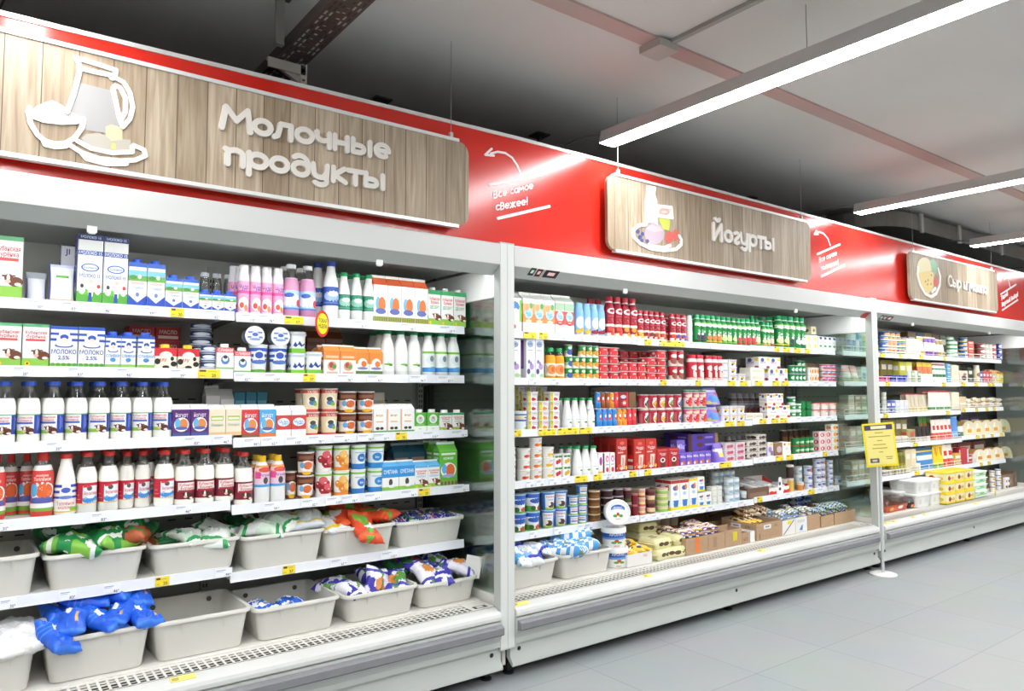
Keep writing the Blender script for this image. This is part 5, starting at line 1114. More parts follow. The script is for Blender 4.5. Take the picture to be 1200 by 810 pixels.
R('21', 613, 650.5, 343, 3, gable(W, PEACH, roof='f4f2ee', rh=.12), 'yogurt_carton', 'peach orange yogurt carton', 'carton', dep=.085, rows=2)
R('21', 650.8, 673, 345.5, 2, gable(W, MELON, roof='d5ddd0', rh=.12), 'yogurt_carton', 'red green yogurt carton', 'carton', dep=.085, rows=2)
LB = lambda f1, f2: bottle('slim', [(0, .04, f1), (.04, .2, 'f0e6d0'), (.2, .6, 'a9d0f0'), (.6, 1, '8cc0ee')], (.06, .68, '8cc0ee', [e_(.5, .55, .36, .3, 'e9eef6'), ('p', [(.2, .45), (.3, .4), (.8, .7), (.7, .75)], '6a86d0'), e_(.4, .12, .3, .1, f1), e_(.65, .2, .2, .1, f2)]), '9accf2', capr=.8)
R('21', 672.5, 709, 356.5, 4, [LB('eec03a', 'e8a42f')]*2+[LB('a8243a', '5f2a4a')]*2, 'drink_bottle', 'light blue yogurt drink bottle', 'yogurt bottle', rows=2)
RD = lambda f1, f2: bottle('drink', [(0, .42, 'efe2d2'), (.42, 1, 'a8182f')], (.03, .74, 'a8182f', [r_(0, 0, 1, .42, 'f1e6d6'), ('p', [(.1, .42), (.9, .42), (.75, .62), (.6, .5), (.45, .6), (.25, .5)], 'f3e2d0'), e_(.35, .26, .15, .08, f1), e_(.62, .2, .15, .08, f2), e_(.5, .09, .14, .06, f1), e_(.5, .86, .34, .1, 'eee4e4'), e_(.46, .87, .16, .05, 'b01a30'), r_(.2, .68, .8, .7, 'd86a7a')]), 'c4283c', capr=.68, collar='efe6e6')
R('21', 707.5, 747, 349, 4, [RD('d8442f', 'e0703a'), RD('d8442f', 'd8442f'), RD('e8a02f', 'c83a2a'), RD('e8a02f', 'd8442f')], 'drink_bottle', 'tall dark red drink bottle', 'yogurt bottle')
R('21', 686, 707, 351, 2, RD('d8442f', 'e0703a'), 'drink_bottle', 'tall dark red bottle in the back', 'yogurt bottle', dy=.14)
R('21', 745, 780, 365, 5, [RD('e8c02f', 'e8c02f'), RD('7a2030', 'c83a2a'), RD('7a2f20', '4a1a1a'), RD('d8442f', 'e8a02f'), RD('d8442f', 'e8a02f')], 'drink_bottle', 'small dark red drink bottle', 'yogurt bottle', rows=2)
R('21', 783, 804.5, 368.5, 3, [RD('d8442f', 'e0503a'), RD('3a58b0', 'c83a5a'), RD('3a58b0', 'd8445f')], 'drink_bottle', 'short red bottle with berry foot', 'yogurt bottle', rows=2)
R('21', 804, 811.5, 370, 1, bottle('slim', [(0, 1, W)], None, W, capr=.8), 'drink_bottle', 'plain white bottle beside green bottles', 'yogurt bottle', rows=2)
GB = lambda c, f: bottle('drink', [(0, .1, c), (.1, 1, '128a3e')], (.02, .76, '128a3e', [r_(0, 0, 1, .14, c), e_(.45, .28, .3, .13, f), e_(.6, .36, .18, .1, f), r_(0, .80, 1, .92, 'dcecd2'), e_(.5, .84, .3, .08, 'f2f5f0'), t_(.5, .55, .12, 'Био', 'd9efd9', .4), e_(.35, .42, .1, .06, 'e7efe9'), r_(0, .92, 1, .97, '6fc04a')]), '1fae66', capr=.68, collar='d9efe2')
PP, YY, LL, RR_, EE = GB('4a1f3f', '3f3a4f'), GB('e8b52f', 'e0803a'), GB('8cc63f', 'cfe0a0'), GB('c8303a', 'd8404a'), GB('d8b56a', 'e6dcae')
R('21', 811.5, 891, 372, 13, [PP, PP, YY, YY, YY, LL, LL, LL, RR_, RR_, RR_, RR_, EE], 'drink_bottle', 'green bio yogurt bottle', 'yogurt bottle', rows=2, fill=.99)
R('21', 890.5, 907, 378, 3, [EE, EE, GB('c8305a', 'e6d0c0')], 'drink_bottle', 'shorter green bottle with cream foot', 'yogurt bottle')
R('21', 876, 906, 371.5, 3, PP, 'drink_bottle', 'green bottle peeping over from behind', 'yogurt bottle', dy=.15, fill=.6)
R('21', 906, 944.5, 371.5, 5, [GB('e8c22f', 'e6dcae')]*2+[PP]+[GB('1a7a4a', 'f0f2ee')]*2, 'drink_bottle', 'big green bio bottle', 'yogurt bottle', rows=2, fill=.95)
YW = [e_(.5, .5, .3, .3, 'ecd98a'), t_(.5, .78, .16, 'ж', '4a5ab0', .2), r_(0, .92, 1, 1, 'd6dcea')]
R('21', 944.5, 958.5, 393, 2, box('efeee6', YW), 'yogurt_box', 'white box with yellow print', 'box', st=2, dep=.08)
R('21', 951, 957, 383, 1, box('e9dcb8', [e_(.5, .5, .2, .2, '7a6a4a')]), 'yogurt_box', 'single cream box on yellow boxes', 'box', dep=.08, base=shelf_top(2, 1, 5.4)+.128, dy=.03)
R('21', 959, 980, 395, 4, brick('f1f0f2', [('p', [(.2, .95), (.8, .95), (.8, .8), (.4, .78)], '443a9a'), e_(.5, .3, .3, .08, '4aa04a'), e_(.4, .55, .2, .1, 'dcdde8')], cap=None), 'milk_carton', 'white carton with violet corner', 'carton', dep=.07, rows=2)
# shelf 2
LAV = [e_(.45, .86, .34, .08, '8fa6c8'), t_(.45, .87, .05, 'BioMax', '5a6a9a', .5), r_(.15, .7, .75, .715, 'a58ac0'), e_(.3, .42, .14, .05, '8a78b8'), e_(.6, .3, .25, .08, 'b596cc'), e_(.25, .18, .18, .07, '4a4a86'), e_(.7, .08, .25, .05, 'a9cf9a'), e_(.5, .38, .08, .05, '6a70a8')]
LAVS = [r_(.25, .25, .7, .96, '7a3f98'), r_(.32, .3, .6, .9, '9a6ab4')]
R('22', 566, 592, 404, 2, cup([(0, .3, 'a9b9c8'), (.3, .75, '6f9a98'), (.75, 1, 'c88a7a')], [e_(.5, .5, .3, .2, 'cfd8dc')], lid='9ab0c0'), 'yogurt_cup', 'blue green cup behind side glass', 'cup', rows=2)
R('22', 596, 610.8, 397, 1, brick('e9e6ea', LAV, side=LAVS), 'kefir_carton', 'tall lavender carton beside the post', 'carton', dep=.08)
R('22', 616.5, 637.8, 397, 2, brick('e9e6ea', LAV, side=LAVS), 'kefir_carton', 'tall lavender carton beside orange juice', 'carton', dep=.08)
OJ = bottle('squat', [(0, .8, 'eea41c')], (.1, .5, 'f0ebe0', [e_(.45, .5, .3, .4, 'eb9a4a'), e_(.52, .5, .14, .25, 'd8663c'), r_(.1, .2, .16, .8, 'a9a08a')]), '1c9a55', clearz=.76, capr=.66, capz=.87)
R('22', 637.8, 661, 408, 2, OJ, 'juice_bottle', 'orange juice bottle with green cap', 'juice bottle', rows=2)
GFR = cup([(0, .24, 'efece4'), (.24, .5, 'e6c86a'), (.5, 1, '2c8a3c')], [e_(.5, .36, .3, .26, 'e8933a'), e_(.5, .75, .2, .14, 'cfe6cf'), e_(.62, .3, .14, .12, 'c8d84a')], lid='dcdcd6', taper=.9)
GFB = cup([(0, .24, 'efece4'), (.24, .5, 'a9c8a0'), (.5, 1, '2c8a3c')], [e_(.5, .36, .3, .26, '3f58a8'), e_(.5, .75, .2, .14, 'cfe6cf')], lid='dcdcd6', taper=.9)
R('22', 660.5, 701.5, 405, 5, [GFB, GFR, GFR, GFR, GFR], 'yogurt_cup', 'green topped fruit yogurt cup', 'yogurt cup', st=[3, 2, 3, 3, 3], fill=.99)
RFR = lambda c='f0e4dc': pack4('d8363c', [r_(0, 0, 1, .45, c), e_(.5, .4, .4, .25, 'e2564a'), e_(.6, .65, .25, .16, 'f0ecea'), r_(0, 0, 1, .08, '5a3a4a')], lid='d2cfcc', n=1)
R('22', 702, 726.5, 407, 2, [RFR(), RFR('d8dcea')], 'yogurt_pot', 'low red yogurt pot, full stack', 'yogurt pot', st=4, dep=.085, fill=.98)
R('22', 726.5, 758, 424.5, 3, [RFR(), RFR('eedcd0'), RFR('f0ecd0')], 'yogurt_pot', 'low red yogurt pot, short stack', 'yogurt pot', st=2, dep=.085, fill=.98)
R('22', 758, 782, 410.5, 2, [RFR(), RFR('e8dce0')], 'yogurt_pot', 'low red yogurt pot, right stack', 'yogurt pot', st=[3, 4], dep=.085, fill=.98)
R('22', 727, 770, 411.5, 4, RFR('c8a0a0'), 'yogurt_pot', 'low red yogurt pot at the back', 'yogurt pot', st=4, dep=.085, dy=.16)
TR = cup([(0, .35, 'e9dcd6'), (.35, 1, 'b8202c')], [e_(.5, .3, .34, .22, '9a5a48'), e_(.5, .65, .3, .14, 'ece4e2'), r_(.3, .84, .7, .92, 'd8686a')], lid='d9d8d4', taper=.88)
R('22', 781.5, 801, 411, 2, TR, 'dessert_cup', 'tall red dessert cup', 'dessert cup', st=2, fill=.98)
JR = bottle('slim', [(0, .2, 'e8cfc8'), (.2, .72, 'c0303c'), (.72, 1, 'e9e2e2')], (.12, .66, 'c4283a', [e_(.5, .7, .3, .2, 'eae0e0'), e_(.5, .2, .2, .2, 'e9cfc0'), r_(.3, .05, .45, .5, 'f0e0d8')]), 'c81f36', capr=.9)
R('22', 803, 824, 416, 2, JR, 'dessert_jar', 'red jar with red lid', 'jar', fill=.97)
R('22', 824, 846, 417, 3, JR, 'dessert_jar', 'slim red jar in a group', 'jar', rows=2, fill=.99)
WS = cup([(0, 1, 'ebeaec')], [e_(.5, .5, .26, .2, 'e8c83f'), e_(.42, .3, .14, .14, '2f2f6a'), r_(.1, .75, .9, .85, 'c9a8c8')], lid='dcdcde', sq=.7, taper=.9)
WS2 = cup([(0, 1, 'e6e6ea')], [r_(.1, .4, .9, .6, 'c0c2cc')], lid='d8d8dc', sq=.7, taper=.9)
R('22', 846, 853.5, 421.5, 1, WS2, 'curd_pot', 'grey white pot column', 'yogurt pot', st=3)
R('22', 854, 864.5, 421.5, 1, WS, 'curd_pot', 'white pot column with violet dots', 'yogurt pot', st=3)
R('22', 865, 874.5, 438, 1, WS, 'curd_pot', 'single white pot with violet dots', 'yogurt pot')
R('22', 878.5, 895, 431, 1, box('e8e6dc', [r_(.1, .3, .9, .7, 'dcd8c6')]), 'curd_box', 'flat plain white box pair', 'box', st=2, dep=.1)
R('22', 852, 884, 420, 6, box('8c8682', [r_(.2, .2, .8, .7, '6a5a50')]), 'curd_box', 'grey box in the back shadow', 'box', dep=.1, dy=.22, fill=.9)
WB = [t_(.35, .55, .2, 'Велле', 'b07a9a', .5), e_(.3, .75, .16, .16, '4a5a9a'), e_(.82, .82, .14, .16, 'ecd02f'), e_(.8, .15, .16, .12, 'b03a44')]
zb2 = shelf_top(2, 2, 4.95)
R('22', 900, 922, 432, 2, box('efeef0', WB), 'dessert_box', 'white dessert box with yellow corner, lower', 'box', dep=.12, fill=.99)
R('22', 889, 914, 417.5, 2, box('efeef0', WB), 'dessert_box', 'white dessert box with yellow corner, upper', 'box', dep=.12, fill=.99, base=zb2+.0945, h=.092)
R('22', 886, 896, 431.5, 1, box('cfcdd0', WB), 'dessert_box', 'white dessert box supporting the upper pair', 'box', dep=.12, dy=.03)
GP = cup([(0, .1, '5a3f8a'), (.1, 1, '1f8a4a')], [e_(.5, .5, .3, .22, 'dfeee4'), e_(.6, .4, .12, .1, '9ccf6a')], lid='d2d4d0', taper=.9)
R('22', 922, 943.5, 428.5, 4, GP, 'yogurt_cup', 'small green yogurt cup', 'yogurt cup', st=2, fill=.99)
R('22', 930, 943, 423, 2, GP, 'yogurt_cup', 'small green cup at the back', 'yogurt cup', dy=.1, st=3)
OW = cup([(0, 1, 'efe9e4')], [e_(.5, .5, .22, .32, 'e8a83a'), e_(.65, .5, .12, .2, 'd85a5a'), r_(0, .85, 1, 1, 'e4dcd6')], lid='e4e0da', taper=.92)
R('22', 943.5, 958.8, 431, 4, OW, 'yogurt_cup', 'white cup with orange dot', 'yogurt cup', st=2, fill=.99)
R('22', 941, 958, 426, 3, box('9a7a58', []), 'brown_box', 'small brown box behind the cups', 'box', dep=.08, dy=.15)
PW = cup([(0, 1, 'ece4e6')], [e_(.35, .4, .25, .25, 'd85a7a'), e_(.6, .65, .3, .2, '6ab0dc'), r_(0, .82, 1, 1, 'c83a5a'), e_(.7, .25, .15, .15, 'e8a03a')], lid='e0d4d8', taper=.92)
R('22', 958.8, 979.5, 427.5, 3, PW, 'yogurt_cup', 'pink rimmed yogurt cup', 'yogurt cup', st=3, fill=.99)
# shelf 3
R('23', 566, 592, 484, 2, cup([(0, .35, '8fae86'), (.35, .6, 'b9a7a4'), (.6, 1, '6f86a8')], [r_(.1, .7, .9, .8, 'd8dce2')], lid='a9b6b4'), 'yogurt_cup', 'striped cup behind side glass', 'cup', rows=2)
R('23', 599.5, 617.5, 482, 1, cup([(0, 1, 'e9edf2')], [r_(0, .82, 1, .9, '3a56a8'), r_(.6, .66, 1, .74, '3a56a8'), r_(0, .5, 1, .58, '3a56a8'), r_(.1, .6, .6, .8, 'e3d6b0'), e_(.72, .1, .14, .08, '8fd06a')], lid='e6e6e6'), 'sour_cream_cup', 'big white cup with blue stripes', 'cup')
YB = lambda c: cup([(0, 1, 'efecec')], [r_(0, 0, .26, 1, 'd8ca2a'), e_(.12, .8, .14, .2, 'c2b424'), e_(.5, .24, .16, .2, c), e_(.66, .22, .12, .14, c), t_(.62, .82, .14, 'Campina', '5a5a8a', .5), r_(.4, .6, .85, .66, 'd8b8c0')], lid='e2dedc', sq=.72, taper=.92, lip=1.08)
R('23', 618.5, 657, 459.5, 3, [YB('c8283f'), YB('e88a2f'), YB('c83a34')], 'yogurt_cup', 'squarish yellow white yogurt cup', 'yogurt cup', st=[4, 3, 4], fill=.99)
R('23', 604, 643, 453, 3, YB('a85a5a'), 'yogurt_cup', 'yellow white cup in the back', 'yogurt cup', st=5, dy=.14)
WG = bottle('taper', [(0, 1, W)], (.08, .45, 'f0f0ee', [e_(.6, .3, .16, .08, '3f9a4a'), e_(.72, .2, .1, .06, 'e8c22f'), r_(.3, .55, .8, .6, 'b9c4ba')]), '18994f', capr=.62)
R('23', 657.5, 696, 466.5, 4, WG, 'kefir_bottle', 'white bottle with green cap', 'kefir bottle', rows=2)
def mini(c, l): return bottle('mini', [(0, 1, c)], (.3, .8, l, [e_(.5, .5, .2, .4, 'd8403a'), e_(.45, .6, .12, .2, 'f0eef0')]), 'd8dfe8', capr=.7, capz=.96)
BL_, OR_, RE_, BR_ = mini('2f86d2', '3f96de'), mini('e8922f', 'f0aa3f'), mini('d8363f', 'e24a52'), mini('8a4a26', '9a5a30')
R('23', 696.5, 744.5, 479, 8, [BL_]*4+[OR_]*2+[RE_]*2, 'mini_bottle', 'tiny contoured drink bottle, lower layer', 'yogurt bottle', rows=2, fill=.99)
zb3 = shelf_top(2, 3, 3.2)
v = at_y(720, 479, SF+.05); b = MB(); b.box(-.27, -.05, 0, .27, .05, .004, 'd8d4cc')
tag(link('tray_card', b.mesh('tray_card'), None, (at_y(720, 480, SF+.06).x, SF+.068, v.z)), 'card layer between tiny drink bottles, third shelf, middle fridge', 'card')
R('23', 696, 724, 459.5, 5, [BL_, BR_, BR_, OR_, RE_], 'mini_bottle', 'tiny contoured drink bottle, upper layer', 'yogurt bottle', fill=.99, base=v.z+.005, h=at_y(710, 459.5, SF+.05).z-v.z-.006)
R('23', 724, 735.5, 459.5, 1, box('8a1f2a', [e_(.5, .7, .3, .12, 'c9c8d8'), e_(.6, .3, .3, .2, 'd84a4a'), e_(.6, .3, .16, .1, 'ead8d0'), r_(.8, 0, 1, 1, 'd2242f')]), 'multipack_box', 'red multipack box on tiny bottles', 'box', dep=.07, base=v.z+.005, h=at_y(730, 459.5, SF+.02).z-v.z-.006)
R('23', 736, 744.5, 459, 1, box('7a5535', []), 'multipack_box', 'open brown multipack box', 'box', dep=.07, base=v.z+.005, h=at_y(740, 459.5, SF+.02).z-v.z-.006)
CH = lambda cs: cup([(0, .1, 'e9e0dc'), (.1, .84, 'a8243a'), (.84, 1, 'b82a3e')], [e_(.6, .45, .28, .36, 'f0ece4')]+fruit(.6, .38, .3, cs)+[e_(.55, .75, .2, .1, 'e8dede'), r_(0, .1, .2, .8, 'c05a68')], lid='d8c8c6', taper=.86)
R('23', 744.5, 797.5, 462.5, 5, [CH(['3a2a22', 'e8e0d8', '6aa83a', '3a2a22']), CH(['e8b02f', 'f0c040', 'd8802f', 'e8b02f']), CH(['e8b02f', '6aa83a', 'd8a02f', 'f0d04a']), CH(['6aa83a', 'e8e0c0', 'c83a3a', '8ab04a']), CH(['3a5ab0', 'd8405a', '3a5ab0', '5a7ac0'])], 'yogurt_cup', 'dark red fruit yogurt cup', 'yogurt cup', st=2, fill=.97)
PG = cup([(0, .9, 'ead8dc'), (.9, 1, '4f9a6a')], [r_(0, .55, 1, .86, 'd8588a'), e_(.5, .68, .34, .14, 'efe0b8')]+fruit(.5, .26, .4, ['d8343a', 'c82a34', 'e85a4a', 'd8343a']), lid='bcd0c2', taper=.88)
R('23', 798, 826.5, 457, 3, PG, 'yogurt_cup', 'pink strawberry cup with green rim', 'yogurt cup', st=2, fill=.98)
LILA = [e_(.5, .8, .4, .14, 'c4b4ec'), t_(.5, .8, .14, 'Milka', 'f2eefa', .6), e_(.45, .35, .3, .2, '3f7fd0'), e_(.6, .5, .16, .14, 'd8503a'), e_(.25, .2, .2, .1, 'e8d84a'), e_(.8, .3, .14, .14, 'f2eef6')]
def lilafn(c0, its):
    def fn(u, v):
        if v > .93 or v < .04: return 'b3a2e2'
        if u > 1: return c0
        if (u-.45)**2+(v-.35)**2 < .05: return '3f7fd0'
        if (u-.62)**2+(v-.52)**2 < .02: return 'd8503a'
        if .72 < v < .86 and .2 < u < .8: return 'ece6f8'
        if v < .2 and u < .5: return 'b8b04a'
        return c0
    return fn
R('23', 828, 843.5, 454, 1, pouch(lilafn('8f78d8', 0), 1.5), 'dessert_pouch', 'purple multipack bag', 'pouch', st=2, dep=.10)
R('23', 845, 872.5, 476, 3, WS, 'curd_pot', 'white pot with yellow dot', 'yogurt pot', st=2, fill=.97)
R('23', 872, 892, 484.5, 2, box('e8e4da', [r_(.1, .3, .9, .7, 'd6cfb4')]), 'curd_box', 'flat cream box', 'box', dep=.1)
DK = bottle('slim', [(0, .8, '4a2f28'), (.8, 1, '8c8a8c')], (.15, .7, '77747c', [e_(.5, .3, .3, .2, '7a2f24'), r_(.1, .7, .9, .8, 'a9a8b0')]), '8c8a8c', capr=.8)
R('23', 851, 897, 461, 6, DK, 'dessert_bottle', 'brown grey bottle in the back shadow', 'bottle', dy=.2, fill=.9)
RW = [r_(0, .82, .3, .95, 'd8463c'), e_(.82, .84, .16, .1, 'ecd02f'), e_(.5, .78, .14, .12, '4a5a9a'), t_(.5, .5, .12, 'Nemoloko', 'c88aa8', .7), e_(.3, .2, .3, .06, 'e9dca8'), e_(.85, .12, .16, .12, 'c8303a')]
R('23', 897.5, 924, 475.5, 2, box('f0eeee', RW), 'dessert_box', 'white red-cornered box, lower', 'box', dep=.07, fill=.97)
R('23', 897, 916.5, 461, 2, box('f0eeee', RW), 'dessert_box', 'white red-cornered box, upper', 'box', dep=.07, fill=.97, base=shelf_top(2, 3, 4.9)+.0985, h=.094)
GW = cup([(0, .2, 'e6ebe6'), (.2, .8, '178a44'), (.8, 1, 'dfe6df')], [e_(.5, .5, .2, .16, 'e8efe8')], lid='e0e4e0', taper=.88)
R('23', 919.5, 937, 465, 2, GW, 'yogurt_cup', 'green white banded cup', 'yogurt cup', st=[3, 2], fill=.97)
R('23', 937, 950.5, 470, 1, pack4('157f3f', [e_(.5, .5, .3, .25, '6ab07a'), e_(.55, .6, .12, .12, 'cfe2cf')], lid='127038', n=2), 'yogurt_fourpack', 'dark green joined yogurt pack', 'yogurt pack', st=2, dep=.09)
R('23', 951, 980, 472, 3, pack4('e9dedc', [e_(.4, .5, .3, .3, 'd82f3a'), e_(.65, .4, .2, .3, '3a4ab0'), e_(.7, .75, .2, .15, 'e8c23a')], lid='d23a40', n=1), 'yogurt_pack', 'red white yogurt pack', 'yogurt pack', st=2, dep=.09, fill=.98)
b = MB(); b.box(-.11, -.09, 0, .11, .09, .08, 'cfcdc6'); 
# shelf 4
TUBF = lambda c1, c2: cup([(0, 1, 'efece6')], [e_(.42, .3, .15, .16, c1), e_(.58, .32, .12, .12, c2), e_(.72, .4, .12, .08, 'a9c84a'), t_(.6, .8, .12, 'Данон', '5a5a9a', .44), r_(.4, .6, .7, .65, 'e0b8b0')], lid='e9e6e0', taper=.9, lip=1.08)
R('24', 566, 592, 524, 2, cup([(0, .4, '7fa878'), (.4, .7, 'a9b4bc'), (.7, 1, '3f5a8a')], [e_(.5, .5, .3, .3, 'b9c0cc')], lid='7a90a8'), 'curd_cup', 'navy green cup behind glass', 'cup', st=2, rows=2)
R('24', 596, 604, 524, 1, TUBF('d84a3a', 'c83a34'), 'yogurt_tub', 'white fruit tub half hidden by post', 'tub', st=3)
R('24', 604, 648.5, 512.5, 3, [TUBF('d8443a', 'e0603a'), TUBF('e86a2f', 'e88a3a'), TUBF('e8c22f', 'e8a03a')], 'yogurt_tub', 'white tub with fruit picture', 'tub', st=[3, 4, 3], rows=1, fill=.98)
CHW = lambda c: cup([(0, 1, 'efecea')], [e_(.3, .85, .22, .1, '3f8a3a'), e_(.7, .85, .22, .1, '3f8a3a'), e_(.4, .35, .2, .2, c), e_(.65, .45, .18, .2, c)], lid='e6e4e0', sq=.6, taper=.92)
R('24', 648.5, 669, 532.5, 2, [CHW('c8303a'), CHW('e0a82f')], 'yogurt_cup', 'white cup with cherries, leaves', 'yogurt cup', st=2, fill=.98)
R('24', 668.5, 700, 523, 3, WG, 'kefir_bottle', 'white bottle with green cap', 'kefir bottle', rows=2)
R('24', 652, 676, 523, 3, WG, 'kefir_bottle', 'clear white bottle behind cherry cups', 'kefir bottle', dy=.13)
R('24', 700, 705.5, 531, 1, box('ece6ea', [e_(.5, .6, .3, .2, 'a83a9a'), r_(0, 0, 1, .12, 'e0b03a')]), 'yogurt_box', 'narrow white pink box', 'box', dep=.06)
PKW = brick('efe8e9', [e_(.5, .72, .3, .16, 'd86a94'), e_(.5, .7, .16, .08, 'f2e8ec'), e_(.5, .18, .26, .12, 'd83a3f'), r_(.2, .4, .8, .46, 'a9b8c8')], sidecol='55506a')
R('24', 707, 719.5, 531, 2, PKW, 'milk_carton', 'small white pink carton', 'carton', dep=.06)
CHUD = [t_(.5, .72, .1, 'Чудо', 'efe4e4', .75), e_(.5, .86, .2, .05, 'd86a5a'), ('p', [(.36, .08), (.7, .08), (.82, .5), (.4, .5)], 'ecd8cc'), ('p', [(.46, .1), (.64, .1), (.68, .4), (.5, .45)], 'd89a86'), r_(.1, .56, .6, .6, 'e8b8b0')]+fruit(.25, .1, .4, ['c83a2a', 'e8d8c8', 'b82a20', 'd85a3a'])+[e_(.85, .12, .12, .06, 'e8b03a')]
R('24', 721, 734, 514, 1, brick('b52a22', CHUD, side=[r_(.2, .2, .8, .34, 'e9e2de'), r_(.2, .5, .8, .8, '8f201a')]), 'milk_carton', 'tall red milkshake carton, leftmost alone', 'carton', dep=.07, rows=3)
R('24', 741.5, 768, 514.5, 2, brick('c23024', CHUD, side=[r_(.2, .04, .8, .16, 'e9e2de'), r_(.2, .28, .8, .36, 'e9e2de'), r_(.2, .5, .8, .8, '8f201a')]), 'milk_carton', 'tall red milkshake carton', 'carton', dep=.07, rows=3)
COF = [t_(.5, .74, .14, 'Чудо', 'ecdcd8', .7), e_(.5, .42, .22, .13, 'efe8e4'), e_(.5, .42, .12, .07, '1f1512'), r_(.3, 0, .7, .28, '6a3424'), r_(.1, .9, .9, .96, 'd85a50')]
R('24', 768, 794, 526, 2, brick('b8232a', COF), 'milk_carton', 'shorter red cocoa carton', 'carton', dep=.08, rows=2)
MLK = [t_(.5, .74, .2, 'Milka', 'efeafa', .8), e_(.5, .25, .3, .16, 'd8703a'), e_(.3, .2, .16, .12, 'ecd8c8'), r_(0, 0, 1, .1, '8f7ad6')]
R('24', 794.5, 831, 530.5, 5, brick('7458c8', MLK), 'milk_carton', 'small purple milk carton', 'carton', dep=.06)
R('24', 791, 801, 516, 1, brick('8166d0', MLK), 'milk_carton', 'purple carton standing higher behind', 'carton', dep=.06, dy=.08)
R('24', 808, 839.5, 508.5, 1, openbox('5a3fae', [r_(0, .1, .86, .9, '5f44b4'), e_(.3, .5, .12, .3, '6a3a30'), r_(.5, .35, .8, .6, 'a99ae0'), r_(.88, 0, 1, 1, 'b08a62')]), 'display_tray', 'purple snack tray with brown end', 'tray', st=4, dep=.25, dy=.09)
def purp(u, v):
    if u < 1 and (u-.5)**2+(v-.45)**2 < .03: return 'e8d23a' if v < .5 else 'f0eefa'
    if u < 1 and .6 < v < .74: return 'ece6f6'
    return '8a70d2'
R('24', 838, 848.5, 520, 1, pouch(purp, 1.2), 'dessert_pouch', 'purple pouch beside the trays', 'pouch', dep=.09)
PKS = cup([(0, 1, 'e2d6d8')], [e_(.3, .5, .2, .3, 'c86a84'), e_(.6, .55, .2, .3, 'c05a78'), r_(.1, .05, .9, .15, 'd89aa8')], lid='dcd0d0', sq=.75, taper=.95)
R('24', 848, 872, 519.5, 2, PKS, 'dessert_pot', 'pale pot with pink print', 'yogurt pot', st=3, fill=.99)
BWS = cup([(0, 1, 'dfd8d0')], [e_(.65, .55, .25, .3, '4a2f26'), e_(.3, .5, .16, .3, '6a5a54'), r_(.0, .05, 1, .15, '8f7a6c')], lid='d6d0c8', sq=.75, taper=.95)
R('24', 874, 896.5, 510, 2, BWS, 'dessert_pot', 'pale pot with dark brown print', 'yogurt pot', st=[3, 4], fill=.99)
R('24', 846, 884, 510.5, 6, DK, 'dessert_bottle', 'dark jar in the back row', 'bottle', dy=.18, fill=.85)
R('24', 896.5, 903.5, 519, 1, box('d9d6e6', [r_(.4, .8, .9, .95, 'ecd02f'), e_(.4, .5, .3, .2, 'a98ac0'), r_(.5, .1, .9, .4, '7a6a9a')]), 'dessert_box', 'lilac white box with yellow corner', 'box', dep=.08)
R('24', 904, 923.5, 519, 2, [box('8a6a4a', [e_(.6, .5, .3, .25, 'c9b4bc'), r_(.3, 0, .9, .2, 'b8482f')]), box('eeece6', [e_(.25, .84, .12, .08, 'd8463c'), e_(.8, .84, .14, .1, 'ecd02f'), e_(.5, .5, .2, .12, 'd8dce4')])], 'dessert_box', 'box beside green cups', 'box', dep=.08)
GC = cup([(0, .14, 'b8402f'), (.14, 1, '16803c')], [e_(.5, .5, .3, .2, '9ccfa8'), e_(.55, .55, .16, .1, 'e0efe2')], lid='1c7a40', taper=.93)
R('24', 923, 950.5, 513.5, 4, GC, 'yogurt_cup', 'bright green yogurt cup', 'yogurt cup', st=2, fill=.99)
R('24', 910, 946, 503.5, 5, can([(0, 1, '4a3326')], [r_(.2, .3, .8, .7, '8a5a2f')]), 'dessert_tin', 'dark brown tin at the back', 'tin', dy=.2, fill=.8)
R('24', 957, 971, 506, 2, box('ecd8d8', [e_(.5, .5, .34, .3, 'd82a36'), e_(.45, .5, .14, .2, 'f0e6e6')]), 'yogurt_box', 'red white cube box', 'box', st=3, dep=.06)
R('24', 971.3, 980, 497.5, 1, box('efe9e4', [e_(.45, .5, .22, .3, 'eeb32f'), e_(.75, .5, .12, .2, 'd85a6a'), r_(0, .9, 1, 1, 'd8d0c8')]), 'yogurt_box', 'white yellow cube at the end', 'box', st=4, dep=.06)
# shelf 5
R('25', 566, 592, 587, 2, cup([(0, .35, '6f9a74'), (.35, .6, 'c0c4cc'), (.6, 1, '3a4f92')], [e_(.5, .3, .3, .2, 'a8806a')], lid='b4bcc6'), 'curd_tub', 'low navy tub behind glass', 'tub', st=3, rows=2)
BG = cup([(0, .34, '5ca83f'), (.34, .78, 'e8edf2'), (.78, 1, '2f62c0')], [e_(.5, .62, .36, .16, '2f58b0'), e_(.45, .25, .16, .14, 'efece6'), e_(.62, .2, .14, .12, 'c8453c'), e_(.3, .2, .12, .14, '3a5a3a')], lid='a9c4dc', taper=.82)
R('25', 596, 632, 578, 2, BG, 'yogurt_cup', 'blue green cup with meadow', 'yogurt cup', st=2)
BW = cup([(0, 1, '3f7cc8')], [r_(.1, .04, .62, .92, 'ecebea'), t_(.36, .8, .1, 'Буренка', 'c8454c', .44), t_(.36, .62, .07, 'сметана', '4a62b4', .4), e_(.42, .3, .18, .18, '5a3424'), e_(.3, .36, .08, .1, 'eee4da'), r_(.1, .04, .62, .16, 'a9c84a'), r_(.7, .1, .74, .8, '8fb4e2')], lid='9cc0de', taper=.82)
R('25', 631.5, 663.5, 575.5, 2, BW, 'sour_cream_cup', 'blue cup with cow picture', 'cup', st=2)
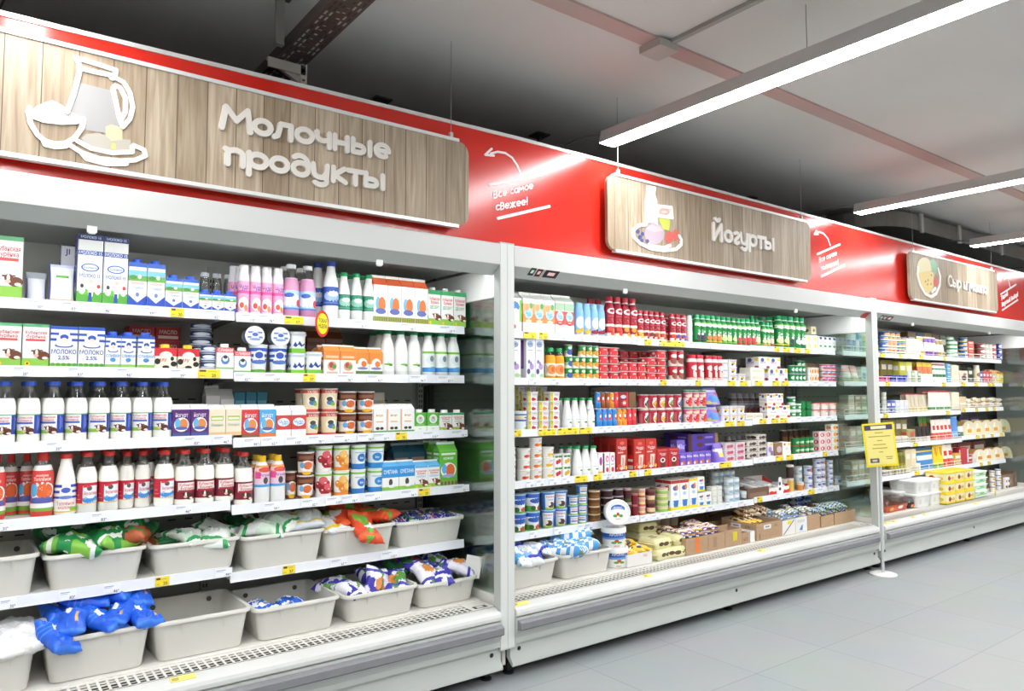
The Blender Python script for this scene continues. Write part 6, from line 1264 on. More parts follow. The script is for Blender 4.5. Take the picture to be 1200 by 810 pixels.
ST = cup([(0, .16, '9cc84a'), (.16, 1, '3f7cc8')], [r_(.1, .16, .6, .9, 'eeedea'), t_(.36, .72, .18, 'Буренка', 'c8454c', .4), r_(.14, .36, .56, .5, '4a62b4'), r_(.7, .25, .85, .8, 'a9c8ea')], lid='9cc0de', taper=.88)
R('25', 662.5, 687, 569.5, 2, ST, 'sour_cream_tub', 'small blue tub with red word', 'tub', st=[3, 4], fill=.98)
JAM = lambda a, c: tub2([(0, .25, a), (.25, .7, c), (.7, 1, a)], 'clear_dark')
R('25', 686.5, 701.5, 575, 1, tub2([(0, .5, '8a5a24'), (.5, 1, '6a3f1a')], 'c9b090'), 'dessert_tub', 'golden brown dessert tub', 'dessert tub', st=4)
R('25', 701, 728.5, 573, 2, tub2([(0, .5, '3a1420'), (.5, 1, '2a1018')], '8f8a8e'), 'dessert_tub', 'dark berry dessert tub', 'dessert tub', st=4, fill=.97)
R('25', 728, 738, 572, 1, tub2([(0, .3, '3f5a2a'), (.3, 1, '4a1820')], 'b09a98'), 'dessert_tub', 'dark red tub with green foot', 'dessert tub', st=2)
R('25', 736.5, 745.5, 578.5, 1, tub2([(0, 1, '7a1424')], 'b06a70'), 'dessert_tub', 'tall cherry red tub', 'dessert tub', st=2)
R('25', 744.5, 754, 573, 1, tub2([(0, .3, 'd8675f'), (.3, .6, 'ecd68a'), (.6, 1, 'e0a090')], 'd0c0b0'), 'dessert_tub', 'pink yellow layered tub', 'dessert tub', st=3)
R('25', 754, 765.5, 574, 1, tub2([(0, .2, '8a6a2f'), (.2, .6, 'e6c8a4'), (.6, 1, '5a1a24')], '7a4a4a'), 'dessert_tub', 'cream layered tub with dark lid', 'dessert tub', st=2)
R('25', 764.5, 780.5, 572, 1, [tub2([(0, .6, 'a4cc6a'), (.6, 1, 'dce0a0')], 'e2b8b8')], 'dessert_tub', 'pastel green pink tub', 'dessert tub', st=4)
R('25', 722, 780, 571, 5, tub2([(0, .5, '6a2a2a'), (.5, 1, 'a08a70')], 'b0a498'), 'dessert_tub', 'layered tub in the back row', 'dessert tub', st=3, dy=.13)
MUG = [r_(0, .9, 1, 1, 'b8342c'), e_(.5, .74, .3, .08, '5a5aa8'), e_(.66, .76, .12, .1, 'd8803a'), e_(.5, .55, .2, .06, 'a9cdea'), ('p', [(.2, .34), (.84, .34), (.74, .12), (.3, .12)], '2f78c4'), e_(.18, .26, .1, .08, 'cfe0ee'), r_(0, 0, 1, .12, 'eedc1f')]
R('25', 783.5, 804.3, 563, 2, brick('f0efea', MUG), 'milk_carton', 'white carton with blue mug, red top', 'carton', dep=.07, rows=2)
R('25', 804.8, 814.3, 561, 1, brick('f0efea', [r_(0, .92, 1, 1, 'e8d43a')]+MUG[1:]), 'milk_carton', 'white carton with blue mug, yellow top', 'carton', dep=.07, rows=2)
R('25', 814.5, 830.5, 578, 2, brick('f0efea', MUG[1:]), 'milk_carton', 'small white carton with blue mug', 'carton', dep=.06)
R('25', 814.5, 823, 565, 1, brick('f0efea', MUG[1:]), 'milk_carton', 'small mug carton on top', 'carton', dep=.06, base=shelf_top(2, 5, 4.2)+.108, h=.10)
GL1 = cup([(0, 1, 'd6dfe4')], [r_(0, .6, 1, .9, 'e9ecee'), e_(.5, .35, .3, .2, '8fb4cc'), r_(0, 0, 1, .1, 'a9b8b0')], lid='ccd4d6', taper=.94)
R('25', 831, 844, 571, 2, cup([(0, 1, 'e2e2da')], [r_(.1, .4, .9, .6, 'd0d0c4')], lid='d8d8d0', sq=.5, taper=.95), 'curd_pot', 'plain white pot', 'yogurt pot', st=3)
R('25', 844, 863, 560.5, 2, GL1, 'curd_cup', 'pale blue white cup', 'cup', st=3, fill=.97)
R('25', 862.5, 876, 577, 1, GL1, 'curd_cup', 'lone pale blue low cup', 'cup')
R('25', 829, 858, 553, 4, GL1, 'curd_cup', 'pale cup in the back row', 'cup', st=4, dy=.13, fill=.95)
b_ = openbox('6a4630', [], wall=.005)
R('25', 872, 897, 572, 1, openbox('6f5140', [r_(.1, .1, .9, .5, '8a6a58')]), 'display_tray', 'brown chocolate snack tray', 'tray', dep=.22)
xt = at_y(885, 575, SF+.1).x; zt_ = shelf_top(2, 5, xt)
for k in range(8):
    b = MB(); b.loft([rr(.055, .10, .01, 0, 2), rr(.06, .105, .012, .012, 2), rr(.05, .095, .01, .024, 2)], ['d8d6d4', 'c9c7c6'] if k % 3 else ['b0aeb2', 'dcdad8']); 
    tag(link('chocolate_snack', b.mesh('chocolate_snack'), None, (xt-.085+.057*(k % 4), SF+.08+.11*(k//4), zt_+.055+.004*k), (.12, 0, .1*(k % 3-1))), 'grey wrapped snack bar, %s one in the brown tray' % ORD[k], 'snack', 'snack bars in the brown tray')
def arch_tray(w, d, h):
    b = MB(); b.box(-w/2, -d/2, 0, w/2, d/2, .004, 'd23a2a'); b.box(-w/2, d/2-.004, 0, w/2, d/2, h*.9, 'e8e4e0')
    for s in (-1, 1):
        x = s*w/2; b.loft([[(x, -d/2, 0), (x, d/2, 0), (x, d/2, h*.9), (x, d*.1, h*.55), (x, -d/2, h*.45)], [(x-s*.004, -d/2, 0), (x-s*.004, d/2, 0), (x-s*.004, d/2, h*.9), (x-s*.004, d*.1, h*.55), (x-s*.004, -d/2, h*.45)]], 'd9402e', False)
    b.box(-w/2, -d/2-.002, 0, w/2, -d/2+.002, h*.42, 'ece6e2')
    pts = [(-w*.12, 0), (w*.16, 0), (w*.1, h), (-w*.02, h)]
    b.loft([[(x, -d/2-.006, z) for x, z in pts], [(x, -d/2-.002, z) for x, z in pts]], 'eeecec', False)
    fr = lambda u, v: (Vector(((u-.5)*w, -d/2-.002, v*h*.42)), Vector((0, -1, 0)))
    decals(b, fr, [('p', [(.0, 0), (.36, 0), (.36, .5), (.24, .4), (.12, .55), (0, .4)], 'd5321f'), ('p', [(.68, 0), (1, 0), (1, .6), (.86, .45), (.74, .55)], 'd5321f')], 2)
    decals(b, lambda u, v: (Vector(((u-.46)*w*.3, -d/2-.006, v*h)), Vector((0, -1, 0))), [e_(.5, .62, .16, .12, '3a3434'), e_(.5, .3, .2, .1, '4a3f3f')], .5)
    return [('tray', b.mesh('tray'), [])]
R('25', 896.5, 920.5, 560, 1, K(arch_tray), 'display_tray', 'red white arched display tray', 'tray', dep=.24, dy=.022)
for k in range(6):
    v = at_y(905+4*(k % 3), 570, SF+.1); b = MB(); b.loft([rr(.05, .1, .01, 0, 2), rr(.056, .105, .012, .012, 2), rr(.046, .095, .01, .022, 2)], ['c9c8cc', 'e2e0e2'])
    tag(link('chocolate_snack', b.mesh('chocolate_snack'), None, (v.x-.03+.02*(k % 3), SF+.11+.1*(k//3), shelf_top(2, 5, v.x)+.02+.012*(k % 3)), (.15, 0, .1)), 'silver wrapped bar, %s one in the red white tray' % ORD[k], 'snack', 'snack bars in the red white tray')
LAT = lambda c: bottle('slim', [(0, .45, c), (.45, .86, '3a2a26')], None, 'dcd6cc', capr=.98, capz=.84)
R('25', 917, 926.5, 545, 1, cup([(0, .45, 'e8b84a'), (.45, .55, 'd8cfc4'), (.55, 1, '3f2c26')], [], lid='e4ddd2', lh=.16, taper=.85), 'coffee_cup', 'tall brown coffee cup with cream lid', 'cup')
R('25', 909, 919, 562, 1, cup([(0, 1, 'c9c0b8')], [r_(0, .3, 1, .7, '4a3a36')], lid='e0dad2', taper=.85), 'coffee_cup', 'shorter brown coffee cup behind', 'cup', dy=.05)
R('25', 927.5, 938, 565.5, 1, cup([(0, .7, 'e0923f'), (.7, 1, 'd8cfc0')], [e_(.6, .4, .2, .2, 'd8582f')], lid='c9c4bc', taper=.9), 'dessert_cup', 'orange dessert cup', 'cup')
R('25', 926, 936, 547, 1, GL1, 'curd_cup', 'grey cup tower behind orange cup', 'cup', st=3, dy=.07)
CP = lambda c: cup([(0, 1, 'dfe2ea')], [e_(.6, .5, .26, .26, c), r_(0, .8, 1, .92, '8fa4d0'), e_(.3, .5, .14, .2, '5a78c0')], lid='d6dae2', taper=.94)
R('25', 937, 948, 546.5, 1, CP('d8584a'), 'curd_cup', 'blue white cup stack of three', 'cup', st=3)
R('25', 948, 963.5, 538, 2, CP('d88a4a'), 'curd_cup', 'white cup stack of four', 'cup', st=4, fill=.97)
R('25', 963, 972, 540, 1, CP('d8a03a'), 'curd_cup', 'speckled cup stack of five', 'cup', st=5)
R('25', 971.5, 981, 558.5, 1, CP('c8704a'), 'curd_cup', 'lone cup at the shelf end', 'cup')
# ---- bottom deck of fridge 2
XA['m'], XB['m'], ZT['m'] = binpx('white bin beside the post, bottom deck, middle fridge', (573, 672), (657.5, 653.5), 0, YBD, DECK+.001, .40) if False else (None,)*3
a = at_y(603, 668, YBD); e = at_y(657.5, 653.5, YBD); bin_thing('white bin beside the post, bottom deck, middle fridge', a.x-.14, e.x, YBD, DECK+.001, e.z, .40); XA['m'], XB['m'], ZT['m'] = a.x-.14, e.x, e.z
a = at_y(658.5, 652.5, YBD); e = at_y(721, 642.5, YBD); bin_thing('white bin with checked blue sacks, bottom deck, middle fridge', a.x, e.x, YBD, DECK+.001, (a.z+e.z)/2, .40); XA['n'], XB['n'], ZT['n'] = a.x, e.x, (a.z+e.z)/2
hd2 = lambda k: (XA[k], XB[k], YBD, ZT[k], .40)
heap('in the bin beside the post', *hd2('m'), [('skyblue', .42, .2, -.01, .3, .25, 'light blue bag at the front'), ('skyblue', .3, .5, .03, .9, .2, 'light blue bag at the back'), ('bluewhite', .66, .25, -.01, -.4, .25, 'white navy bag at the front'), ('bluewhite', .85, .4, .0, .5, .1, 'white navy bag at the right'), ('bluewhite', .6, .6, .02, .2, .1, 'white navy bag at the back')], (.15, .2, .06))
heap('in the second bin, middle fridge', *hd2('n'), [('check', .45, .3, -.02, 1.15, .1, 'blue white checked sack at the front'), ('check', .5, .5, .03, 1.2, .08, 'blue white checked sack on top'), ('check', .2, .25, -.03, .5, .1, 'small checked sack corner at the left')], (.16, .30, .09))
heap('at the back of the bins', XA['m']+.2, XB['n'], YBD+.3, ZT['m'], .3, [('blueback', .25, .3, .0, .2, .2, 'dark blue bag left'), ('blueback', .5, .3, .0, .8, .2, 'dark blue bag middle')], (.16, .2, .07)) if False else None
BUCK = [r_(.05, .55, .95, .98, '2a5ab4'), r_(.05, .5, .95, .62, '6aa4de'), t_(.5, .8, .16, 'АРОМАТ', 'f1f2f6', .3), e_(.5, .42, .035, .08, 'd8432f'), e_(.46, .32, .04, .07, '5aa03f'), e_(.545, .32, .04, .07, '5aa03f'), t_(.5, .12, .09, 'творог', 'd8564c', .16)]
BK = bucket_tub(BUCK)
v = at_y(720.5, 667, YBD); wq = at_y(733.5, 600, YBD+.08).x-at_y(708, 600, YBD+.08).x
BM = BK(.155, .155, .118)
bx = at_y(720.5, 640, YBD+.08).x
z1 = DECK+.001
put('curd_bucket', BM, 'lowest of the three white blue curd buckets, middle fridge', 'bucket', (bx+.01, YBD+.085, z1), (0, 0, -.45), 'stacked curd buckets')
hz = (at_y(718, 627, YBD).z-z1)/2
put('curd_bucket', BM, 'upright curd bucket under the tilted one, middle fridge', 'bucket', (bx-.005, YBD+.085, z1+.12), (0, 0, -.5), 'stacked curd buckets')
put('curd_bucket', BM, 'curd bucket lying on its side, round lid facing out', 'bucket', (bx+.02, YBD+.108, z1+.239+.084), (math.radians(84), 0, -.55), 'stacked curd buckets')
def cbox(label, p0, p1, yb_, top, y0=YBD, dep=.28, col='cardboard', items=(), side=None, bz=None):
    a, e = at_y(p0, 640, y0), at_y(p1, 640, y0); e.x = min(e.x, 5.93 if a.x < 5.93 else 9.54); zt = at_y((p0+p1)/2, top, y0).z; z0 = bz or DECK+.001
    parts = openbox(col, items, side)(e.x-a.x, dep, zt-z0); put('cardboard_box', parts, label, 'box', ((a.x+e.x)/2, y0+dep/2, z0), (0, 0, 0)); return a.x, e.x, zt
xa, xb, zz = cbox('low white card box of yellow bars beside the buckets', 735, 764, 668, 648.5, col='e2e0dc', items=[t_(.72, .75, .2, 'бар', 'd88a8a', .3)])
for k in range(6):
    bag('yellowb', 'curd_bar', 'yellow wrapped bar, %s one in the white card box' % ORD[k], 'snack', xa+(xb-xa)*(.2+.3*(k % 3)), YBD+.06+.11*(k//3), zz-.02+.006*k, .07, .16, .035, 1.2+.1*k, .1, 0, 'yellow bars in the card box')
def slab(w, d, h):
    b = MB(); b.loft([rr(w*.9, d*.9, .012, 0, 3), rr(w, d, .02, h*.25, 3), rr(w*.98, d*.98, .02, h*.75, 3), rr(w*.86, d*.86, .02, h, 3)], 'dcd6a4')
    for s in (-1, 1): b.loft([[(s*w*.49, -d*.45, h*.42), (s*w*.49, d*.45, h*.42), (s*w*.49, d*.45, h*.58), (s*w*.49, -d*.45, h*.58)], [(s*w*.56, -d*.45, h*.46), (s*w*.56, d*.45, h*.46), (s*w*.56, d*.45, h*.54), (s*w*.56, -d*.45, h*.54)]], 'cfc78e', False)
    fr = lambda u, v: (Vector(((u-.5)*w*.9, -d*.497, h*(.25+.5*v))), Vector((0, -1, .0)))
    decals(b, fr, [e_(.3, .5, .16, .4, '5a4228'), e_(.62, .4, .18, .42, '5a4228'), r_(.85, .2, .95, .5, '7a6a3a')], 3)
    tp = lambda u, v: (Vector(((u-.5)*w*.8, (v-.5)*d*.8, h)), Vector((0, 0, 1)))
    decals(b, tp, [r_(.15, .4, .6, .52, '4a3a26'), e_(.5, .75, .2, .1, '7a5a3a')], 1.5)
    return [('pack', b.mesh('pack'), [])]
SLAB = slab(.19, .15, .062)
for k, (px, dy_, t, rz, wd) in enumerate(((770, .0, 0, .5, 'bottom one at the left front'), (768, .02, 1, .35, 'upper one at the left front'), (783, .0, 0, -.2, 'bottom one in the middle'), (797, .0, 0, .2, 'bottom one at the right'), (792, .03, 1, .3, 'large top one at the right'), (752, .22, 2, .1, 'topmost at the back left'), (752, .21, 1, .1, 'second at the back left'), (752, .21, 0, 0, 'lowest at the back left'))):
    v = at_y(px, 650, YBD+.08+dy_); put('butter_pack', SLAB, 'cream film pack with brown print, '+wd, 'pack', (v.x, YBD+.085+dy_, DECK+.001+.0625*t), (0, 0, rz*.4), 'cream packs on the deck')
xa1, xb1, z1_ = cbox('brown box with orange tape stripe, bottom deck, middle fridge', 804, 830, 653, 629.5, dep=.3, items=[r_(.42, .02, .62, .98, 'e0752f')])
xa2, xb2, z2_ = cbox('long brown box of white violet bars, bottom deck', 830.3, 849.5, 645, 625, dep=.3, items=[r_(.3, .15, .5, .8, '9a8064')])
xa3, xb3, z3_ = cbox('brown box with yellow tape stripe, bottom deck', 850, 869.5, 640, 620.5, dep=.12, items=[r_(.46, .3, .72, .85, 'd8c41f')])
cbox('small low brown box with dark print', 869.8, 878, 637, 624.5, dep=.2, items=[t_(.5, .4, .3, '617', '5a4634', .8)])
b = openbox('e9e8e4', [])(.05, .2, .075); put('card_tray', b, 'narrow white card tray between brown boxes', 'tray', (at_y(882, 630, YBD).x, YBD+.1, DECK+.001))
xa4, xb4, z4_ = cbox('large open brown box with white label, bottom deck', 887, 917, 630, 612, dep=.3, items=[r_(.28, .62, .56, .88, 'e6e4e0'), r_(.34, .7, .5, .8, '8a8a86'), t_(.75, .76, .14, 'DVE', '6f563f', .26), r_(.1, .04, .14, .4, '7a5f45'), r_(.2, .2, .8, .22, '96795c')])
xa5, xb5, z5_ = cbox('white box with blue diagonal line and yellow sticker', 917.5, 932.5, 625, 609.5, dep=.3, col='e4e2de', items=[('p', [(.02, .02), (.1, .02), (.95, .95), (.87, .95)], '3f4a86'), r_(.4, .7, .7, .95, 'e2d41f')])
xa6, xb6, z6_ = cbox('white box with small blue drop mark', 933, 946.5, 621, 606, dep=.3, col='e4e2de', items=[('p', [(.3, .15), (.6, .12), (.62, .5), (.5, .42)], '2f86d0'), r_(.15, .65, .8, .85, 'cfcdd2')])
xa7, xb7, z7_ = cbox('plain brown box, first of three at the right end', 947, 961.5, 619, 603, dep=.3)
xa8, xb8, z8_ = cbox('plain brown box, second of three at the right end', 963, 978, 616, 604, dep=.3)
xa9, xb9, z9_ = cbox('wide brown box, third of three at the right end', 979, 1003.5, 613, 599, dep=.25)
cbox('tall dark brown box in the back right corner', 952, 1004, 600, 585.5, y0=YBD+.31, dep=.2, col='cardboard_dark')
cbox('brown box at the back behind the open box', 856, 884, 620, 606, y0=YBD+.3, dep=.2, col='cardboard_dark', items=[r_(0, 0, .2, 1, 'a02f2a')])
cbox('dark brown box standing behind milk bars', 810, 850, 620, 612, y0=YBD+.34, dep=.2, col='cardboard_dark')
def fill(style, x0, x1, y0, y1, z, n, name, words, size, grp, rzr=.2, rx=.12):
    """wrapped bars lying side by side in a box, two layers deep"""
    q = random.Random(n*7+len(words)); n1 = (n+1)//2; W_, D_ = x1-x0-.014, y1-y0-.02; k = 0
    for layer, m in ((0, n1), (1, n-n1)):
        nx = max(1, round(W_/size[0])); ny = math.ceil(m/nx)
        for i in range(m):
            cw, cd = W_/nx, D_/ny
            bag(style, name, '%s, %s one' % (words, ORD[k]), 'snack', x0+.007+cw*(i % nx+.5), y0+.01+cd*(i//nx+.5), z-.02+layer*(size[2]*.8)+(i//nx)*.006, cw*.9, min(cd*.9, .17), size[2]*.75, q.uniform(-.12, .12), rx, 0, grp, wob=.2); k += 1
fill('purplew', xa1, xb1, YBD+.02, YBD+.28, z1_+.01, 8, 'curd_bar', 'white orange violet bar in the orange taped box', (.075, .15, .035), 'bars in the orange taped box', 1.0)
fill('purplew', xa2, xb2, YBD+.02, YBD+.28, z2_+.01, 8, 'curd_bar', 'white violet bar in the long brown box', (.075, .15, .035), 'bars in the long brown box', 1.0)
fill('yellowb', xa4+.02, xb4-.02, YBD+.06, YBD+.28, z4_-.02, 6, 'curd_bar', 'yellow bar inside the open brown box', (.07, .13, .03), 'yellow bars in the open box', .8)
fill('brownw', xa4+.10, xb5, YBD+.16, YBD+.3, z4_+.04, 8, 'curd_bar', 'brown white wrapped bar heaped behind the open box', (.075, .16, .04), 'brown bars heaped behind', 1.2, .4)
fill('whitestripe', xa5+.06, xb6, YBD+.04, YBD+.28, z6_+.012, 8, 'curd_bar', 'white striped bar in the white boxes', (.075, .15, .035), 'bars in the white boxes', .8)
fill('whitestripe', xa7, xb7, YBD+.03, YBD+.28, z7_+.01, 6, 'curd_bar', 'white grey bar in the first plain box', (.075, .15, .035), 'bars in the first plain box', .8)
fill('bluestripe', xa8, xb8, YBD+.03, YBD+.28, z8_+.012, 6, 'curd_bar', 'blue white bar in the second plain box', (.075, .15, .035), 'bars in the second plain box', .8)
fill('bluestripe', xa9, xb9, YBD+.03, YBD+.23, z9_+.012, 8, 'curd_bar', 'blue lime bar in the wide brown box', (.075, .15, .035), 'bars in the wide brown box', .8)
v = at_y(980, 582, YBD+.38)
fill('blueback', 5.62, 5.91, YBD+.33, YBD+.46, v.z, 4, 'film_bag', 'dark blue bag on the tall corner box', (.13, .16, .05), 'dark blue bags on the corner box', .6)
R('26', 757, 792, 606, 3, cup([(0, .3, 'b04a42'), (.3, 1, 'd8c9b6')], [], lid='c9b8a8'), 'curd_cup', 'beige red cup at the back of deck', 'cup', dy=.34, base=DECK+.08)
# ------------------------------------------------------------------ fridge 3 (far right)
def packs(cs, e0, e1, top, n, cols, desc, cat, name, items=(), **kw):
    R(cs, e0, e1, top, n, [box(c, items or [r_(.14, .58, .86, .8, 'e4ded2'), r_(.2, .2, .8, .28, 'd2cabb'), e_(.62, .44, .16, .1, c)], bev=.006) for c in cols], name, desc, cat, **kw)
TIN = [r_(0, .3, 1, .5, 'eef0f4'), e_(.5, .62, .3, .2, 'e8b46a')]
R('31', 1029.5, 1061, 395, 5, [can([(0, 1, '5a86cc')], TIN), can([(0, 1, 'e0a27a')], TIN), can([(0, 1, 'e0a27a')], TIN), can([(0, .4, '4f9a3f'), (.4, 1, '4a78c4')], TIN), can([(0, .4, '4f9a3f'), (.4, 1, '3a62b8')], TIN)], 'milk_tin', 'coloured condensed milk tin', 'tin', st=3, rows=2, fill=.98)
R('31', 1029.5, 1055, 384.5, 3, can([(0, .4, '4a8a3f'), (.4, 1, '3a5a9a')], TIN), 'milk_tin', 'blue green tin on top', 'tin', base=shelf_top(3, 1, 6.8)+.145, h=.07, dy=.03)
R('31', 1062, 1079, 397, 1, box('e9e2da', [r_(.1, .3, .9, .34, 'd8d0c6'), r_(.1, .6, .9, .64, 'ddd5cc')]), 'cheese_block', 'plain cream white block', 'cheese', dep=.1)
def ypk(c): return lambda u, v: ('f1ece0' if .3 < v < .7 and u < 1 else c) if v < .93 else 'e9e4d6'
R('31', 1077.5, 1085, 394, 1, pouch(ypk('e8b93a'), .9), 'cheese_bag', 'yellow white hanging bag', 'bag', dep=.06)
R('31', 1085.5, 1099.5, 395, 3, pouch(ypk('8a4ab0'), .9), 'cheese_bag', 'purple white cheese bag', 'bag', dep=.06, rows=2)
R('31', 1100, 1108, 398, 2, pouch(ypk('b5963a'), .9), 'cheese_bag', 'slim white yellow bag', 'bag', dep=.06)
FT = lambda c: cup([(0, .4, c), (.4, 1, 'e6efe8')], [r_(0, .1, 1, .3, c)], lid='e9efe9', taper=.95)
R('31', 1108, 1122, 396, 2, FT('3aa05a'), 'cheese_tub', 'white green flat tub', 'tub', st=[5, 4], fill=.99)
R('31', 1122, 1133.5, 396, 1, cup([(0, .3, 'e6dc4a'), (.3, 1, '2f62b8')], [e_(.5, .5, .3, .2, 'dfe6f0')], lid='d8d88a', taper=.97), 'cheese_tub', 'blue yellow flat round tub', 'tub', st=5)
packs('31', 1134, 1141, 400, 1, ['d8503a'], 'red white cheese box', 'box', 'cheese_box', st=3)
R('31', 1141, 1167, 403.5, 4, [can([(0, 1, c)], [e_(.5, .5, .3, .3, 'efe9e2')]) for c in ('9a4a44', 'c9c2b4', 'd8cfc0', 'c83a44')], 'cheese_tin', 'small round striped tin', 'tin', st=3, fill=.98)
R('31', 1166, 1173.5, 403, 1, can([(0, 1, '3a4fae')], [e_(.5, .5, .3, .3, 'e9e9f0')]), 'cheese_tin', 'small navy tin at the end', 'tin', st=3)
R('31', 991, 1018, 385.5, 6, [bottle('slim', [(0, .5, c), (.5, 1, d)], None, e, capr=.85) for c, d, e in (('7aa0c8', 'cfdbe2', '5a8ac0'), ('4a7ab8', 'dfe6ea', '3a6ab0'), ('c9d6dc', '6a94c4', '4a7ab8'), ('6a94c4', 'a9c0d0', '3a5aa0'), ('8ab06a', 'e0c9a0', 'b8804a'), ('6aa05a', 'dfe6d8', '4a8a6a'))], 'cream_bottle', 'blue white bottle behind glass', 'bottle', fill=.98)
R('32', 991, 1008, 428, 2, pouch(lambda u, v: 'e8a4ac' if v > .55 else ('a9c48a' if v < .25 else 'ece6e2'), 1.0), 'food_bag', 'pink white bag behind glass', 'bag', dep=.1)
R('32', 1008, 1021, 430, 2, box('d5dee2', [e_(.5, .4, .3, .2, '7aa8c8')]), 'cheese_box', 'pale blue box behind glass', 'box', dep=.09)
packs('33', 992, 1021, 463, 4, ['c9c2b4', 'a8887a', 'b0a090', '8a9a8a'], 'brownish pack behind glass', 'pack', 'cheese_pack', dep=.09, st=2)
packs('34', 993, 1021, 500, 4, ['b09a90', 'c4b4a8', 'a89a8a', 'b8a898'], 'beige pack behind glass', 'pack', 'cheese_pack', dep=.09)
packs('35', 994, 1023, 540, 4, ['a89a84', 'bcae98', '9c9482', 'b4a890'], 'tan pack behind glass', 'pack', 'cheese_pack', dep=.09)
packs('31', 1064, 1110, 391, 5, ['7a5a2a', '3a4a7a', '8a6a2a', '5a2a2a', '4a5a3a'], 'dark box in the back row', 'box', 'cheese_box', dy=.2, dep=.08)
packs('32', 1031, 1053, 422, 3, ['7d7322', '857a26', '7a7020'], 'olive yellow box at the back', 'box', 'cheese_box', dy=.1, dep=.1, rows=2)
packs('32', 1053, 1068, 424, 2, ['b8b436', 'cfd05a'], 'lime yellow white box', 'box', 'cheese_box', dy=.04, dep=.09)
R('32', 1030, 1043, 441, 1, pack4('d83a8a', [r_(.1, .3, .9, .6, 'ecc8d8')], lid='d84a94', n=2), 'cheese_pack', 'flat pink pack', 'pack', dep=.1)
R('32', 1043, 1063, 440, 2, pack4('2a3fb8', [r_(.1, .3, .9, .6, 'dfe2f0')], lid='3a50c4', n=2), 'cheese_pack', 'flat blue white pack', 'pack', dep=.1, st=2)
packs('32', 1063, 1078, 434.5, 4, ['cfd6c4', '9ab48a', 'dcd6d0', '7a9a6a'], 'small white green box', 'box', 'cheese_box', dep=.06)
R('32', 1076.5, 1094, 424.5, 3, pouch(lambda u, v: 'f2efe8' if v < .45 and u < 1 else ('e8794a' if v < .8 else 'ecd24a'), .8), 'cheese_bag', 'orange white cheese bag', 'bag', dep=.06, rows=2)
R('32', 1094, 1109, 425, 4, pouch(lambda u, v: 'c84a54' if .84 < v < .95 else ('2f7a4a' if .3 < v < .42 or .66 < v < .74 else 'eef2ec'), .8), 'cheese_bag', 'white bag with green script', 'bag', dep=.05, rows=2)
packs('32', 1108.5, 1113, 426.5, 1, ['4a9fd0'], 'light blue flat box', 'box', 'cheese_box', st=5, dep=.06)
packs('32', 1114, 1122.5, 428.5, 1, ['e8dfc0'], 'cream yellow block', 'box', 'cheese_box', st=2, dep=.08)
packs('32', 1123, 1133, 434.5, 1, ['e2d6c4'], 'beige block with dark print', 'box', 'cheese_box', dep=.1, items=[e_(.5, .4, .3, .2, '4a3a34'), e_(.6, .7, .2, .1, 'b86a5a')])
R('32', 1121, 1136, 425, 1, pillow(pat('4a3626', '6a4c30', '8a6a44', .2), wob=.3), 'smoked_cheese', 'dark brown smoked piece on top', 'cheese', dep=.12, base=shelf_top(3, 2, 8.4)+.11, h=.06, dy=.08)
packs('32', 1133, 1138.5, 431, 1, ['2f3a2c'], 'dark green narrow box', 'box', 'cheese_box', dep=.06)
R('32', 1138.5, 1146.5, 428, 1, bottle('slim', [(0, .3, 'd88a4a'), (.3, 1, 'e9e2cc')], (.1, .7, 'e9dfc0', [e_(.5, .6, .3, .2, 'b07a5a')]), 'e6e0d0', capr=.9), 'cheese_bottle', 'cream bottle with orange foot', 'bottle')
packs('32', 1146.5, 1161, 435.5, 4, ['3a62b8', 'c83a50', 'd8485a', 'c8404a'], 'blue or red sausage pack', 'pack', 'cheese_pack', dep=.06)
packs('32', 1161, 1174, 438, 3, ['c9b4a0', 'e8dc2f', 'e6d63a'], 'yellow or beige end pack', 'pack', 'cheese_pack', dep=.06)
R('32', 1160, 1175, 432, 1, pillow(pat('d8b46a', 'e6cf94', 'b85a3a', .2), wob=.3), 'cheese_piece', 'golden cheese piece lying on end packs', 'cheese', dep=.12, base=shelf_top(3, 2, 9.2)+.10, h=.05)
R('33', 1030, 1036.5, 460, 1, cup([(0, 1, 'dcdcd2')], [r_(0, .1, 1, .2, '7aa07a')], lid='e0e0d8', taper=.95), 'cheese_tub', 'white tub tower by the post', 'tub', st=5)
packs('33', 1036.5, 1062, 469.5, 5, ['2a4aa8', '4a62b8', 'c9d0e0', 'dfe2ea', 'd0d4e2'], 'blue white curd pack', 'pack', 'curd_pack', dep=.07, rows=2)
R('33', 1062, 1089, 461, 6, pouch(lambda u, v: 'b0262c' if v > .9 else ('c9b45a' if v < .3 and .3 < u < .7 else 'd8ccb4'), .7), 'cheese_bag', 'beige bag with red top', 'bag', dep=.05, rows=2, dy=.05)
R('33', 1088, 1113, 458, 6, pouch(lambda u, v: 'd84a50' if v > .9 else ('5a9a5a' if .1 < v < .25 or .75 < v < .82 else 'eee8dc'), .8), 'cheese_bag', 'cream white bag with green stripe', 'bag', dep=.05, rows=2)
for k in range(2): R('33', 1113+8*k, 1121.5+8*k, 462+3*k, 1, box(('e9ddc4', 'dcc49a')[k], [r_(.1, .3, .9, .5, 'efe6d4')]), 'cheese_block', ('ivory cheese block', 'honey coloured cheese block')[k], 'cheese', dep=.1)
R('33', 1130, 1172, 467, 5, [pillow(pat('e6d9c0', 'efe9de', 'd8b88a', .15), seed=k, wob=.25) for k in range(5)], 'cheese_piece', 'pale film-wrapped cheese piece', 'cheese', st=2, dep=.1, dy=.035, fill=.9)
packs('34', 1031, 1060, 491.5, 4, ['857a4a', '8a8050', '7d7244', '8f8456'], 'olive brown carton wall', 'box', 'cheese_box', dy=.08, dep=.1, rows=2)
packs('34', 1060, 1069, 503.5, 1, ['a89a62'], 'olive box with red square', 'box', 'cheese_box', dep=.08, items=[r_(.3, .4, .8, .8, 'c8544a')])
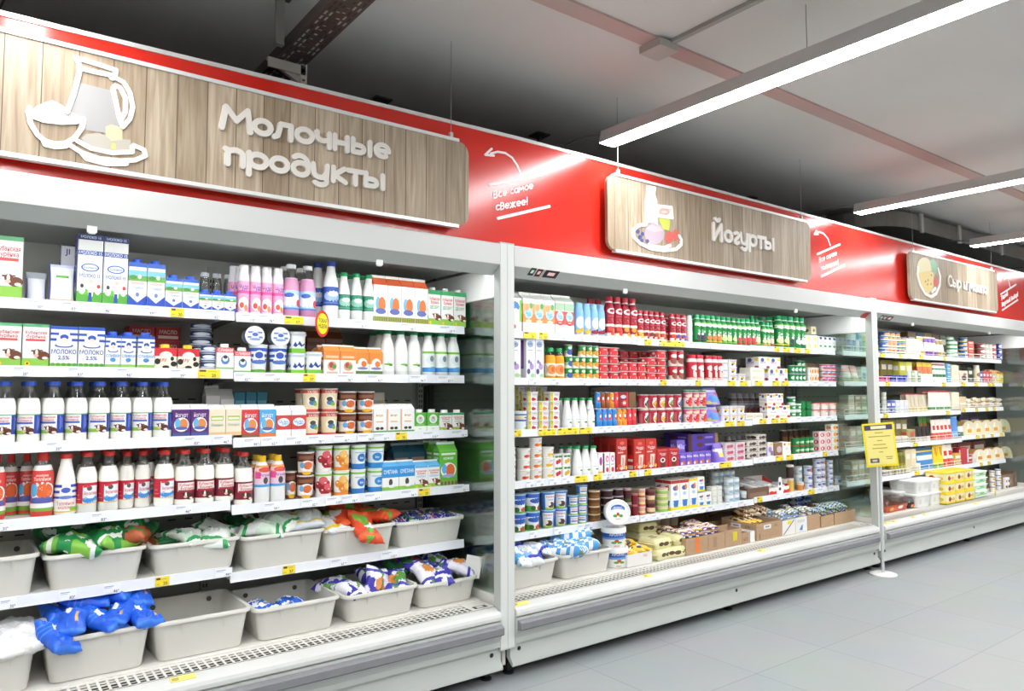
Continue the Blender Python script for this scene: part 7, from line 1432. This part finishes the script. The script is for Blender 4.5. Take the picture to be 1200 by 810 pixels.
packs('34', 1038, 1060, 512, 3, ['d8cfca', 'c9bfb4', 'd4c8bc'], 'low pale pack at the front', 'pack', 'cheese_pack', dep=.06)
R('34', 1076, 1090, 489, 3, pouch(lambda u, v: 'c83f2a' if (u-.5)**2*2+(v-.6)**2 < .05 and u < 1 else '3f8a35', .8), 'cheese_bag', 'green bag with red spot', 'bag', dep=.06, dy=.06)
R('34', 1068, 1088, 500, 4, pouch(lambda u, v: '2a1f1a' if v > .3 else 'd8d0c8', .8), 'cheese_bag', 'dark brown bag', 'bag', dep=.05, dy=.02)
R('34', 1090, 1113, 492, 5, pouch(lambda u, v: 'd8342a' if (.5 < v < .75 and .25 < u < .75) else ('e0604a' if v < .35 else 'f0eae2'), .8), 'cheese_bag', 'white red cheese bag', 'bag', dep=.05, rows=2)
R('34', 1113, 1120.5, 490.5, 1, pouch(lambda u, v: '5a94d8' if .3 < v < .9 else '8ab4e0', .8), 'cheese_bag', 'light blue cheese bag', 'bag', dep=.05, rows=2)
R('34', 1121, 1127, 500, 1, pouch(lambda u, v: 'e9e9e2' if v > .4 else '4a7a5a', .8), 'cheese_bag', 'small white bag by the wedges', 'bag', dep=.05)
R('34', 1127, 1177, 492.5, 5, [wedge(seed=k) for k in range(5)], 'cheese_piece', 'half-round wrapped cheese', 'cheese', dep=.10, rot=-.3, dy=.05, fill=.95)
packs('34', 1120, 1145, 488, 2, ['3a2456', '44285f'], 'dark violet box at the back', 'box', 'cheese_box', dy=.2, dep=.08)
R('35', 1033, 1056, 531, 5, bottle('slim', [(0, 1, '6e6a22')], (.1, .5, '8a8638', [e_(.5, .5, .3, .3, 'b0a850')]), '8f8a3a', capr=.9), 'oil_jar', 'olive green jar', 'jar', rows=2)
R('35', 1031, 1056, 551, 4, pack4('b8aca4', [r_(.1, .3, .9, .6, '6a3a34')], lid='d8d2cc', n=1), 'cheese_pack', 'low pale tray behind the wire', 'pack', dep=.06)
packs('35', 1056, 1069, 527, 2, ['d8c9a0', 'e0d2b0'], 'tall beige cheese box', 'box', 'cheese_box', dep=.08)
packs('35', 1064, 1074, 544, 1, ['e9dfc8'], 'low cream box by the wire', 'box', 'cheese_box', dep=.06)
R('35', 1070, 1093, 525, 1, pouch(lambda u, v: ('e8ecf2' if (.42 < v < .66 and .2 < u < .85) else ('2f86d0' if v < .8 else ('ecd24a' if v < .88 else '2a6a9a'))) if u < 1 else '2f86d0', .6), 'cheese_bag', 'large blue cheese bag with white word', 'bag', dep=.08)
R('35', 1091, 1102.5, 521, 2, pouch(lambda u, v: 'd88a2f' if (u-.5)**2+(v-.7)**2 < .03 else ('5aa03a' if v < .15 else 'ecd832'), .8), 'cheese_bag', 'bright yellow cheese bag', 'bag', dep=.06, rows=2)
R('35', 1102, 1113.5, 521.5, 2, pouch(lambda u, v: 'd82a2a' if (.5 < v < .75 and .25 < u < .75) else ('d84a3a' if v < .35 else 'f0ece6'), .8), 'cheese_bag', 'white bag with red tomato', 'bag', dep=.06, rows=2)
packs('35', 1113, 1121, 532, 1, ['c9a04a'], 'round-looking golden pack', 'pack', 'cheese_pack', dep=.07)
packs('35', 1120.5, 1130, 525.5, 1, ['b8323c'], 'tall red box with white edge', 'box', 'cheese_box', dep=.08, items=[r_(.8, .1, .95, .9, 'efe2e2')])
packs('35', 1129, 1139, 534, 2, ['b83a40', 'd6d2cc'], 'low red or white box', 'box', 'cheese_box', dep=.06)
R('35', 1138, 1178, 525.5, 4, [wedge('dfb56a', 'e9dcc4', 'cf9038', seed=9+k) for k in range(4)], 'cheese_piece', 'golden half-round wrapped cheese', 'cheese', dep=.10, rot=-.3, dy=.05, fill=.95)
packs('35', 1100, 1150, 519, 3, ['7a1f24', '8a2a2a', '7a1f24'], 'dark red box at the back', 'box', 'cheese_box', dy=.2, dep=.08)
# bottom deck of fridge 3
def tray(lidc, food):
    def f(w, d, h):
        b = MB(); b.loft([rr(w*.86, d*.86, .02, 0, 3), rr(w, d, .025, h*.5, 3)], food)
        m = MB(); m.loft([rr(w*1.02, d*1.02, .025, h*.5, 3), rr(w, d, .025, h*.6, 3), rr(w*.8, d*.8, .02, h, 3)], lidc)
        fr = lambda u, v: (Vector(((u-.5)*w*.9, -d*.47-.012*v, v*h*.5)), Vector((0, -1, .1)))
        decals(b, fr, [e_(.3, .5, .16, .3, 'd8603a'), e_(.6, .6, .14, .25, 'efe6dc'), e_(.8, .4, .12, .3, 'c84a3a'), e_(.15, .5, .1, .3, 'e0a04a')], 3)
        return [('tray', b.mesh('tray'), []), ('lid', m.mesh('lid'), [])]
    return K(f)
R('36', 1033, 1059, 585, 1, tray('clear_plastic', 'c9623f'), 'food_tray', 'orange red salad in clear tray', 'food tray', dep=.16, st=1)
R('36', 1059, 1071, 584, 1, tray('clear_plastic', '3a2c2a'), 'food_tray', 'dark food in clear tray', 'food tray', dep=.14)
WT = cup([(0, 1, 'e6e6e2')], [r_(.1, .3, .3, .7, 'd4d4d0'), r_(.55, .4, .9, .9, 'd8d8d6')], lid='f0f0ee', sq=.8, taper=.9, lh=.14)
R('36', 1069, 1102, 563, 2, WT, 'food_container', 'large white lidded container', 'container', st=2, dy=-.03)
R('36', 1047, 1066, 576.5, 1, WT, 'food_container', 'white container at the left back', 'container', dy=.09)
YT = cup([(0, .2, 'ecd32f'), (.2, 1, 'ece4b0')], [e_(.35, .5, .16, .26, '9a2f24'), e_(.7, .45, .16, .2, 'd8c03a'), e_(.5, .7, .1, .12, 'efe8d4')], lid='eecb22', sq=.8, taper=.94, lh=.12)
R('36', 1103, 1136.5, 553, 3, YT, 'butter_tub', 'yellow lidded butter tub', 'tub', st=3, fill=.97, dy=-.085)
R('36', 1137, 1152, 553.5, 1, cup([(0, 1, 'dcefd8')], [r_(.1, .35, .9, .55, '8fcf9a'), e_(.5, .7, .2, .12, '6ab87a')], lid='e6f2e4', sq=.8, taper=.95, lh=.14), 'butter_tub', 'pale green butter tub', 'tub', st=4, dy=-.085)
R('36', 1152, 1159.5, 553, 1, cup([(0, 1, 'e6e0cf')], [e_(.5, .4, .26, .28, 'e0a02f'), r_(0, .8, 1, .95, '2f4a9a')], lid='dfe0e4', taper=.92), 'butter_tub', 'navy orange tub tower', 'tub', st=4)
R('36', 1159, 1166.5, 551, 1, cup([(0, 1, 'e4e6ec')], [e_(.5, .4, .24, .28, 'e0b84a'), r_(0, .8, 1, .95, '4a62b0')], lid='dfe0e4', taper=.92), 'butter_tub', 'blue white tub tower', 'tub', st=4)
R('36', 1166, 1176, 561, 2, cup([(0, 1, 'e2dfdc')], [e_(.5, .4, .24, .28, '3a2a28'), e_(.6, .6, .14, .2, 'a83a34')], lid='e6e4e0', taper=.92), 'butter_tub', 'white tub with dark print', 'tub', st=2)
for k, (p0, p1, tp) in enumerate(((1173, 1190, 556), (1188, 1206, 552))):
    a = at_y(p0, 560, YBD+.05); e = at_y(p1, 560, YBD+.05); z = at_y((p0+p1)/2, tp, YBD+.05).z
    e.x = min(e.x-.03, 9.54); put('cardboard_box', openbox('7a6250', [r_(.2, .3, .8, .6, '8f7862')])(e.x-a.x, .3, z-DECK), ('brown box behind the end glass, right fridge', 'brown box at the far right edge')[k], 'box', ((a.x+e.x)/2, YBD+.2, DECK+.001))
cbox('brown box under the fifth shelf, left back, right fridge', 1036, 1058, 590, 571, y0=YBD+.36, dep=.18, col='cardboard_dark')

# ------------------------------------------------------------------ price tags in the rails
def pricetag(cab, s, px, wpx, col, k, n, wide=False, big=None):
    x = None; bay = None; py0 = 400
    p = at_y(px, 400, SF-.002); zb = None
    for (a, e), zz in SHELF[cab]:
        if a-.02 <= p.x <= e+.02: zb = zz[s-1]
    if zb is None: return
    w_ = at_y(px+wpx/2, 400, SF-.002).x-at_y(px-wpx/2, 400, SF-.002).x; h_ = .036
    b = MB(); b.loft([[(-w_/2, -.0012, 0), (w_/2, -.0012, 0), (w_/2, .0012, h_), (-w_/2, .0012, h_)], [(-w_/2, 0, 0), (w_/2, 0, 0), (w_/2, .0024, h_), (-w_/2, .0024, h_)]], col, False)
    fr = lambda u, v: (Vector(((u-.5)*w_, -.0013+.0024*v, v*h_)), Vector((0, -1, 0)))
    if col[0] == 'e' and col != 'eceef3':
        it = [r_(.06, .7, .36, .92, '4a4434'), r_(.42, .72, .8, .78, 'b09a30'), t_(.7, .28, .34, '%d' % (20+(k*37) % 70), '3a3420', .3), r_(.08, .2, .3, .26, 'a08c2c')]
    else:
        it = [r_(.08, .74, .62, .82, '9aa0b4'), r_(.08, .6, .5, .66, 'b4b8c8'), t_(.72, .22, .3, '%d' % (30+(k*53) % 90), '5a5f74', .24), r_(.86, .24, .92, .36, '7a7f94')]
    decals(b, fr, it, w_/h_, .0003)
    nm = ('yellow' if col[0] == 'e' and col != 'eceef3' else 'white')
    tag(link('price_tag', b.mesh('price_tag'), None, (p.x, SF-.0042, zb+.003)), '%s price tag, %s of them from left, %s rail, %s fridge' % (nm, NTH(k), SH[s].replace(' shelf', '-shelf'), FR[cab]), 'price tag', '%s price tags on the %s of the %s fridge' % (nm, SH[s], FR[cab]))
def NTH(k): return ORD[k] if k < len(ORD) else ['fifteenth', 'sixteenth', 'seventeenth', 'eighteenth', 'nineteenth', 'twentieth', 'twenty-first', 'twenty-second'][k-len(ORD)]
YEL_TAGS = {'11': [(207, 16), (344, 22)], '12': [(246, 26), (363, 14)], '13': [(471, 13)], '14': [(498, 13)], '15': [(198, 16), (343, 14)],
 '21': [(621, 15), (637, 10), (759, 8), (776, 8), (788, 14), (798, 8), (910, 6), (921.5, 8), (934, 8), (945.5, 6)], '22': [(776.5, 8), (817.5, 7), (856, 9), (870.5, 9), (888, 9), (908, 8), (919, 8)],
 '23': [(606, 9), (635.5, 10), (645.5, 10), (658.5, 11), (670.5, 13), (685.5, 14), (853, 10), (866, 9), (892, 8), (906, 8), (916, 8)], '24': [(680, 14), (699, 9), (739.5, 8), (757, 8), (847, 13), (910, 9), (922, 8), (963, 4.5)],
 '25': [(886, 6), (946, 7)],
 '31': [(1033.5, 5), (1054.5, 3), (1079, 4.5), (1106, 2.6)], '32': [(1038.5, 5), (1104, 4), (1127, 4.5), (1142, 4), (1157, 3), (1161.5, 3)], '33': [(1035, 5), (1107.5, 4), (1126, 4), (1141, 3), (1153, 3), (1161.5, 3)],
 '34': [(1068.5, 5), (1141, 4), (1148, 3), (1158, 3), (1169, 3.5)], '35': [(1069, 5.5), (1144, 3), (1153, 3)]}
for cs, L in YEL_TAGS.items():
    for k, (px, wp) in enumerate(L): pricetag(int(cs[0]), int(cs[1]), px, wp, 'efd62e', k, len(L))
WH_TAGS = {'11': [40, 80, 120, 172, 248, 290, 312, 420, 478, 524], '12': [26, 90, 147, 210, 285, 320, 405, 440, 490, 522], '13': [68, 228, 262, 297, 318, 346, 372, 402, 430, 448, 505, 538], '14': [10, 123, 220, 322, 366, 394, 412, 438, 480, 540], '15': [22, 90, 140, 268, 400, 458],
 '21': [658, 680, 700, 738, 770, 812, 830, 850, 872, 895, 965], '22': [624, 650, 682, 700, 711, 731, 744, 757, 769, 793, 805, 835, 930, 945, 955, 968], '23': [705, 714, 727, 742, 750, 773, 798, 807, 828, 836, 935, 948, 958, 970], '24': [620, 632, 647, 662, 708, 714, 727, 777, 787, 796, 806, 815, 823, 832, 865, 890, 935, 950, 972],
 '25': [624, 652, 680, 688, 742, 752, 765, 775, 783, 793, 803, 812, 822, 830, 850, 866, 905, 920, 933, 958, 970]}
for cs, L in WH_TAGS.items():
    for k, px in enumerate(L): pricetag(int(cs[0]), int(cs[1]), px, 20 if cs[0] == '1' else 9, 'eceef3', k, len(L))
# tags on the front noses
def nosetag(px, py, wpx, k, lab):
    v = at_y(px, py, 2.995); w_ = at_y(px+wpx/2, py, 2.995).x-at_y(px-wpx/2, py, 2.995).x
    b = MB(); b.box(-w_/2, -.012, .0, w_/2, .016, .0015, 'ead670'); b.box(-w_/2+.006, -.006, .0015, -w_/2+.03, .01, .0018, 'b0a050')
    tag(link('price_tag', b.mesh('price_tag'), None, (v.x, 3.022, .3545), (math.radians(19), 0, 0)), lab, 'price tag')
for k, (px, py, wp, lab) in enumerate(((217, 781, 30, 'yellow price tag on the front nose of the left fridge'), (614, 704, 18, 'yellow tag beside the post on the middle fridge nose'), (763, 674, 9, 'yellow tag under the cream packs, middle fridge nose'), (897, 644, 8, 'yellow tag under the open brown box, middle fridge nose'),
    (1043, 611, 6, 'first yellow tag on the right fridge nose'), (1052, 608, 5, 'second yellow tag on the right fridge nose'), (1074, 602, 4, 'third yellow tag on the right fridge nose'), (1087, 598, 3.5, 'fourth yellow tag on the right fridge nose'), (1147, 583, 4, 'fifth yellow tag on the right fridge nose'))): nosetag(px, py, wp, k, lab)
v = at_y(1164.5, 577.5, 3.0); b = MB(); b.loft([[(.03*math.cos(t), y, .03*math.sin(t)) for t in [2*PI*k/20 for k in range(20)]] for y in (0, .003)], 'eed21f'); b.box(-.004, .003, -.03, .004, .008, .0, 'd0d0cc')
tag(link('promo_disc', b.mesh('promo_disc'), None, (v.x, 2.985, v.z), (0, 0, .5)), 'small round yellow disc on the right fridge nose', 'sign')
bpy.context.view_layer.update()
